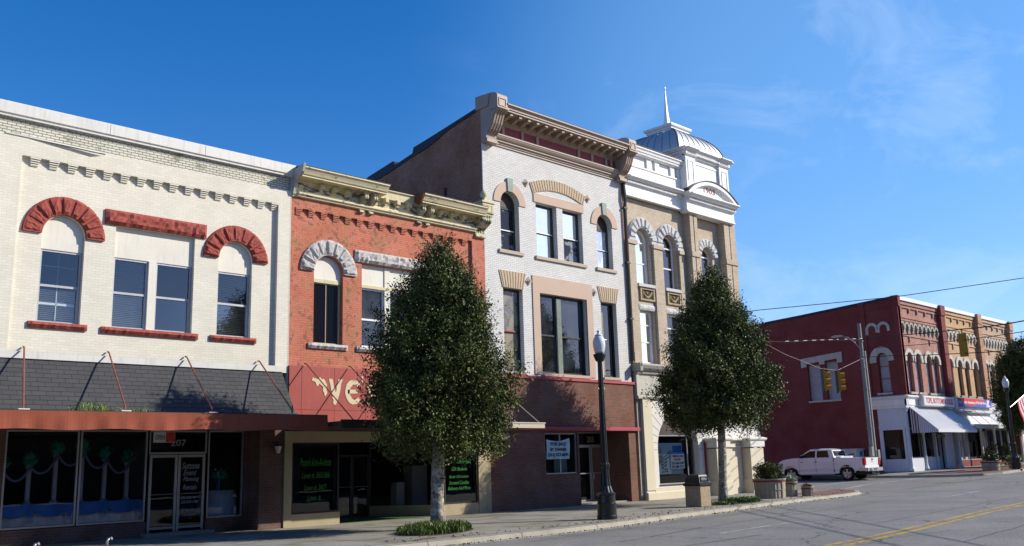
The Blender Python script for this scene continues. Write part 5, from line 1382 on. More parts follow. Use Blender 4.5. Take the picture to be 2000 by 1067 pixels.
# recessed glass front with bulkheads
m = MB()
m.box(59.95, 61.75, F+.04, F+.16, .5, 1.34); m.box(61.95, 64.2, F+.3, F+.45, .5, 1.34); m.box(65.8, 67.3, F+.25, F+.4, .5, 2.9); m.box(64.2, 64.32, F+.2, F+.6, .5, 2.9); m.box(65.0, 65.15, F+.5, F+.7, .5, 2.9); m.box(65.7, 65.82, F+.5, F+.7, .5, 2.9); m.box(65.15, 65.7, F+.6, F+.65, .5, 1.36)
m.build('bulkhead', M('cool white paint', (.58,.60,.66), .5, .05), ca)
q = frame_mb(60.0, 61.75, 1.34, 3.2, F+.08, .04, .05).build('shop_window', alu, ca); MB().quad((60.0,F+.11,1.36),(61.7,F+.11,1.36),(61.7,F+.11,3.2),(60.0,F+.11,3.2)).build('pane', glass_far, q)
q = frame_mb(61.95, 64.2, 1.34, 3.2, F+.36, .04, .05).build('shop_window', alu, ca); MB().quad((61.95,F+.39,1.36),(64.2,F+.39,1.36),(64.2,F+.39,3.2),(61.95,F+.39,3.2)).build('pane', glass_far, q)
q = frame_mb(65.15, 65.7, 1.34, 2.6, F+.6, .05, .05).build('door', alu, ca); MB().quad((65.2,F+.63,1.36),(65.68,F+.63,1.36),(65.68,F+.63,2.6),(65.2,F+.63,2.6)).build('pane', glass_far, q)
m = MB(); m.room(59.95, 67.0, F+.72, F+6, .5, 4.4); m.box(59.9, 67.2, F+.3, F+.7, 3.2, 5.2); m.build('shop_room', interior, ca)
for i, (x, y, lb) in enumerate(((60.6, 26.5, 'dark jacket on a stand nearest the street corner in the corner shop window'), (61.0, 26.9, 'grey jacket on a stand in the middle of the corner shop side window'), (60.7, 27.2, 'pale grey jacket on a stand farthest from the corner column'))):
    md = thing('clothes_stand', lb, 'clothes stand', (x, y, .6), 'garments on stands in the corner shop window')
    k = MB(); k.lathe(x, y, [(.14,1.2),(.16,1.5),(.13,1.8),(.20,2.1),(.10,2.2),(.04,2.25)], 12); k.build('garment', M('slate garment %d' % i, [(.03,.03,.04),(.10,.13,.17),(.16,.19,.22)][i], .9), md, smooth=True)
    k = MB(); k.lathe(x, y, [(.16,.55),(.16,.58),(.02,.6),(.02,1.2)], 10); k.lathe(x, y, [(.02,2.25),(.07,2.35),(.02,2.45)], 8); k.build('stand', alu, md)
# white sloping metal awning
def ribbed():
    m, t, b = base_mat('ribbed white awning metal'); g = N(t, 'ShaderNodeNewGeometry').outputs['Position']
    sp = N(t, 'ShaderNodeSeparateXYZ'); t.links.new(g, sp.inputs[0])
    s_ = math_(t, 'FRACT', math_(t, 'MULTIPLY', sp.outputs[1], 9.0)); f = mrange(t, s_, .40, .5)
    t.links.new(mix(t, f, (.60,.62,.65), (.34,.36,.42)), b.inputs['Base Color']); b.inputs['Roughness'].default_value = .5
    return m
AX0, AX1, AY = 59.95, 66.35, 23.75
m = MB(); m.quad((AX0,F-.12,4.50),(AX1,F-.12,4.50),(AX1+.2,AY,3.03),(AX0+.2,AY,3.03)); m.quad((AX0,F-.12,4.46),(AX0+.2,AY,2.99),(AX1+.2,AY,2.99),(AX1,F-.12,4.46)); m.box(AX0+.2, AX1+.2, AY-.03, AY, 2.86, 3.05)
awb = m.build('awning', M('white awning sheet', (.66,.68,.70), .45, .05, streak=.15), ca)
m = MB(); m.add([(AX0,F-.12,4.46),(AX0+.2,AY,3.0),(AX0+.2,AY,2.86),(AX0,F-.12,2.86)], [(0,1,2,3)]); m.build('end_panel', ribbed(), awb)
m = MB()
for y in (24.85, 25.0, 25.15):
    zt = 4.46-(25.28-y)/1.53*1.46
    m.prism([(y,2.86),(y+.06,2.86),(y+.06,zt+.05),(y,zt)], AX0+.2*(25.28-y)/1.53-.012, AX0+.2*(25.28-y)/1.53-.004, 'x')
m.build('maroon_stripe', M('maroon stripe', (.16,.02,.03), .6), awb)
m = MB()
for k in range(33):
    x = AX0+(AX1-AX0)*k/32; m.tube([(x,F-.13,4.51),(x+.2,AY,3.04)], .010, 4)
m.build('seam_rib', M('white awning sheet', (.66,.68,.70), .45, .05), awb)
# lit box sign and banner
s1 = thing('sign', 'long white box sign with red capitals TOPS, BOTTOMS & SOLES above the white awning', 'sign', (63.8, F-.3, 4.85))
m = MB(); m.bbox(61.35, 66.35, F-.50, F-.14, 4.60, 5.22, .03); m.build('box', M('white sign face', (.66,.66,.64), .4, .04), s1)
m = MB(); m.box(61.30, 66.40, F-.46, F-.2, 4.56, 4.60); m.box(61.30, 66.40, F-.46, F-.2, 5.22, 5.26); m.box(61.30, 61.35, F-.46, F-.18, 4.6, 5.22); m.box(66.35, 66.40, F-.46, F-.18, 4.6, 5.22); m.build('frame', grey_frame, s1)
text('TOPS, BOTTOMS & SOLES', 61.7, 66.1, 4.70, 5.12, F-.50, M('red sign capitals', (.42,.02,.04), .5), s1, bold=.02)
m = MB(); m.box(64.35, 65.75, F+.15, F+.2, 2.62, 2.80); s2 = tag(m.build('sign', dark_metal), 'small dark sign board above the corner shop door under the awning', 'sign')
text('TOPS, BOTTOMS & SOLES', 64.42, 65.68, 2.67, 2.75, F+.15, grey_stone, s2)
s3 = thing('banner', 'red and blue banner reading Little Union Academy of Martial Arts above a white canopy', 'banner', (70.8, F-.2, 5.0))
m = MB(); m.box(67.45, 74.35, F-.24, F-.22, 4.70, 5.30); m.build('cloth', M('blue banner', (.03,.09,.45), .6, .05, bump=0), s3)
m = MB(); m.prism([(67.45,5.30),(67.45,5.08)] + [(67.45+k*.45, 4.98+.14*math.cos(k*.55)-.012*k+.05*math.sin(k)) for k in range(1, 12)] + [(72.6,5.30)], F-.246, F-.24); m.build('red_wave', M('banner red', (.55,.02,.05), .6, bump=0), s3)
m = MB(); m.prism([(72.9,4.74),(73.2,5.26),(73.7,5.26),(73.4,4.95),(73.9,4.74)], F-.246, F-.24); m.prism([(73.9,4.72),(74.33,4.72),(74.33,5.28),(74.0,5.0)], F-.246, F-.24); m.build('kicking_figure', M('banner pink white', (.75,.55,.60), .6, bump=0), s3)
text('Little Union Academy of Martial Arts', 67.7, 72.9, 4.86, 5.12, F-.246, M('banner white', (.8,.8,.8), .6, bump=0), s3, bold=.02)
# middle and far shop fronts
wcol = M('greyed white paint', (.60,.61,.62), .55, .08, streak=.2)
m = MB(); m.box(67.1, 73.9, F-.02, F+.2, 4.3, 5.35); m.box(67.1, 73.9, F-.02, F+.1, 3.3, 4.3); rail(m, 67.3, 74.3, F-.02, [(.06,4.28),(.34,4.32),(.34,4.42),(.06,4.46)]); m.box(66.95, 67.35, F-.35, F+.1, 4.5, 5.35); m.build('shop_fascia', wcol, cb_)
m = MB(); m.quad((67.2,F-.04,4.22),(73.5,F-.04,4.22),(73.5,F-.3,3.5),(67.2,F-.3,3.5)); m.box(66.7, 73.7, 23.9, F, 3.22, 3.30); m.box(66.7, 73.7, 23.85, 23.92, 3.16, 3.42); cn_ = m.build('canopy', wcol, cb_)
for x in (68.0, 69.8, 71.6, 73.3):
    m = MB(); m.tube([(x, F-.2, 4.7), (x+.05, 23.95, 3.4)], .018, 5); m.build('hanger_rod', wcol, cn_)
m = MB(); m.box(73.9, 80.6, F-.02, F+.2, 4.3, 5.3); m.box(73.9, 80.6, F+.0, F+.1, 3.3, 4.3); m.box(73.9, 80.6, F-.12, F+.2, 5.2, 5.34); m.build('shop_fascia', wcol, cc)
m = MB(); m.box(73.8, 80.6, 23.9, F, 3.24, 3.32); m.box(73.8, 80.6, 23.85, 23.92, 3.18, 3.48); cn_ = m.build('canopy', wcol, cc)
for x in (75.0, 76.8):
    m = MB(); m.tube([(x, F-.2, 4.7), (x+.05, 23.95, 3.45)], .018, 5); m.build('hanger_rod', wcol, cn_)
for x in (71.5, 74.2): column(x, F-.1, .6, 3.22, .10, mat=wcol, par=cb_)
for x in (77.0, 79.8): column(x, F-.1, .6, 3.24, .10, mat=wcol, par=cc)
for bd, a, b in ((cb_, 67.6, 73.8), (cc, 74.4, 80.5)):
    m = MB(); m.box(a, b, F+.5, F+.6, .5, 1.05); m.build('bulkhead', block_side, bd)
    for i in range(2):
        x0_ = a+(b-a)*i/2; x1_ = x0_+(b-a)/2-.1
        q = frame_mb(x0_, x1_, 1.05, 3.2, F+.52, .05, .06).build('shop_window', grey_frame, bd)
        MB().quad((x0_,F+.56,1.05),(x1_,F+.56,1.05),(x1_,F+.56,3.2),(x0_,F+.56,3.2)).build('pane', glass_far, q)
    m = MB(); m.room(a-.2, b+.2, F+.62, F+6, .5, 3.25); m.build('shop_room', interior, bd)
pz = thing('window_poster', 'tall dark poster with a white kicker in the middle shop window', 'poster', (68.2, F+.4, 1.0))
m = MB(); m.box(67.75, 68.75, F+.40, F+.42, 1.0, 3.0); m.build('sheet', M('dark poster', (.05,.05,.06), .5), pz)
m = MB(); m.prism([(68.0,2.9),(68.2,2.9),(68.3,2.5),(68.5,2.9),(68.65,2.9),(68.4,2.2),(68.2,2.2)], F+.39, F+.40); m.prism([(68.2,1.5),(68.35,1.45),(68.4,1.2),(68.2,1.2)], F+.39, F+.40); m.build('kicker', M('poster white', (.6,.6,.6), .6), pz)
pz = thing('window_poster', 'narrow maroon and grey poster beside the second canopy post', 'poster', (73.4, F+.4, 1.0))
m = MB(); m.box(73.0, 74.0, F+.40, F+.42, 1.0, 3.1); m.build('sheet', M('maroon poster', (.10,.03,.04), .5), pz)
m = MB(); m.prism([(73.2,3.0),(73.5,3.0),(73.8,2.3),(73.5,1.6),(73.3,2.3)], F+.39, F+.40); m.build('figure', M('poster grey', (.3,.3,.32), .6), pz)

# ------------------------------------------------------------------ ground, road, pavements
def rz(x): return -.12 + min(1.0, rise(x)) if x < 110 else .88
def asphalt():
    m, t, b = base_mat('worn asphalt'); g = N(t, 'ShaderNodeNewGeometry').outputs['Position']
    c = mix(t, mrange(t, noise(t, g, .35, 6, .65), .35, .65), (.168,.162,.150), (.222,.215,.200)); c = mix(t, mrange(t, noise(t, g, 1.1, 6, .7, 1.5), .58, .68, 0, .4), c, (.085,.083,.080))
    sp = noise(t, g, 38, 3, .75)
    c = mix(t, mrange(t, sp, .55, .68), c, (.34,.34,.34)); c = mix(t, mrange(t, sp, .45, .33), c, (.055,.055,.058))
    c = mix(t, mrange(t, noise(t, g, 11, 3, .7), .56, .72, 0, .5), c, (.10,.10,.105))
    # long thin cracks
    wv = N(t, 'ShaderNodeTexVoronoi', feature='DISTANCE_TO_EDGE'); wv.inputs['Scale'].default_value = .16
    vm = N(t, 'ShaderNodeVectorMath', operation='ADD'); nn = N(t, 'ShaderNodeTexNoise'); nn.inputs['Scale'].default_value = .8; nn.inputs['Detail'].default_value = 6
    t.links.new(g, nn.inputs['Vector']); t.links.new(g, vm.inputs[0]); t.links.new(nn.outputs['Color'], vm.inputs[1]); t.links.new(vm.outputs[0], wv.inputs['Vector'])
    c = mix(t, mrange(t, wv.outputs['Distance'], .0, .005, .85, 0), c, (.02,.02,.02))
    t.links.new(c, b.inputs['Base Color']); b.inputs['Roughness'].default_value = .82; b.inputs['Specular IOR Level'].default_value = .4
    bn = N(t, 'ShaderNodeBump'); bn.inputs['Strength'].default_value = .5; bn.inputs['Distance'].default_value = .01
    t.links.new(noise(t, g, 55, 3, .7), bn.inputs['Height']); t.links.new(bn.outputs[0], b.inputs['Normal'])
    return m
def pave():
    m, t, b = base_mat('stained pavement concrete'); g = N(t, 'ShaderNodeNewGeometry').outputs['Position']
    c = mix(t, mrange(t, noise(t, g, .8, 6, .65), .35, .65), (.30,.285,.245), (.24,.225,.185))
    c = mix(t, mrange(t, noise(t, g, .45, 5, .6, 1.2), .48, .62, 0, .75), c, (.115,.105,.055))
    c = mix(t, mrange(t, noise(t, g, 30, 3, .7), .55, .7, 0, .35), c, (.12,.12,.11))
    bt = N(t, 'ShaderNodeTexBrick'); bt.offset = 0; bt.inputs['Scale'].default_value = 1; bt.inputs['Brick Width'].default_value = 1.9; bt.inputs['Row Height'].default_value = 1.6; bt.inputs['Mortar Size'].default_value = .022
    t.links.new(g, bt.inputs['Vector'])
    c = mix(t, math_(t, 'MULTIPLY', bt.outputs['Fac'], .85), c, (.05,.048,.04))
    t.links.new(c, b.inputs['Base Color']); b.inputs['Roughness'].default_value = .85
    bn = N(t, 'ShaderNodeBump'); bn.inputs['Strength'].default_value = .35; bn.inputs['Distance'].default_value = .01
    t.links.new(noise(t, g, 45, 4, .7), bn.inputs['Height']); t.links.new(bn.outputs[0], b.inputs['Normal'])
    return m
def ground_brick():
    m, t, b = base_mat('red brick pavers'); g = N(t, 'ShaderNodeNewGeometry').outputs['Position']
    bt = N(t, 'ShaderNodeTexBrick'); bt.inputs['Scale'].default_value = 1; bt.inputs['Brick Width'].default_value = .22; bt.inputs['Row Height'].default_value = .11; bt.inputs['Mortar Size'].default_value = .008
    bt.inputs['Color1'].default_value = (.24,.10,.07,1); bt.inputs['Color2'].default_value = (.17,.07,.055,1); bt.inputs['Mortar'].default_value = (.12,.09,.07,1)
    t.links.new(g, bt.inputs['Vector'])
    c = mix(t, mrange(t, noise(t, g, .9, 5, .6), .35, .7, 0, .5), bt.outputs['Color'], (.11,.075,.06))
    t.links.new(c, b.inputs['Base Color']); b.inputs['Roughness'].default_value = .85
    return m
asph, pav, gbrick = asphalt(), pave(), ground_brick()
curb_mat = M('worn kerb concrete', (.34,.32,.26), .85, .22, 2.2, .35, 30, streak=.15)
xs = [-400, -100, -40, -10] + list(range(0, 38, 6)) + [38+k for k in range(0, 24)] + [66, 80, 110, 200, 500, 1500, 4000]
m = MB()
for a, b in zip(xs, xs[1:]):
    ya = [-1500, -200, 0, 40, 200, 3000]
    for y0, y1 in zip(ya, ya[1:]):
        m.quad((a,y0,rz(a)),(b,y0,rz(b)),(b,y1,rz(b)),(a,y1,rz(a)))
tag(m.build('road', asph), None, None, kind='structure')
near = [(-30,17.1),(19,17.15),(21,17.4),(24.8,18.05),(28.4,18.5),(32.8,19.15),(36.6,19.6),(39.6,19.8),(41.5,20.15),(42.8,20.9),(43.8,22.1),(44.3,23.6),(44.5,26),(44.6,60)]
far = [(56.4,60),(56.35,27),(56.3,23.4),(56.6,21.6),(57.3,20.4),(58.5,19.75),(60.5,19.55),(64,20.0),(70,20.8),(80,21.4),(105,21.8)]
def slab(path, name, mat, inner, off=0., ymax=60, lift=0., xlim=None):
    """strip mesh between a kerb path (as y(x) lower envelope) and ymax"""
    px_ = [p[0] for p in path]; m = MB()
    P = [p for p in path if p[1] < 59]
    if P[0][0] > P[-1][0]: P = P[::-1]
    P = sorted(P)
    xsn = sorted(set([p[0] for p in P] + [x for x in np.arange(P[0][0], P[-1][0], 1.0)]))
    f = lambda x: float(np.interp(x, [p[0] for p in P], [p[1] for p in P]))
    for a, b in zip(xsn, xsn[1:]):
        if xlim and (b <= xlim[0] or a >= xlim[1]): continue
        m.quad((a,f(a)+off,rise(a)+lift),(b,f(b)+off,rise(b)+lift),(b,ymax,rise(b)+lift),(a,ymax,rise(a)+lift))
    return tag(m.build(name, mat), None, None, kind='structure')
slab(near, 'pavement', pav, None)
slab(far, 'pavement', pav, None)
slab(near, 'brick_paving', gbrick, None, off=.2, ymax=22.4, lift=.004, xlim=(38.6, 43.4))
slab(far, 'brick_paving', gbrick, None, off=.25, ymax=23.4, lift=.004, xlim=(57.5, 71))
m = MB(); m.quad((44.3,24,.04),(44.3,60,.04),(41.7,60,.03),(41.7,24,.03)); 
def kerb(path, seed=0):
    m = MB(); prof = [(.16,.003),(.02,.003),(0,-.02),(-.035,-.115),(-.30,-.112),(-.30,-.14)]
    pts = []
    for (xa, ya), (xb, yb) in zip(path, path[1:]):
        n_ = max(1, int(math.hypot(xb-xa, yb-ya)/1.0)); pts += [(xa+(xb-xa)*k/n_, ya+(yb-ya)*k/n_) for k in range(n_)]
    pts.append(path[-1]); rows = []
    for i, (x, y) in enumerate(pts):
        x0_, y0_ = pts[max(i-1,0)]; x1_, y1_ = pts[min(i+1,len(pts)-1)]
        dx, dy = x1_-x0_, y1_-y0_; l = math.hypot(dx, dy); nx_, ny_ = -dy/l, dx/l
        rows.append([(x+nx_*o, y+ny_*o, rise(x)+z+ (0.001 if 1 else 0)) for o, z in prof])
    K_ = len(prof)
    m.add([q for r_ in rows for q in r_], [(i*K_+k, i*K_+k+1, (i+1)*K_+k+1, (i+1)*K_+k) for i in range(len(pts)-1) for k in range(K_-1)])
    o = tag(m.build('kerb', curb_mat), None, None, kind='structure')
    jm = MB()
    for i in range(2, len(pts)-1, 3):
        x, y = pts[i]; x1_, y1_ = pts[i+1]; dx, dy = x1_-x, y1_-y; l = math.hypot(dx, dy); tx, ty = dx/l*.012, dy/l*.012; nx_, ny_ = -dy/l, dx/l
        for (o0, z0), (o1, z1) in zip(prof[:5], prof[1:5]):
            e = .004
            jm.quad((x-tx+nx_*o0-nx_*e, y-ty+ny_*o0-ny_*e, rise(x)+z0+e), (x+tx+nx_*o0-nx_*e, y+ty+ny_*o0-ny_*e, rise(x)+z0+e), (x+tx+nx_*o1-nx_*e, y+ty+ny_*o1-ny_*e, rise(x)+z1+e), (x-tx+nx_*o1-nx_*e, y-ty+ny_*o1-ny_*e, rise(x)+z1+e))
    tag(jm.build('kerb_joint', dk_joint), None, None, kind='structure')
kerb(near); kerb([(p[0], p[1]) for p in far])
# opposite pavement, where the photographer stands
m = MB(); m.box(-60, 140, -9, -1.6, -.3, .0); tag(m.build('pavement', pav), None, None, kind='structure')
def paint_mat(name, col, lo, hi):
    m, t, b = base_mat(name); g = N(t, 'ShaderNodeNewGeometry').outputs['Position']
    out = t.nodes['Material Output']; tr = N(t, 'ShaderNodeBsdfTransparent'); mx = N(t, 'ShaderNodeMixShader')
    b.inputs['Base Color'].default_value = (*col, 1); b.inputs['Roughness'].default_value = .7
    n_ = math_(t, 'ADD', math_(t, 'MULTIPLY', noise(t, g, 14, 5, .8), .7), math_(t, 'MULTIPLY', noise(t, g, 1.2, 3, .6), .3))
    t.links.new(mrange(t, n_, lo, hi), mx.inputs[0]); t.links.new(tr.outputs[0], mx.inputs[1]); t.links.new(b.outputs[0], mx.inputs[2]); t.links.new(mx.outputs[0], out.inputs['Surface'])
    return m
yel = paint_mat('worn yellow line', (.52,.33,.04), .40, .50); whp = paint_mat('worn white line', (.50,.50,.48), .40, .56); whf = paint_mat('faded white paint', (.34,.34,.33), .46, .60)
def mark(pts, w, mat, name='road_marking', lift=.005):
    m = MB(); P = []
    for (xa, ya), (xb, yb) in zip(pts, pts[1:]):
        n_ = max(1, int(math.hypot(xb-xa, yb-ya)/1.0)); P += [(xa+(xb-xa)*k/n_, ya+(yb-ya)*k/n_) for k in range(n_)]
    P.append(pts[-1])
    for (xa, ya), (xb, yb) in zip(P, P[1:]):
        l = math.hypot(xb-xa, yb-ya); nx_, ny_ = -(yb-ya)/l*w/2, (xb-xa)/l*w/2
        m.quad((xa-nx_,ya-ny_,rz(xa)+lift),(xb-nx_,yb-ny_,rz(xb)+lift),(xb+nx_,yb+ny_,rz(xb)+lift),(xa+nx_,ya+ny_,rz(xa)+lift))
    return tag(m.build(name, mat), None, None, kind='structure')
mark([(8, 8.75), (18.05, 9.58), (22.2, 9.95), (29.2, 10.82), (35.4, 11.4), (48, 12.7)], .13, yel)
mark([(8, 8.45), (18.1, 9.27), (22.2, 9.62), (29.2, 10.46), (34.5, 11.0), (48, 12.3)], .13, yel)
mark([(19.9, 13.3), (22.2, 13.55), (24.3, 13.72)], .10, whp)
mark([(38.8, 15.5), (44.2, 16.0)], .12, whp)
mark([(37.2, 19.35), (39.3, 19.0), (41.4, 18.2), (43.9, 16.3), (45.5, 14.6), (47.0, 12.9)], .13, whp)
mark([(42.6, 20.2), (44.5, 19.9), (48.2, 18.3), (50.6, 16.2), (52.5, 14.3)], .12, whp)
mark([(46.0, 23.3), (50.9, 24.0), (55.8, 23.2)], .25, whp); mark([(47.3, 26.4), (50.6, 26.2), (55.6, 26.1)], .22, whp)
mark([(47.9, 27.2), (49.8, 27.4)], .2, whf)
m = MB(); m.add([(15.7,15.2,-.115),(15.1,14.7,-.115),(16.2,14.0,-.115),(18.9,14.1,-.115),(17.2,14.45,-.115),(17.4,15.05,-.115)], [(0,1,2,3,4,5)]); tag(m.build('road_marking', whf), None, None, kind='structure')
m = MB(); m.quad((16.9,11.35,-.115),(17.6,11.2,-.115),(18.0,11.55,-.115),(17.3,11.7,-.115)); tag(m.build('road_marking', whf), None, None, kind='structure')
mark([(42.5,20.6),(44.5,20.1),(48.5,20.0),(52,19.6),(56,19.2)], .5, paint_mat('dusty gutter strip', (.26,.24,.19), .36, .62), 'gutter_strip', .003)
rndg = random.Random(12)
def wiggle(x0, y0, x1, y1, amp=.12, n=26):
    P = []; o = 0
    for k in range(n+1):
        o += rndg.uniform(-amp, amp)*.5; o *= .85; l = math.hypot(x1-x0, y1-y0); u = k/n
        P.append((x0+(x1-x0)*u-(y1-y0)/l*o, y0+(y1-y0)*u+(x1-x0)/l*o))
    return P
tar = M('tar seam', (.02,.02,.02), .6, .2)
for q in ((16,15.9,33,18.2),(22,14.9,40,16.9),(24,11.5,46,13.6),(20,7.6,36,9.0),(27,12.9,27.8,16.9),(36,13.5,35,17.8),(31,9.5,32,12.7)):
    mark(wiggle(*q), .022, tar, 'crack_seal', .004)
for P in ([(13.5,9.2),(15.0,9.6),(16.2,9.55)], [(13,10.6),(14.8,11.6),(17,12.1),(20,12.2)], [(17.0,14.0),(19.3,14.4),(21.5,14.9)]):
    mark(P, .035, tar, 'tar_seam', .004)
mark([(14.0,17.7),(14.9,17.95)], .12, M('rusty leaf debris', (.07,.04,.02), .9), 'debris', .125)

# ------------------------------------------------------------------ trees and plants
def leaf_mat(name, dark, light, rough=.38, tr=.0):
    m, t, b = base_mat(name); g = N(t, 'ShaderNodeNewGeometry')
    n1 = mrange(t, noise(t, g.outputs['Position'], 2.4, 3, .6), .3, .7); n2 = noise(t, g.outputs['Position'], 40, 2, .5)
    f = math_(t, 'ADD', math_(t, 'MULTIPLY', n1, .55), math_(t, 'MULTIPLY', g.outputs['Random Per Island'], .45))
    c = mix(t, mrange(t, f, .25, .75), dark, light)
    t.links.new(c, b.inputs['Base Color']); b.inputs['Roughness'].default_value = rough; b.inputs['Specular IOR Level'].default_value = .28
    return m
holly = leaf_mat('holly leaf', (.010,.022,.005), (.125,.155,.030), .55)
def np_mesh(name, V, nper, mat, parent=None, smooth=False):
    """mesh of separate n-gons from an array (faces, nper, 3)"""
    me = bpy.data.meshes.new(name); nf = len(V)
    me.vertices.add(nf*nper); me.vertices.foreach_set('co', V.reshape(-1).astype(np.float32))
    me.loops.add(nf*nper); me.loops.foreach_set('vertex_index', np.arange(nf*nper, dtype=np.int32))
    me.polygons.add(nf); me.polygons.foreach_set('loop_start', np.arange(0, nf*nper, nper, dtype=np.int32)); me.polygons.foreach_set('loop_total', np.full(nf, nper, dtype=np.int32))
    me.update(calc_edges=True); me.materials.append(mat)
    o = bpy.data.objects.new(name, me); C.objects.link(o)
    if parent is not None: attach(o, parent)
    return o
def leaves(centres, size, rg, up=.35, wid=.42):
    n = len(centres)
    a = rg.normal(size=(n, 3)); a[:,2] += up; a /= np.linalg.norm(a, axis=1)[:,None]
    t = rg.normal(size=(n, 3)); b = np.cross(a, t); b /= np.linalg.norm(b, axis=1)[:,None]; nrm = np.cross(a, b)
    s = (size*rg.uniform(.65, 1.3, n))[:,None]
    q = np.stack([centres-a*s*.5, centres+b*s*wid*.5+nrm*s*.08, centres+a*s*.5, centres-b*s*wid*.5+nrm*s*.08], axis=1)
    return q
def tree(name, x, y, prof, label, cat, trunk_r, seed, nclump=1500, per=42, lean=(0,0), leaf=.085, group=None, z0=0., mat=holly, trunk_top=None, shift=0.):
    rg = np.random.default_rng(seed); t = thing(name, label, cat, (x, y, z0), group)
    zs_ = np.array([p[0] for p in prof]); rs = np.array([p[1] for p in prof])
    # lumpy outline: radius modulated by a few random waves in angle and height
    ph = rg.uniform(0, 6.28, 8)
    def RR(z, a):
        r = np.interp(z, zs_, rs)
        return r*(1+.10*np.sin(3*a+ph[0]+z)+.09*np.sin(5*a+ph[1]-1.9*z)+.08*np.sin(2*a+ph[2]+2.9*z)+.07*np.sin(9*a+ph[3]+4.5*z))
    wz = rs.copy(); zz = rg.uniform(zs_[0], zs_[-1], nclump*6); acc = rg.uniform(0, rs.max()**1.5, nclump*6) < np.interp(zz, zs_, rs)**1.5
    zz = zz[acc][:nclump]; n = len(zz); aa = rg.uniform(0, 2*PI, n); u = rg.uniform(0, 1, n)**.42
    r = RR(zz, aa)*u*.95
    # underside rises towards the trunk
    zlow = zs_[0] + .8*(1-np.clip(r/max(.1, rs.max()), 0, 1)) + .28*(1+np.sin(3*aa+ph[4])*np.cos(2*aa+ph[5])); zz = np.maximum(zz, zlow)
    sx = shift*(zz-zs_[0])/(zs_[-1]-zs_[0])
    cc_ = np.stack([x+r*np.cos(aa)+sx, y+r*np.sin(aa), z0+zz], 1)
    cs_ = rg.uniform(.10, .24, n)
    pts = (cc_[:,None,:] + rg.normal(size=(n, per, 3))*cs_[:,None,None]*np.array([1,1,.85])).reshape(-1, 3)
    Q = [leaves(pts, leaf, rg)]
    nc = n*9; zz2 = np.repeat(zz, 9)[:nc]; a2 = rg.uniform(0, 2*PI, nc); u2 = rg.uniform(0, .86, nc)**.6
    z2 = np.clip(zz2, zs_[0]+.25, None); r2 = RR(z2, a2)*u2; z2 = np.maximum(z2, zs_[0]+.85*(1-np.clip(r2/rs.max(),0,1)))
    Q.append(leaves(np.stack([x+r2*np.cos(a2)+shift*(z2-zs_[0])/(zs_[-1]-zs_[0]), y+r2*np.sin(a2), z0+z2], 1), leaf*1.9, rg, .2, .6))
    nt_ = max(60, nclump//6); zt_ = rg.uniform(zs_[0]+.1, zs_[-1]-.15, nt_*3); kk = rg.uniform(0, rs.max(), nt_*3) < np.interp(zt_, zs_, rs); zt_ = zt_[kk][:nt_]; nt_ = len(zt_)
    at_ = rg.uniform(0, 2*PI, nt_); rt_ = RR(zt_, at_)*rg.uniform(.78, 1.05, nt_)
    ct_ = np.stack([x+rt_*np.cos(at_)+shift*(zt_-zs_[0])/(zs_[-1]-zs_[0]), y+rt_*np.sin(at_), z0+zt_], 1)
    dt_ = np.stack([np.cos(at_)*.7, np.sin(at_)*.7, rg.uniform(.2, 1.1, nt_)], 1); dt_ /= np.linalg.norm(dt_, axis=1)[:,None]
    q1 = rg.normal(size=(nt_, 120))*.20; q2 = rg.normal(size=(nt_, 120, 3))*.085
    Q.append(leaves((ct_[:,None,:]+dt_[:,None,:]*q1[:,:,None]+q2).reshape(-1, 3), leaf*1.05, rg))
    nbp = 130; zb_ = rg.uniform(zs_[0]+.1, zs_[-1]-.4, nbp); ab_ = rg.uniform(0, 2*PI, nbp); rb_ = RR(zb_, ab_)*rg.uniform(.93, 1.06, nbp)
    cb2 = np.stack([x+rb_*np.cos(ab_)+shift*(zb_-zs_[0])/(zs_[-1]-zs_[0]), y+rb_*np.sin(ab_), z0+zb_], 1)
    Q.append(leaves((cb2[:,None,:]+rg.normal(size=(nbp, 150, 3))*rg.uniform(.10, .20, nbp)[:,None,None]).reshape(-1, 3), leaf, rg))
    # upright shoots breaking the outline
    ns = nclump//2; zz = rg.uniform(zs_[0]+.2, zs_[-1]-.05, ns); aa = rg.uniform(0, 2*PI, ns); r = RR(zz, aa)*rg.uniform(.9, 1.03, ns)
    base = np.stack([x+r*np.cos(aa)+shift*(zz-zs_[0])/(zs_[-1]-zs_[0]), y+r*np.sin(aa), z0+zz], 1)
    d = np.stack([np.cos(aa)*.5, np.sin(aa)*.5, np.full(ns, .8)], 1)+rg.normal(size=(ns,3))*.25; d /= np.linalg.norm(d, axis=1)[:,None]
    Ls = rg.uniform(.15, .62, ns)
    k = rg.uniform(0, 1, (ns, 16)); sp_ = (base[:,None,:]+d[:,None,:]*(Ls[:,None]*k)[:,:,None]+rg.normal(size=(ns,16,3))*.028).reshape(-1, 3)
    Q.append(leaves(sp_, leaf*.85, rg, .6))
    np_mesh('crown', np.concatenate(Q), 4, mat, t)
    m = MB(); top_ = trunk_top or zs_[-1]*.8; pts_ = []; rad_ = []
    for i in range(15):
        q = i/14; pts_.append((x+.04*math.sin(q*9+seed)+lean[0]*q, y+.04*math.cos(q*7)+lean[1]*q, z0-.05+top_*q)); rad_.append(trunk_r*(1.18-.5*q if i else 1.45)*(1+.05*math.sin(i*2.3)) if q < .5 else trunk_r*(1.3-1.15*q))
    m.tube(pts_, rad_, 14)
    o = m.build('trunk', bark, t, smooth=True)
    m = MB(); rnd = random.Random(seed)
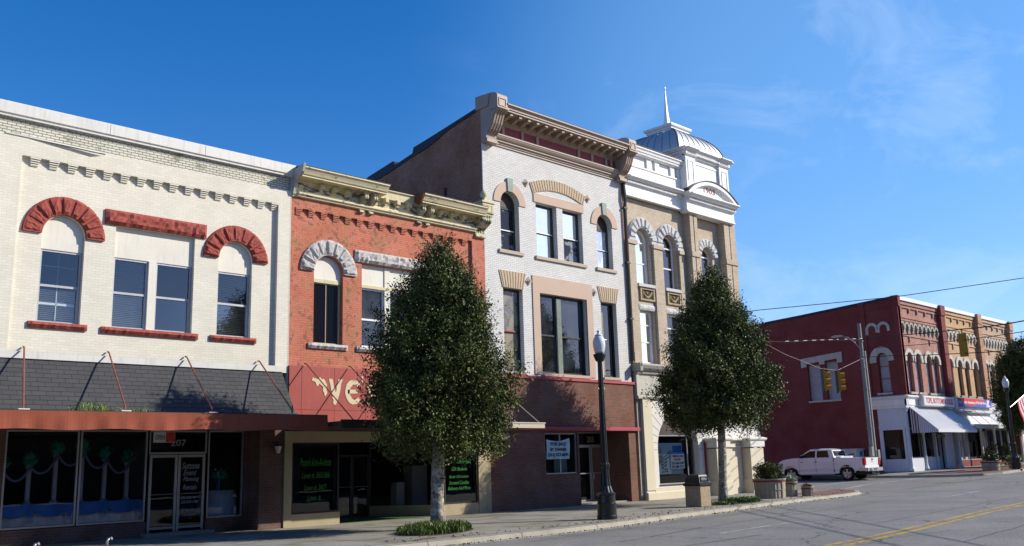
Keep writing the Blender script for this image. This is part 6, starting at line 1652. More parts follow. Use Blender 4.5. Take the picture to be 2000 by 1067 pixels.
    for i in range(26):
        zb = rnd.uniform(zs_[0]+.2, top_*.85); a = rnd.uniform(0, 2*PI); L_ = float(np.interp(zb+.6, zs_, rs))*rnd.uniform(.6, .85)
        m.tube([(x, y, z0+zb), (x+L_*.5*math.cos(a), y+L_*.5*math.sin(a), z0+zb+L_*.35), (x+L_*math.cos(a), y+L_*math.sin(a), z0+zb+L_*.8)], .045, 5, .012)
    m.build('branch', bark, t)
    return t
def bark_mat():
    m = M('grey lichened bark', (.24,.215,.17), .92, .4, 4.5, 1.0, 9, streak=.3, dirt=(.08,.07,.055)); t = m.node_tree; b = t.nodes['Principled BSDF']
    g = [n for n in t.nodes if n.type == 'NEW_GEOMETRY'][0].outputs['Position']; l = b.inputs['Base Color'].links[0].from_socket
    c = mix(t, mrange(t, noise(t, g, 5.5, 6, .7, .5), .50, .56), l, (.44,.42,.36)); c = mix(t, mrange(t, noise(t, g, 7.5, 5, .7, 1.0), .57, .61), c, (.07,.055,.04))
    t.links.new(c, b.inputs['Base Color']); return m
bark = bark_mat()
k_ = .951
pr1 = [(1.85,1.25),(2.4,1.66),(3.3,1.90),(4.3,1.82),(5.3,1.52),(6.2,1.16),(6.9,.74),(7.5,.34),(7.95,.08)]
tree('holly_tree', 16.9, 20.2, pr1, 'dense dark street tree in front of the orange red building', 'tree', .165, 3, 1150, 46, leaf=.085, group='clipped holly trees along the kerb', shift=.12)
for z in (2.38, 1.32, .12):
    m = MB(); m.lathe(16.9, 20.2, [(.20,z),(.20,z+.025)], 16); 
    tag(m.build('tree_strap', M('dark strap', (.02,.02,.02), .8)), {2.38:'upper dark strap round the lichened trunk nearest the camera', 1.32:'middle dark strap round the lichened trunk nearest the camera', .12:'lowest dark strap at the foot of the nearest trunk'}[z], 'strap')
pr2 = [(2.6,1.35),(3.3,1.90),(4.3,2.10),(5.4,1.90),(6.5,1.46),(7.6,.92),(8.4,.46),(9.1,.10)]
tree('holly_tree', 31.55, 20.75, pr2, 'dense dark street tree in front of the buff building with the domed tower', 'tree', .15, 5, 1250, 44, leaf=.095, group='clipped holly trees along the kerb', shift=.1)
pr3 = [(2.2,1.2),(3.0,1.8),(4.6,2.1),(6.2,1.7),(7.6,1.1),(8.6,.3)]
tree('holly_tree', 70.4, 21.5, pr3, 'dense dark street tree cut by the right edge of the view beside the flag', 'tree', .18, 8, 900, 34, leaf=.12, group='clipped holly trees along the kerb', z0=.5)
# distant trees past the end of the block
for i, (x, y, s_, lb) in enumerate(((96, 34, 1.0, 'distant rounded tree behind the far end of the pale ochre building'), (112, 27, 1.1, 'distant tree beyond the block at the right edge of the view'))):
    tree('broadleaf_tree', x, y, [(2,2.5),(4,4.2),(7,4.6),(9.5,3.5),(11,1.2)], lb, 'tree', .3, 20+i, 420, 30, leaf=.3, z0=.8)
def blades(x, y, rx, ry, n, h, mat, rot=0., z0=0., name='ground_cover', wid=.012, seed=1, spread=.6):
    rg = np.random.default_rng(seed); u = rg.uniform(0,1,n)**.5; a = rg.uniform(0,2*PI,n)
    px_, py_ = u*rx*np.cos(a), u*ry*np.sin(a); c, s_ = math.cos(rot), math.sin(rot)
    bx, by = x+px_*c-py_*s_, y+px_*s_+py_*c
    az = rg.uniform(0,2*PI,n); hh = h*rg.uniform(.6,1.15,n)*(1-.35*u**4); lean = rg.uniform(.1,spread,n)*hh
    dx, dy = np.cos(az), np.sin(az); wx, wy = -dy*wid*rg.uniform(.7,1.3,n), dx*wid*rg.uniform(.7,1.3,n)
    z = np.full(n, z0); B0 = np.stack([bx-wx,by-wy,z],1); B1 = np.stack([bx+wx,by+wy,z],1)
    M0 = np.stack([bx+dx*lean*.35-wx*.9,by+dy*lean*.35-wy*.9,z+hh*.7],1); M1 = np.stack([bx+dx*lean*.35+wx*.9,by+dy*lean*.35+wy*.9,z+hh*.7],1)
    T0 = np.stack([bx+dx*lean*1.1-wx*.2,by+dy*lean*1.1-wy*.2,z+hh*rg.uniform(.75,1.05,n)],1); T1 = T0+np.stack([wx*.4,wy*.4,0*wx],1)
    Q = np.concatenate([np.stack([B0,B1,M1,M0],1), np.stack([M0,M1,T1,T0],1)])
    return np_mesh(name, Q, 4, mat)
lir = leaf_mat('liriope blade', (.045,.085,.018), (.12,.17,.035), .4)
soil = M('bed soil and bark', (.06,.042,.028), .95, .4, 8, .8, 20)
m = MB(); m.prism([(16.25+1.55*math.cos(a)*math.cos(.55)-.95*math.sin(a)*math.sin(.55), 19.6+1.55*math.cos(a)*math.sin(.55)+.95*math.sin(a)*math.cos(.55)) for a in [2*PI*k/24 for k in range(24)]], .004, .012, 'z'); tag(m.build('tree_pit', soil), None, None, kind='structure')
tag(blades(16.25, 19.6, 1.5, .9, 2600, .27, lir, rot=.55, name='border_grass', wid=.011, seed=2), 'strappy dark green border grass round the foot of the nearest street tree', 'border grass', kind='stuff')
m = MB(); m.prism([(30.9+1.7*math.cos(a), 20.15+.75*math.sin(a)) for a in [2*PI*k/24 for k in range(24)]], .004, .012, 'z'); tag(m.build('tree_pit', soil), None, None, kind='structure')
tag(blades(31.9, 20.2, .95, .55, 900, .22, leaf_mat('weed leaf', (.05,.11,.02), (.14,.24,.05), .5), name='weeds', wid=.02, seed=3, spread=1.2), 'low bright green weeds under the second street tree', 'weeds', kind='stuff')
blades_ = blades(30.1, 20.0, .8, .5, 350, .14, lir, name='weeds', wid=.015, seed=4, spread=1.3); tag(blades_, 'sparse short weeds between the litter bin and the second trunk', 'weeds', kind='stuff')
grs = leaf_mat('awning weed', (.14,.22,.03), (.30,.42,.07), .5)
for i, (x, lb) in enumerate(((9.02, 'larger tuft of bright green weeds growing on the rust canopy edge'), (10.05, 'smaller tuft of bright green weeds on the rust canopy edge, nearer the shop doors'))):
    o = blades(x-.25, 23.5, .52-.1*i, .12, 130-30*i, .42-.10*i, grs, z0=3.07, name='weed_tuft', wid=.008, seed=30+i, spread=1.1); tag(o, lb, 'weeds', 'weeds on the canopy')

# ------------------------------------------------------------------ street furniture
def lamp(x, y, z0, label, seed=0):
    t = thing('street_lamp', label, 'street lamp', (x, y, z0), 'black acorn street lamps')
    m = MB(); m.lathe(x, y, [(.30,z0-.02),(.30,z0+.10),(.285,z0+.12),(.28,z0+.44),(.29,z0+.46),(.265,z0+.47),(.26,z0+.68),(.28,z0+.70),(.29,z0+.73),(.24,z0+.77)], 24); m.build('base', cast_iron, t, smooth=True, auto=35)
    m = MB(); prof = [(.24,.75),(.20,.80),(.155,.95),(.135,1.15),(.125,1.45),(.15,1.50),(.15,1.58),(.115,1.62),(.11,1.66)]
    prof += [(.11-.035*k/10, 1.66+(4.62-1.66)*k/10) for k in range(1, 11)] + [(.13,4.66),(.16,4.74),(.19,4.82),(.19,4.86)]
    n = 24; vs = []
    for r_, z in prof:
        for k in range(n):
            a = 2*PI*k/n; rr2 = r_*(1-.10*(k % 2)) if z < 4.6 else r_
            vs.append((x+rr2*math.cos(a), y+rr2*math.sin(a), z0+z))
    m.add(vs, [(i*n+k, i*n+(k+1) % n, (i+1)*n+(k+1) % n, (i+1)*n+k) for i in range(len(prof)-1) for k in range(n)]); m.build('pole', cast_iron, t)
    m = MB(); m.tube([(x-.13,y,z0+3.80),(x+.13,y,z0+3.80)], .018, 6); m.lathe(x-.14, y, [(.03,z0+3.80),(.0,z0+3.86)], 6); m.lathe(x+.14, y, [(.03,z0+3.80),(.0,z0+3.86)], 6); m.build('crossbar', cast_iron, t)
    m = MB(); m.lathe(x, y, [(.12,z0+4.86),(.155,z0+4.95),(.188,z0+5.10),(.192,z0+5.22),(.165,z0+5.33),(.12,z0+5.40),(.10,z0+5.42)], 24); g_ = m.build('globe', globe_mat, t, smooth=True)
    m = MB(); m.lathe(x, y, [(.12,z0+5.41),(.13,z0+5.43),(.10,z0+5.46),(.05,z0+5.48),(.04,z0+5.52),(.06,z0+5.55),(.02,z0+5.60)], 14); m.build('finial', globe_mat, t, smooth=True)
    m = MB(); m.tube([(x+.1,y,z0+5.3),(x+.32,y-.02,z0+5.31)], .03, 8); m.build('photocell', M('grey photocell', (.5,.5,.5), .4), t)
    return t
globe_mat = M('milky lamp globe', (.66,.67,.68), .18, .04, bump=0, spec=.6)
lamp(21.85, 18.45, 0., 'black acorn street lamp in front of the dark red brick shop front')
lamp(61.2, 19.85, .45, 'black acorn street lamp far off at the right, beside the flag')
# litter bin
t = thing('litter_bin', 'square pebble-dash litter bin with a black plastic hood', 'litter bin', (28.62, 19.92, 0))
agg = M('exposed aggregate', (.36,.29,.19), .9, .45, 16, .9, 60)
m = MB(); m.bbox(28.30, 28.94, 19.60, 20.24, 0, .74, .02); m.box(28.36, 28.88, 19.66, 20.18, -.01, .02); m.build('body', agg, t)
hood = M('black hood plastic', (.018,.024,.024), .4, .2)
m = MB(); sqring(m, 28.30, 28.94, 19.60, 20.24, [(.03,.72),(.045,.74),(.045,.80),(.0,.83),(-.05,1.02),(-.09,1.10),(-.2,1.12)]); hd = m.build('hood', hood, t)
m = MB(); m.quad((28.42,19.605,.86),(28.82,19.605,.86),(28.80,19.655,1.02),(28.44,19.655,1.02)); m.build('opening', M('bin opening', (.003,.003,.003), .9, bump=0), hd)
m = MB(); m.tube([(28.40,19.59,.85),(28.42,19.63,1.04),(28.82,19.63,1.04),(28.84,19.59,.85),(28.40,19.59,.85)], .018, 6); m.build('flap_rim', M('grey green plastic', (.10,.13,.13), .4), hd)
# planters
def planter(x, y, r, h, label, z0=0.):
    t = thing('planter', label, 'planter', (x, y, z0), 'round rustic concrete planters')
    m = MB(); n = 56; rnd = random.Random(int(x*10)); off = [rnd.choice([0, .02, .035]) + rnd.uniform(0, .01) for _ in range(n)]
    rows = [(r*.93, 0, 1), (r*.95, .05, 1), (r*.965, h*.42, 1), (r*.95, h*.43, 0), (r*.95, h*.45, 0), (r*.98, h*.46, 1), (r*.985, h-.13, 1), (r*.99, h-.125, 0), (r*1.0, h-.055, 0), (r*1.04, h-.05, 0), (r*1.04, h, 0), (r*.9, h, 0), (r*.88, h-.08, 0), (.01, h-.08, 0)]
    vs = [(x+(rr3-off[k]*f)*math.cos(2*PI*k/n), y+(rr3-off[k]*f)*math.sin(2*PI*k/n), z0+z) for rr3, z, f in rows for k in range(n)]
    m.add(vs, [(i*n+k, i*n+(k+1) % n, (i+1)*n+(k+1) % n, (i+1)*n+k) for i in range(len(rows)-1) for k in range(n)]); m.build('bowl', concrete, t)
    m = MB(); m.lathe(x, y, [(r*.985,z0+h-.12),(r*1.012,z0+h-.11),(r*1.012,z0+h-.06),(r*.985,z0+h-.05)], 40); m.build('red_band', M('dull red band', (.22,.035,.035), .8, .3), t)
def bush(x, y, z, rx, rz_, n, leaf, mat, name, label, cat, seed, group=None):
    rg = np.random.default_rng(seed); d = rg.normal(size=(n,3)); d /= np.linalg.norm(d,axis=1)[:,None]; u = rg.uniform(.2,1,n)**.5
    lump = 1+.15*np.sin(4*np.arctan2(d[:,1],d[:,0])+seed)+.12*np.sin(7*d[:,2]+seed)
    c = np.stack([x+d[:,0]*u*rx*lump, y+d[:,1]*u*rx*lump, z+rz_*.9+d[:,2]*u*rz_*lump], 1); c[:,2] = np.maximum(c[:,2], z-.03)
    return tag(np_mesh(name, leaves(c, leaf, rg), 4, mat), label, cat, group)
planter(35.1, 20.9, .65, .78, 'largest rustic concrete planter, holding a rounded shrub at the kerb')
planter(36.70, 20.85, .275, .62, 'middle-sized rustic planter with pale silvery foliage, right of the big one')
planter(37.15, 20.35, .25, .40, 'smallest rustic planter with russet plants, nearest the street corner')
bush(35.1, 20.9, .72, .56, .40, 5200, .085, leaf_mat('shrub leaf', (.03,.055,.015), (.13,.13,.03), .4), 'shrub', 'rounded dark green shrub with orange tips in the largest planter', 'shrub', 5)
bush(36.68, 20.8, .58, .26, .17, 900, .09, leaf_mat('silver leaf', (.20,.26,.20), (.46,.52,.46), .7), 'dusty_miller', 'silvery grey foliage spilling from the middle-sized planter', 'plant', 6)
bush(37.12, 20.35, .36, .20, .08, 500, .06, leaf_mat('russet leaf', (.10,.05,.02), (.26,.10,.05), .6), 'bedding_plant', 'low russet bedding plant in the smallest planter', 'plant', 7)
for i, (x, y, r_, h_, lb) in enumerate(((60.0, 20.85, .55, .6, 'dark round planter left of the far street lamp'), (63.5, 20.7, .35, .5, 'pale banded planter right of the far street lamp'))):
    planter(x, y, r_, h_, lb, .45)
bush(60.0, 20.85, 1.0, .5, .32, 900, .12, holly, 'shrub', 'low dark shrub in the planter left of the far street lamp', 'shrub', 8)
bush(63.6, 20.7, .95, .45, .22, 700, .12, leaf_mat('bright leaf', (.08,.18,.03), (.25,.40,.08), .5), 'shrub', 'bright green plant in the pale planter right of the far lamp', 'shrub', 9)
bush(68.5, 23.0, .7, 1.2, .75, 2400, .13, holly, 'shrub', 'dark clipped shrub at the right edge below the far street tree', 'shrub', 10)
# fallen leaves and grit along the kerbs
rgl = np.random.default_rng(77); nl = 900; xl = rgl.uniform(12, 44, nl); yl = np.interp(xl, [p[0] for p in near[:-3]], [p[1] for p in near[:-3]]) + np.where(rgl.uniform(0,1,nl) < .5, rgl.normal(.55,.35,nl), -.22-np.abs(rgl.normal(0,.10,nl)))
zl = np.array([rise(v) for v in xl]) + np.where(yl > np.interp(xl, [p[0] for p in near[:-3]], [p[1] for p in near[:-3]]), .012, -.10)
ql = leaves(np.stack([xl, yl, zl], 1), .055, rgl, 3.0, .6)
tag(np_mesh('fallen_leaves', ql, 4, leaf_mat('dead leaf', (.05,.03,.015), (.20,.13,.05), .8)), 'brown fallen leaves scattered along the kerb and gutter', 'leaves', kind='stuff')
# kerbside pipes at the lower left
for x, lb in ((7.72, 'short bent grey pipe stub on the pavement, left of the other stub'), (9.37, 'short bent grey pipe stub on the pavement below the glass doors')):
    m = MB(); m.tube([(x-.05,23.5,-.02),(x-.05,23.5,.14),(x-.02,23.5,.20),(x+.04,23.5,.21),(x+.06,23.5,.16)], .035, 8); tag(m.build('pipe_stub', alu, smooth=True), lb, 'pipe', 'pipe stubs at the lower left')

# utility pole with street light arm
up = thing('utility_pole', 'grey utility pole with a conduit and a cobra head light by the red side wall', 'utility pole', (57.0, 26.65, .3))
m = MB(); m.tube([(57.0,26.65,.2),(57.0,26.65,5),(57.0,26.65,9.75)], [.15,.135,.105], 12); m.build('pole', pole_grey, up, smooth=True, auto=60)
m = MB(); m.tube([(57.14,26.47,.3),(57.16,26.49,4.5),(57.12,26.5,8.0)], .055, 8); m.build('conduit', M('rust streaked white conduit', (.52,.50,.44), .6, .2, 2, streak=.8, dirt=(.34,.16,.06)), up)
for z in (3.2, 4.1, 5.6, 6.9, 7.6, 8.6):
    m = MB(); m.lathe(57.0, 26.65, [(.17,z),(.17,z+.06)], 12); m.build('clamp', pole_grey, up)
m = MB(); m.box(56.70, 56.9, 26.5, 26.7, 1.5, 2.1); m.build('meter_box', pole_grey, up); m = MB(); m.box(57.2, 57.45, 26.35, 26.5, 1.2, 1.9); m.build('meter_box', pole_grey, up)
m = MB(); m.tube([(57.0,26.65,8.1),(56.85,27.0,8.6),(56.8,27.4,8.95),(56.8,27.9,9.05)], .04, 8); ar = m.build('light_arm', alu, up)
m = MB(); m.prism([(27.6,9.02),(27.75,9.14),(28.2,9.16),(28.45,9.08),(28.3,9.0)], 56.66, 56.94, 'x'); m.build('light_head', alu, ar)
ub = thing('cabinet', 'white metal cabinet against the dark red side wall behind the pickup', 'cabinet', (58.9, 28.9, .5))
m = MB(); m.bbox(58.45, 59.45, 28.35, 29.45, .42, 1.95, .03); m.box(58.40, 59.5, 28.3, 29.5, 1.95, 2.02); m.build('body', M('white cabinet', (.56,.57,.55), .45, .06), ub)
m = MB(); m.box(58.44, 58.45, 28.5, 28.9, 1.62, 1.72); m.box(58.9, 59.2, 28.34, 28.35, 1.55, 1.85); m.build('label_plate', M('blue grey plate', (.10,.14,.30), .5), ub)
# cables
wire = M('black cable', (.012,.012,.012), .6, bump=0); wire_l = M('light spiral tie', (.45,.42,.40), .6, bump=0)
def cable(pts, r, label, sag=0., mat=wire, sub=10):
    P = []
    for a, b in zip(pts, pts[1:]):
        for k in range(sub):
            u = k/sub; P.append((a[0]+(b[0]-a[0])*u, a[1]+(b[1]-a[1])*u, a[2]+(b[2]-a[2])*u-sag*4*u*(1-u)))
    P.append(pts[-1]); m = MB(); m.tube(P, r, 5); return tag(m.build('cable', mat), label, 'cable')
cable([(41.8,30,9.0),(45.4,26.86,9.56),(51.27,21.68,10.15),(56.88,16.75,11.08),(66,8.7,12.9)], .022, 'highest overhead cable crossing the sky above the dark red block')
cable([(57,26.65,8.75),(51.35,22.24,8.07),(42.18,15.16,6.83),(36.85,11.05,6.21),(22,-.4,4.9)], .024, 'thick cable over the crossing that carries the single yellow signal', .04)
cable([(57,26.65,8.15),(55.3,25.28,7.94),(40.76,14.07,6.2),(30,5.8,5.3)], .016, 'middle one of the three cables running right from the utility pole', .05)
cable([(57,26.65,7.65),(51.72,22.53,6.99),(42.37,15.31,5.81),(37.12,11.26,5.24),(22,-.4,4.1)], .020, 'lowest of the three cables running right from the utility pole', .03)
cable([(57,26.55,8.72),(50.36,26,8.18),(46.3,26,7.78),(41.8,26,7.6)], .013, 'cable with pale spiral ties from the utility pole towards the buff building', .02)
m = MB(); rnd = random.Random(5)
for k in range(10):
    x = 46.5+k*1.0; z = 7.80+(x-46.3)*.088; l = rnd.uniform(.2,.5); m.tube([(x,26,z),(x+l,26,z+l*.088)], .022, 5)
tag(m.build('cable_tie', wire_l), 'pale spiral ties along the cable above the signals', 'cable tie')
cable([(41.8,25.6,7.9),(45.9,25.75,7.05),(50.2,26,6.52),(52.4,26.1,6.52),(57,26.55,7.58)], .011, 'sagging twisted span wire that the two yellow signals hang from', 0, M('twisted pale span wire', (.40,.30,.28), .6, bump=0))
sig_y = M('signal yellow', (.40,.20,.010), .45, .08); sig_b = M('signal black', (.012,.012,.012), .5, bump=0)
def signal(x, y, z, d, label, h=1.12, plate=True, hang=.25):
    """three-lens head centred at (x,y,z) facing horizontal direction d"""
    t = thing('traffic_signal', label, 'traffic signal', (x, y, z-h/2), 'yellow hanging traffic signals')
    d = Vector((d[0], d[1], 0)).normalized(); s_ = Vector((-d.y, d.x, 0)); c = Vector((x, y, z))
    def bx(m, a0, a1, b0, b1, z0, z1):
        P = [c+d*a+s_*b+Vector((0,0,zz)) for zz in (z0,z1) for a, b in ((a0,b0),(a1,b0),(a1,b1),(a0,b1))]
        m.add(P, [(0,3,2,1),(4,5,6,7),(0,1,5,4),(1,2,6,5),(2,3,7,6),(3,0,4,7)])
    m = MB()
    for k in range(3): bx(m, -.12, .08, -.17, .17, -h/2+h*k/3+.008, -h/2+h*(k+1)/3-.008)
    bx(m, -.10, .07, -.15, .15, -h/2, h/2); hs_ = m.build('housing', sig_y, t)
    if plate: m = MB(); bx(m, -.14, -.12, -.27, .27, -h/2-.10, h/2+.10); m.build('backplate', sig_b, t)
    for k in range(3):
        zc = -h/2+h*(k+.5)/3
        m = MB(); Nn = 12; vs = []
        for q in range(Nn+1):
            a = -.25*PI + 1.5*PI*q/Nn
            for o in (.08, .34): vs.append(c+d*o+s_*(.15*math.cos(a))+Vector((0,0,zc+.15*math.sin(a))))
        m.add(vs, [(2*q, 2*q+1, 2*q+3, 2*q+2) for q in range(Nn)]); v_ = m.build('visor', sig_y, hs_)
        m = MB(); vs = [c+d*.085+s_*(.14*math.cos(2*PI*q/14))+Vector((0,0,zc+.14*math.sin(2*PI*q/14))) for q in range(14)]; m.add(vs, [tuple(range(14))])
        m.build('lens', M('signal lens %d' % k, [(.02,.10,.07),(.18,.10,.02),(.16,.02,.02)][k], .2, bump=0), hs_)
    m = MB(); m.tube([c+Vector((0,0,h/2)), c+Vector((0,0,h/2+hang))], .03, 6); m.tube([c+Vector((0,0,h/2+hang)), c+Vector((.0,0,h/2+hang+.04))], .06, 6); m.build('hanger', sig_y, t)
signal(50.55, 26.0, 5.82, (.62,-.78), 'left one of the two hanging yellow traffic signals before the red side wall', hang=.14)
signal(52.45, 26.08, 5.86, (.62,-.78), 'right one of the two hanging yellow traffic signals, nearer the utility pole', hang=.10)
signal(42.18, 15.16, 6.14, (.97,.25), 'single yellow traffic signal seen from behind before the yellow ochre front', plate=False, hang=.14, h=1.0)
# flag
fl = thing('flag', 'striped red and white flag with a blue canton on a slanted staff', 'flag', (61.3, 19.8, 4.1))
A_, B_ = Vector((61.25,19.8,4.15)), Vector((64.7,19.55,5.35))
m = MB(); m.tube([A_, B_], .02, 6); m.build('staff', alu, fl)
def fp(u, v):   # u along hoist (0 lower..1 tip), v along fly
    p = A_.lerp(B_, .34+.60*u) + Vector((.55,-.05,-1.75))*v + Vector((.02,.10,0))*math.sin(v*7+u*5)*v
    return p
mr = MB(); 
for i in range(13):
    for j in range(10): mr.quad(fp(i/13,j/10), fp((i+1)/13,j/10), fp((i+1)/13,(j+1)/10), fp(i/13,(j+1)/10))
cl = mr.build('cloth', [M('flag red', (.50,.015,.03), .8, .1, bump=0), M('flag white', (.68,.68,.70), .8, .1, bump=0), M('flag blue', (.02,.03,.22), .8, .1, bump=0)], fl)
for p_ in cl.data.polygons:
    i, j = divmod(p_.index, 10); p_.material_index = 2 if (i >= 6 and j < 4) else (0 if i % 2 == 0 else 1)

# ------------------------------------------------------------------ pickup truck parked in the side street, nose away from the main road
def pickup(x0, y0, z0):
    """x0 = left side, y0 = rear bumper, heading +y"""
    t = thing('pickup_truck', 'white crew cab pickup truck parked along the side street beside the red wall', 'pickup truck', (x0+1.0, y0+2.9, z0))
    W = 1.98
    def P(w, u, z): return (x0+w, y0+u, z0+z)
    paint = M('white truck paint', (.74,.75,.76), .25, .03, bump=0, coat=.5); dkp = M('dark underbody', (.012,.012,.012), .7, bump=0); tint = GL('tinted glass', (.04,.05,.04), rough=.01, wav=0, ior=1.4)
    def arch(c, r, n=12): return [(c+r*math.cos(PI*k/n), .42+r*.98*math.sin(PI*k/n)) for k in range(n+1)]
    low = [(.14,.60),(.14,1.02),(.10,1.30),(1.98,1.34),(1.99,1.36),(4.30,1.36),(4.62,1.335),(5.40,1.24),(5.68,1.12),(5.76,.92),(5.74,.58),(5.45,.44)] + arch(4.88,.49) + [(4.30,.40),(1.85,.40)] + arch(1.22,.49) + [(.66,.55)]
    # side skins with crowned section: loft inner->outer
    body = MB(); n = len(low)
    def skin(s_):
        sec = [(1.0, .0), (.985, .035), (.96, .0)]
        vs = []; rows = [(0.0, 1.0), (.05, .985)]
        for j, (w, k) in enumerate([(.06,.0),(.0,.02),(.0,-.0)]): pass
        out = []
        for (u, z) in low:
            zz = z if z < 1.0 else z
            out.append((u, zz))
        w0 = 0 if s_ < 0 else W
        w1 = .10 if s_ < 0 else W-.10
        a = [P(w0 + (.055 if z > 1.28 else (.02 if z < .62 else 0))*(1 if s_ < 0 else -1), u, z) for u, z in out]
        b = [P(w1, u, z) for u, z in out]
        body.add(a+b, [tuple(range(n)), tuple(range(2*n-1, n-1, -1))] + [(i, (i+1) % n, n+(i+1) % n, n+i) for i in range(n)])
    skin(-1); skin(1)
    # middle: hood, front, cab floor block, bed floor
    def blk(u0, u1, za0, za1, zb0, zb1, w0=.10, w1=W-.10):
        vs = [P(w0,u0,za0),P(w1,u0,za0),P(w1,u1,zb0),P(w0,u1,zb0),P(w0,u0,za1),P(w1,u0,za1),P(w1,u1,zb1),P(w0,u1,zb1)]
        body.add(vs, [(0,3,2,1),(4,5,6,7),(0,1,5,4),(1,2,6,5),(2,3,7,6),(3,0,4,7)])
    blk(4.30,4.70,.7,1.38,.7,1.37); blk(4.70,5.40,.7,1.37,.7,1.28); blk(5.40,5.70,.7,1.28,.7,1.14); blk(5.70,5.75,.6,1.14,.62,.95)
    blk(2.0,4.30,.5,1.0,.5,1.0); blk(.2,2.0,.75,.82,.75,.82); blk(1.90,1.98,.8,1.34,.8,1.34)
    bo = body.build('body', paint, t)
    mod = bo.modifiers.new('bevel', 'BEVEL'); mod.width = .02; mod.segments = 2; mod.limit_method = 'ANGLE'; mod.angle_limit = R(40)
    m = MB(); m.add([P(.08,.10,.72),P(W-.08,.10,.72),P(W-.08,.08,1.0),P(.08,.08,1.0),P(.10,.06,1.31),P(W-.10,.06,1.31),P(.10,.14,1.33),P(W-.10,.14,1.33),P(.08,.18,.72),P(W-.08,.18,.72)],
                    [(0,1,2,3),(3,2,5,4),(4,5,7,6),(6,7,9,8),(0,8,9,1),(0,3,4,6,8),(1,9,7,5,2)]); tg = m.build('tailgate', paint, t)
    m = MB(); vs = [P(W*.5-.10,.045,1.16),P(W*.5+.10,.045,1.16),P(W*.5+.08,.05,1.24),P(W*.5-.08,.05,1.24)]; m.add(vs, [(0,1,2,3)]); m.build('handle', sig_b, tg)
    m = MB(); m.add([P(W*.5-.10,.055,1.05),P(W*.5+.10,.055,1.05),P(W*.5+.10,.052,1.09),P(W*.5-.10,.052,1.09)], [(0,1,2,3)]); m.build('badge', M('gold badge', (.5,.35,.08), .3, bump=0), tg)
    m = MB(); m.add([P(.06,.05,1.305),P(W-.06,.05,1.305),P(W-.06,.05,1.35),P(.06,.05,1.35),P(.06,.18,1.35),P(W-.06,.18,1.35)], [(0,1,2,3),(3,2,5,4)]); m.build('gate_cap', dkp, tg)
    # greenhouse: tapered cab with pillars, windows inset
    zb, zr = 1.34, 1.84; inb, inr = .07, .20
    cab = MB()
    base = [(2.02,zb),(4.42,zb)]; roof = [(2.20,zr),(3.62,zr)]
    def S(w_side, u, z): 
        k = (z-zb)/(zr-zb); ins = inb+(inr-inb)*k
        return P(ins if w_side < 0 else W-ins, u, z)
    for s_ in (-1, 1):
        def quadp(pts, o=0): 
            vs = [S(s_, u, z) for u, z in pts]; cab.add(vs, [tuple(range(len(vs)))])
        quadp([(2.02,zb),(2.30,zb),(2.42,zr-.07),(2.42,zr),(2.16,zr-.02)])          # rear pillar
        quadp([(2.30,zb),(4.42,zb),(4.36,zb+.03),(2.30,zb+.03)])
        quadp([(2.42,zr-.07),(3.58,zr-.07),(3.64,zr),(2.42,zr)])                      # roof rail
        quadp([(3.12,zb+.03),(3.22,zb+.03),(3.22,zr-.07),(3.12,zr-.07)])            # mid pillar
        quadp([(4.42,zb),(4.36,zb+.03),(3.58,zr-.07),(3.66,zr-.02)])                # A pillar
    r1_, r2_ = S(-1,2.16,zr-.02), S(1,2.16,zr-.02)
    rf = [(2.16,zr-.02),(2.4,zr+.03),(2.9,zr+.045),(3.4,zr+.03),(3.64,zr)]
    for (ua, za), (ub, zb2) in zip(rf, rf[1:]):
        cab.add([S(-1,ua,min(za,zr)),S(-1,ub,min(zb2,zr)),P(.42,ub,zb2+.02),P(.42,ua,za+.02)], [(0,1,2,3)]); cab.add([S(1,ua,min(za,zr)),S(1,ub,min(zb2,zr)),P(W-.42,ub,zb2+.02),P(W-.42,ua,za+.02)], [(0,1,2,3)])
        cab.add([P(.42,ua,za+.02),P(.42,ub,zb2+.02),P(W-.42,ub,zb2+.02),P(W-.42,ua,za+.02)], [(0,1,2,3)])
    cab.add([P(.09,2.0,zb),P(W-.09,2.0,zb),P(W-.10,2.04,zb+.10),P(.10,2.04,zb+.10)], [(0,1,2,3)])
    for s_ in (0,1):
        w0, w1 = (.10,.26) if s_ == 0 else (W-.26, W-.10)
        cab.add([P(w0,2.04,zb+.1),P(w1,2.04,zb+.1),P(w1 if s_ == 0 else w1-.1,2.16,zr-.02),P(w0 if s_ else w0+.1,2.16,zr-.02)], [(0,1,2,3)])
    cab.add([P(.2,2.14,zr-.10),P(W-.2,2.14,zr-.10),P(W-.2,2.16,zr-.02),P(.2,2.16,zr-.02)], [(0,1,2,3)])
    cab.build('cab', paint, t)
    for s_ in (-1, 1):
        for (pts, nm) in (([(2.33,zb+.03),(3.12,zb+.03),(3.12,zr-.07),(2.44,zr-.07)], 'rear_side_window'), ([(3.22,zb+.03),(4.34,zb+.03),(3.56,zr-.07),(3.22,zr-.07)], 'front_side_window')):
            m = MB(); vs = [Vector(S(s_, u, z))+Vector((.02*(1 if s_ < 0 else -1),0,0)) for u, z in pts]; m.add(vs, [(0,1,2,3)]); m.build(nm, tint, t)
    m = MB(); m.add([P(.22,2.06,zb+.1),P(W-.22,2.06,zb+.1),P(W-.28,2.15,zr-.1),P(.28,2.15,zr-.1)], [(0,1,2,3)]); m.build('rear_window', tint, t)
    m = MB(); m.add([P(.10,4.40,zb+.01),P(W-.10,4.40,zb+.01),P(W-.22,3.66,zr-.01),P(.22,3.66,zr-.01)], [(0,1,2,3)]); m.build('windscreen', tint, t)
    m = MB(); vs = []; m.add([P(.2,2.3,1.0),P(W-.2,2.3,1.0),P(W-.2,4.2,1.0),P(.2,4.2,1.0)], [(0,1,2,3)])
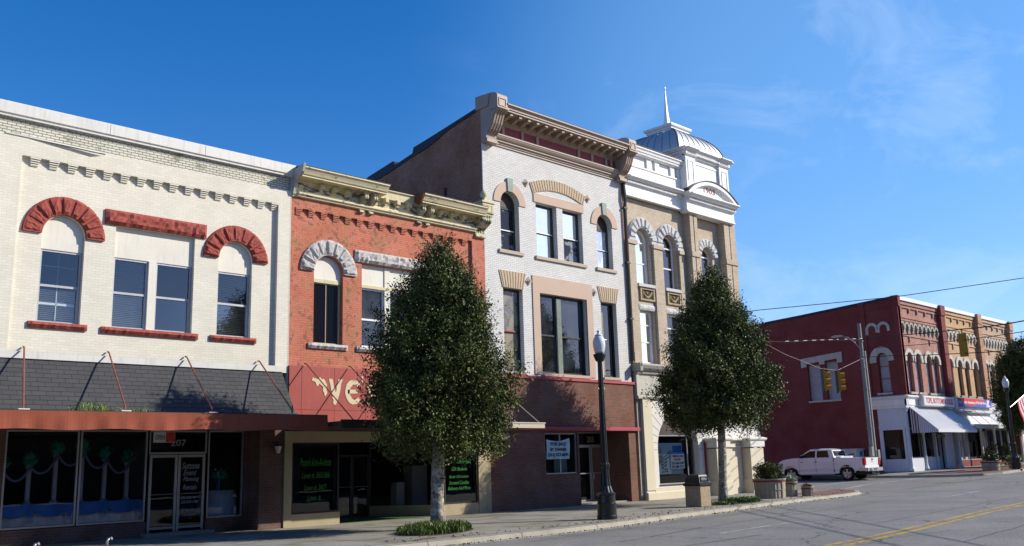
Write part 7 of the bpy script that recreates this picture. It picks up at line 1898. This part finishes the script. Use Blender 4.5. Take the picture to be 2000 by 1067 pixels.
    for w in (.35, 1.15):
        for u in (2.6, 3.45):
            b0 = [P(w+a*.5, u+b*.14, 1.0+c*.62) for c in (0,1) for a, b in ((0,0),(1,0),(1,1),(0,1))]; m.add(b0, [(0,3,2,1),(4,5,6,7),(0,1,5,4),(1,2,6,5),(2,3,7,6),(3,0,4,7)])
    m.build('seats', dkp, t)
    def bxp(m, w0, w1, u0, u1, z0_, z1_):
        m.add([P(w0,u0,z0_),P(w1,u0,z0_),P(w1,u1,z0_),P(w0,u1,z0_),P(w0,u0,z1_),P(w1,u0,z1_),P(w1,u1,z1_),P(w0,u1,z1_)], [(0,3,2,1),(4,5,6,7),(0,1,5,4),(1,2,6,5),(2,3,7,6),(3,0,4,7)])
    for u, r_ in ((3.08,'a'),(4.0,'b')):
        m = MB(); bxp(m, -.02, .03, u-.0, u+.20, 1.10, 1.135); m.build('door_handle', sig_b, t)
    m = MB()
    for u in (2.02, 3.17, 4.28): bxp(m, -.003, .01, u-.006, u+.006, .50, 1.33)
    bxp(m, -.003, .01, 1.985, 2.0, .5, 1.34); m.build('door_gap', dkp, t)
    for w0, w1 in ((-.22,.02),(W-.02,W+.22)):
        m = MB(); bxp(m, w0, w1, 4.02, 4.14, 1.36, 1.54); mo = m.build('mirror', sig_b, t); md_ = mo.modifiers.new('bevel','BEVEL'); md_.width = .03; md_.segments = 2
    for w0, w1 in ((-.012,.16),(W-.16,W+.012)):
        m = MB(); bxp(m, w0, w1, .04, .20, .88, 1.28); o = m.build('tail_light', M('tail light red', (.42,.008,.012), .15, .05, bump=0, coat=.5), t)
    for w0, w1 in ((-.01,.28),(W-.28,W+.01)):
        m = MB(); bxp(m, w0, w1, 5.45, 5.73, .88, 1.08); m.build('headlight', M('headlight glass', (.55,.56,.58), .1, .05, bump=0), t)
    m = MB(); bxp(m, .02, W-.02, -.10, .10, .52, .72); bxp(m, -.02, .12, -.06, .42, .54, .72); bxp(m, W-.12, W+.02, -.06, .42, .54, .72); rbp = m.build('rear_bumper', chrome, t)
    m = MB(); bxp(m, W*.5-.20, W*.5+.20, -.11, -.10, .55, .70); m.build('number_plate', M('number plate', (.10,.12,.16), .5, bump=0), rbp)
    m = MB(); bxp(m, W*.5-.04, W*.5+.04, -.28, -.08, .40, .48); bxp(m, W*.5-.30, W*.5+.30, -.02, .12, .34, .48); m.build('tow_hitch', dkp, rbp)
    m = MB(); bxp(m, 0, W, 5.60, 5.86, .52, .74); m.build('front_bumper', chrome, t)
    m = MB(); m.tube([P(-.04,1.95,.38),P(-.06,4.2,.38)], .045, 8); m.build('side_step', chrome, t)
    m = MB(); bxp(m, .15, W-.15, .5, 5.4, .32, .60); bxp(m, .12, W-.12, .7, 1.75, .5, .95); bxp(m, .12, W-.12, 4.4, 5.35, .5, .95); m.build('underbody', dkp, t)
    m = MB(); bxp(m, .2, W-.2, 1.62, 1.92, .9, 1.42); tb2 = m.build('tool_box', M('white tool box', (.66,.66,.66), .4, .05), t)
    for u in (1.22, 4.88):
        for sx in (0, 1):
            wx = .02 if sx == 0 else W-.02; dr_ = 1 if sx == 0 else -1
            def ring(prof, n=28):
                m = MB(); vs = []
                for r_, o in prof:
                    for k in range(n): a = 2*PI*k/n; vs.append(P(wx+dr_*o, u+r_*math.cos(a), .40+r_*math.sin(a)))
                m.add(vs, [(i*n+k, i*n+(k+1) % n, (i+1)*n+(k+1) % n, (i+1)*n+k) for i in range(len(prof)-1) for k in range(n)]); return m
            wh = ring([(.27,.02),(.35,.0),(.39,.03),(.40,.07),(.40,.20),(.38,.25),(.25,.26)]).build('wheel', rubber, t, smooth=True, auto=50)
            m = ring([(.285,.012),(.265,.03),(.25,.10),(.05,.12)])
            for k in range(5):
                a = 2*PI*k/5+.3; pts = [(.05,a-.9),(.26,a-.20),(.26,a+.20),(.05,a+.9)]
                vs = [P(wx+dr_*o, u+r_*math.cos(b), .40+r_*math.sin(b)) for o in (.02,.07) for r_, b in pts]
                m.add(vs, [(0,1,2,3),(4,7,6,5),(0,4,5,1),(1,5,6,2),(2,6,7,3),(3,7,4,0)])
            m.build('rim', chrome, wh)
            m = ring([(.27,.11),(.02,.115)]); m.build('brake', dkp, wh)
    return t
pickup(54.0, 25.70, .155)

# ------------------------------------------------------------------ buildings on the photographer's side (they shade the near kerb and show in the glass)
opp = BR('opposite red brick', (.30,.12,.08), (.36,.17,.11), (.3,.25,.2))
for i, (a, b, h, lb) in enumerate(((-40, -2, 8.2, 'brick shop building on the photographer side, west of the viewpoint'), (-2, 24, 8.8, 'brick shop building directly behind the photographer'), (24, 280, 8.3, 'brick shop building on the photographer side, east of the viewpoint'))):
    t = thing('shop_building', lb, 'building', ((a+b)/2, -6, 0))
    m = MB(); ops = [(a+1.5+3*k, a+2.9+3*k, 4.8, 7.0) for k in range(int((b-a)/3-.5))]
    m.cell_wall(a, b, 3.2, h, 0, ops, .2); m.box(a, b, .2, 12, h-.5, h-.4); m.box(a, a+.3, .2, 12, 0, h-.5); m.box(b-.3, b, .2, 12, 0, h-.5); m.box(a, b, 11.7, 12, 0, h-.5)
    for k in range(int((b-a)/5)): m.box(a+5*k, a+5*k+.8, 0, .5, 0, 3.2)
    m.v = [(x, -5.2-y, z) for x, y, z in m.v]; m.build('wall', [opp, pier_brick, opp][i], t)
    m = MB(); m.quad((a,-5.5,.4),(b,-5.5,.4),(b,-5.5,3.1),(a,-5.5,3.1)); m.quad((a,-5.35,4.7),(b,-5.35,4.7),(b,-5.35,7.1),(a,-5.35,7.1)); m.build('glazing', M('dark glazing', (.03,.035,.04), .1, .1, bump=0), t)
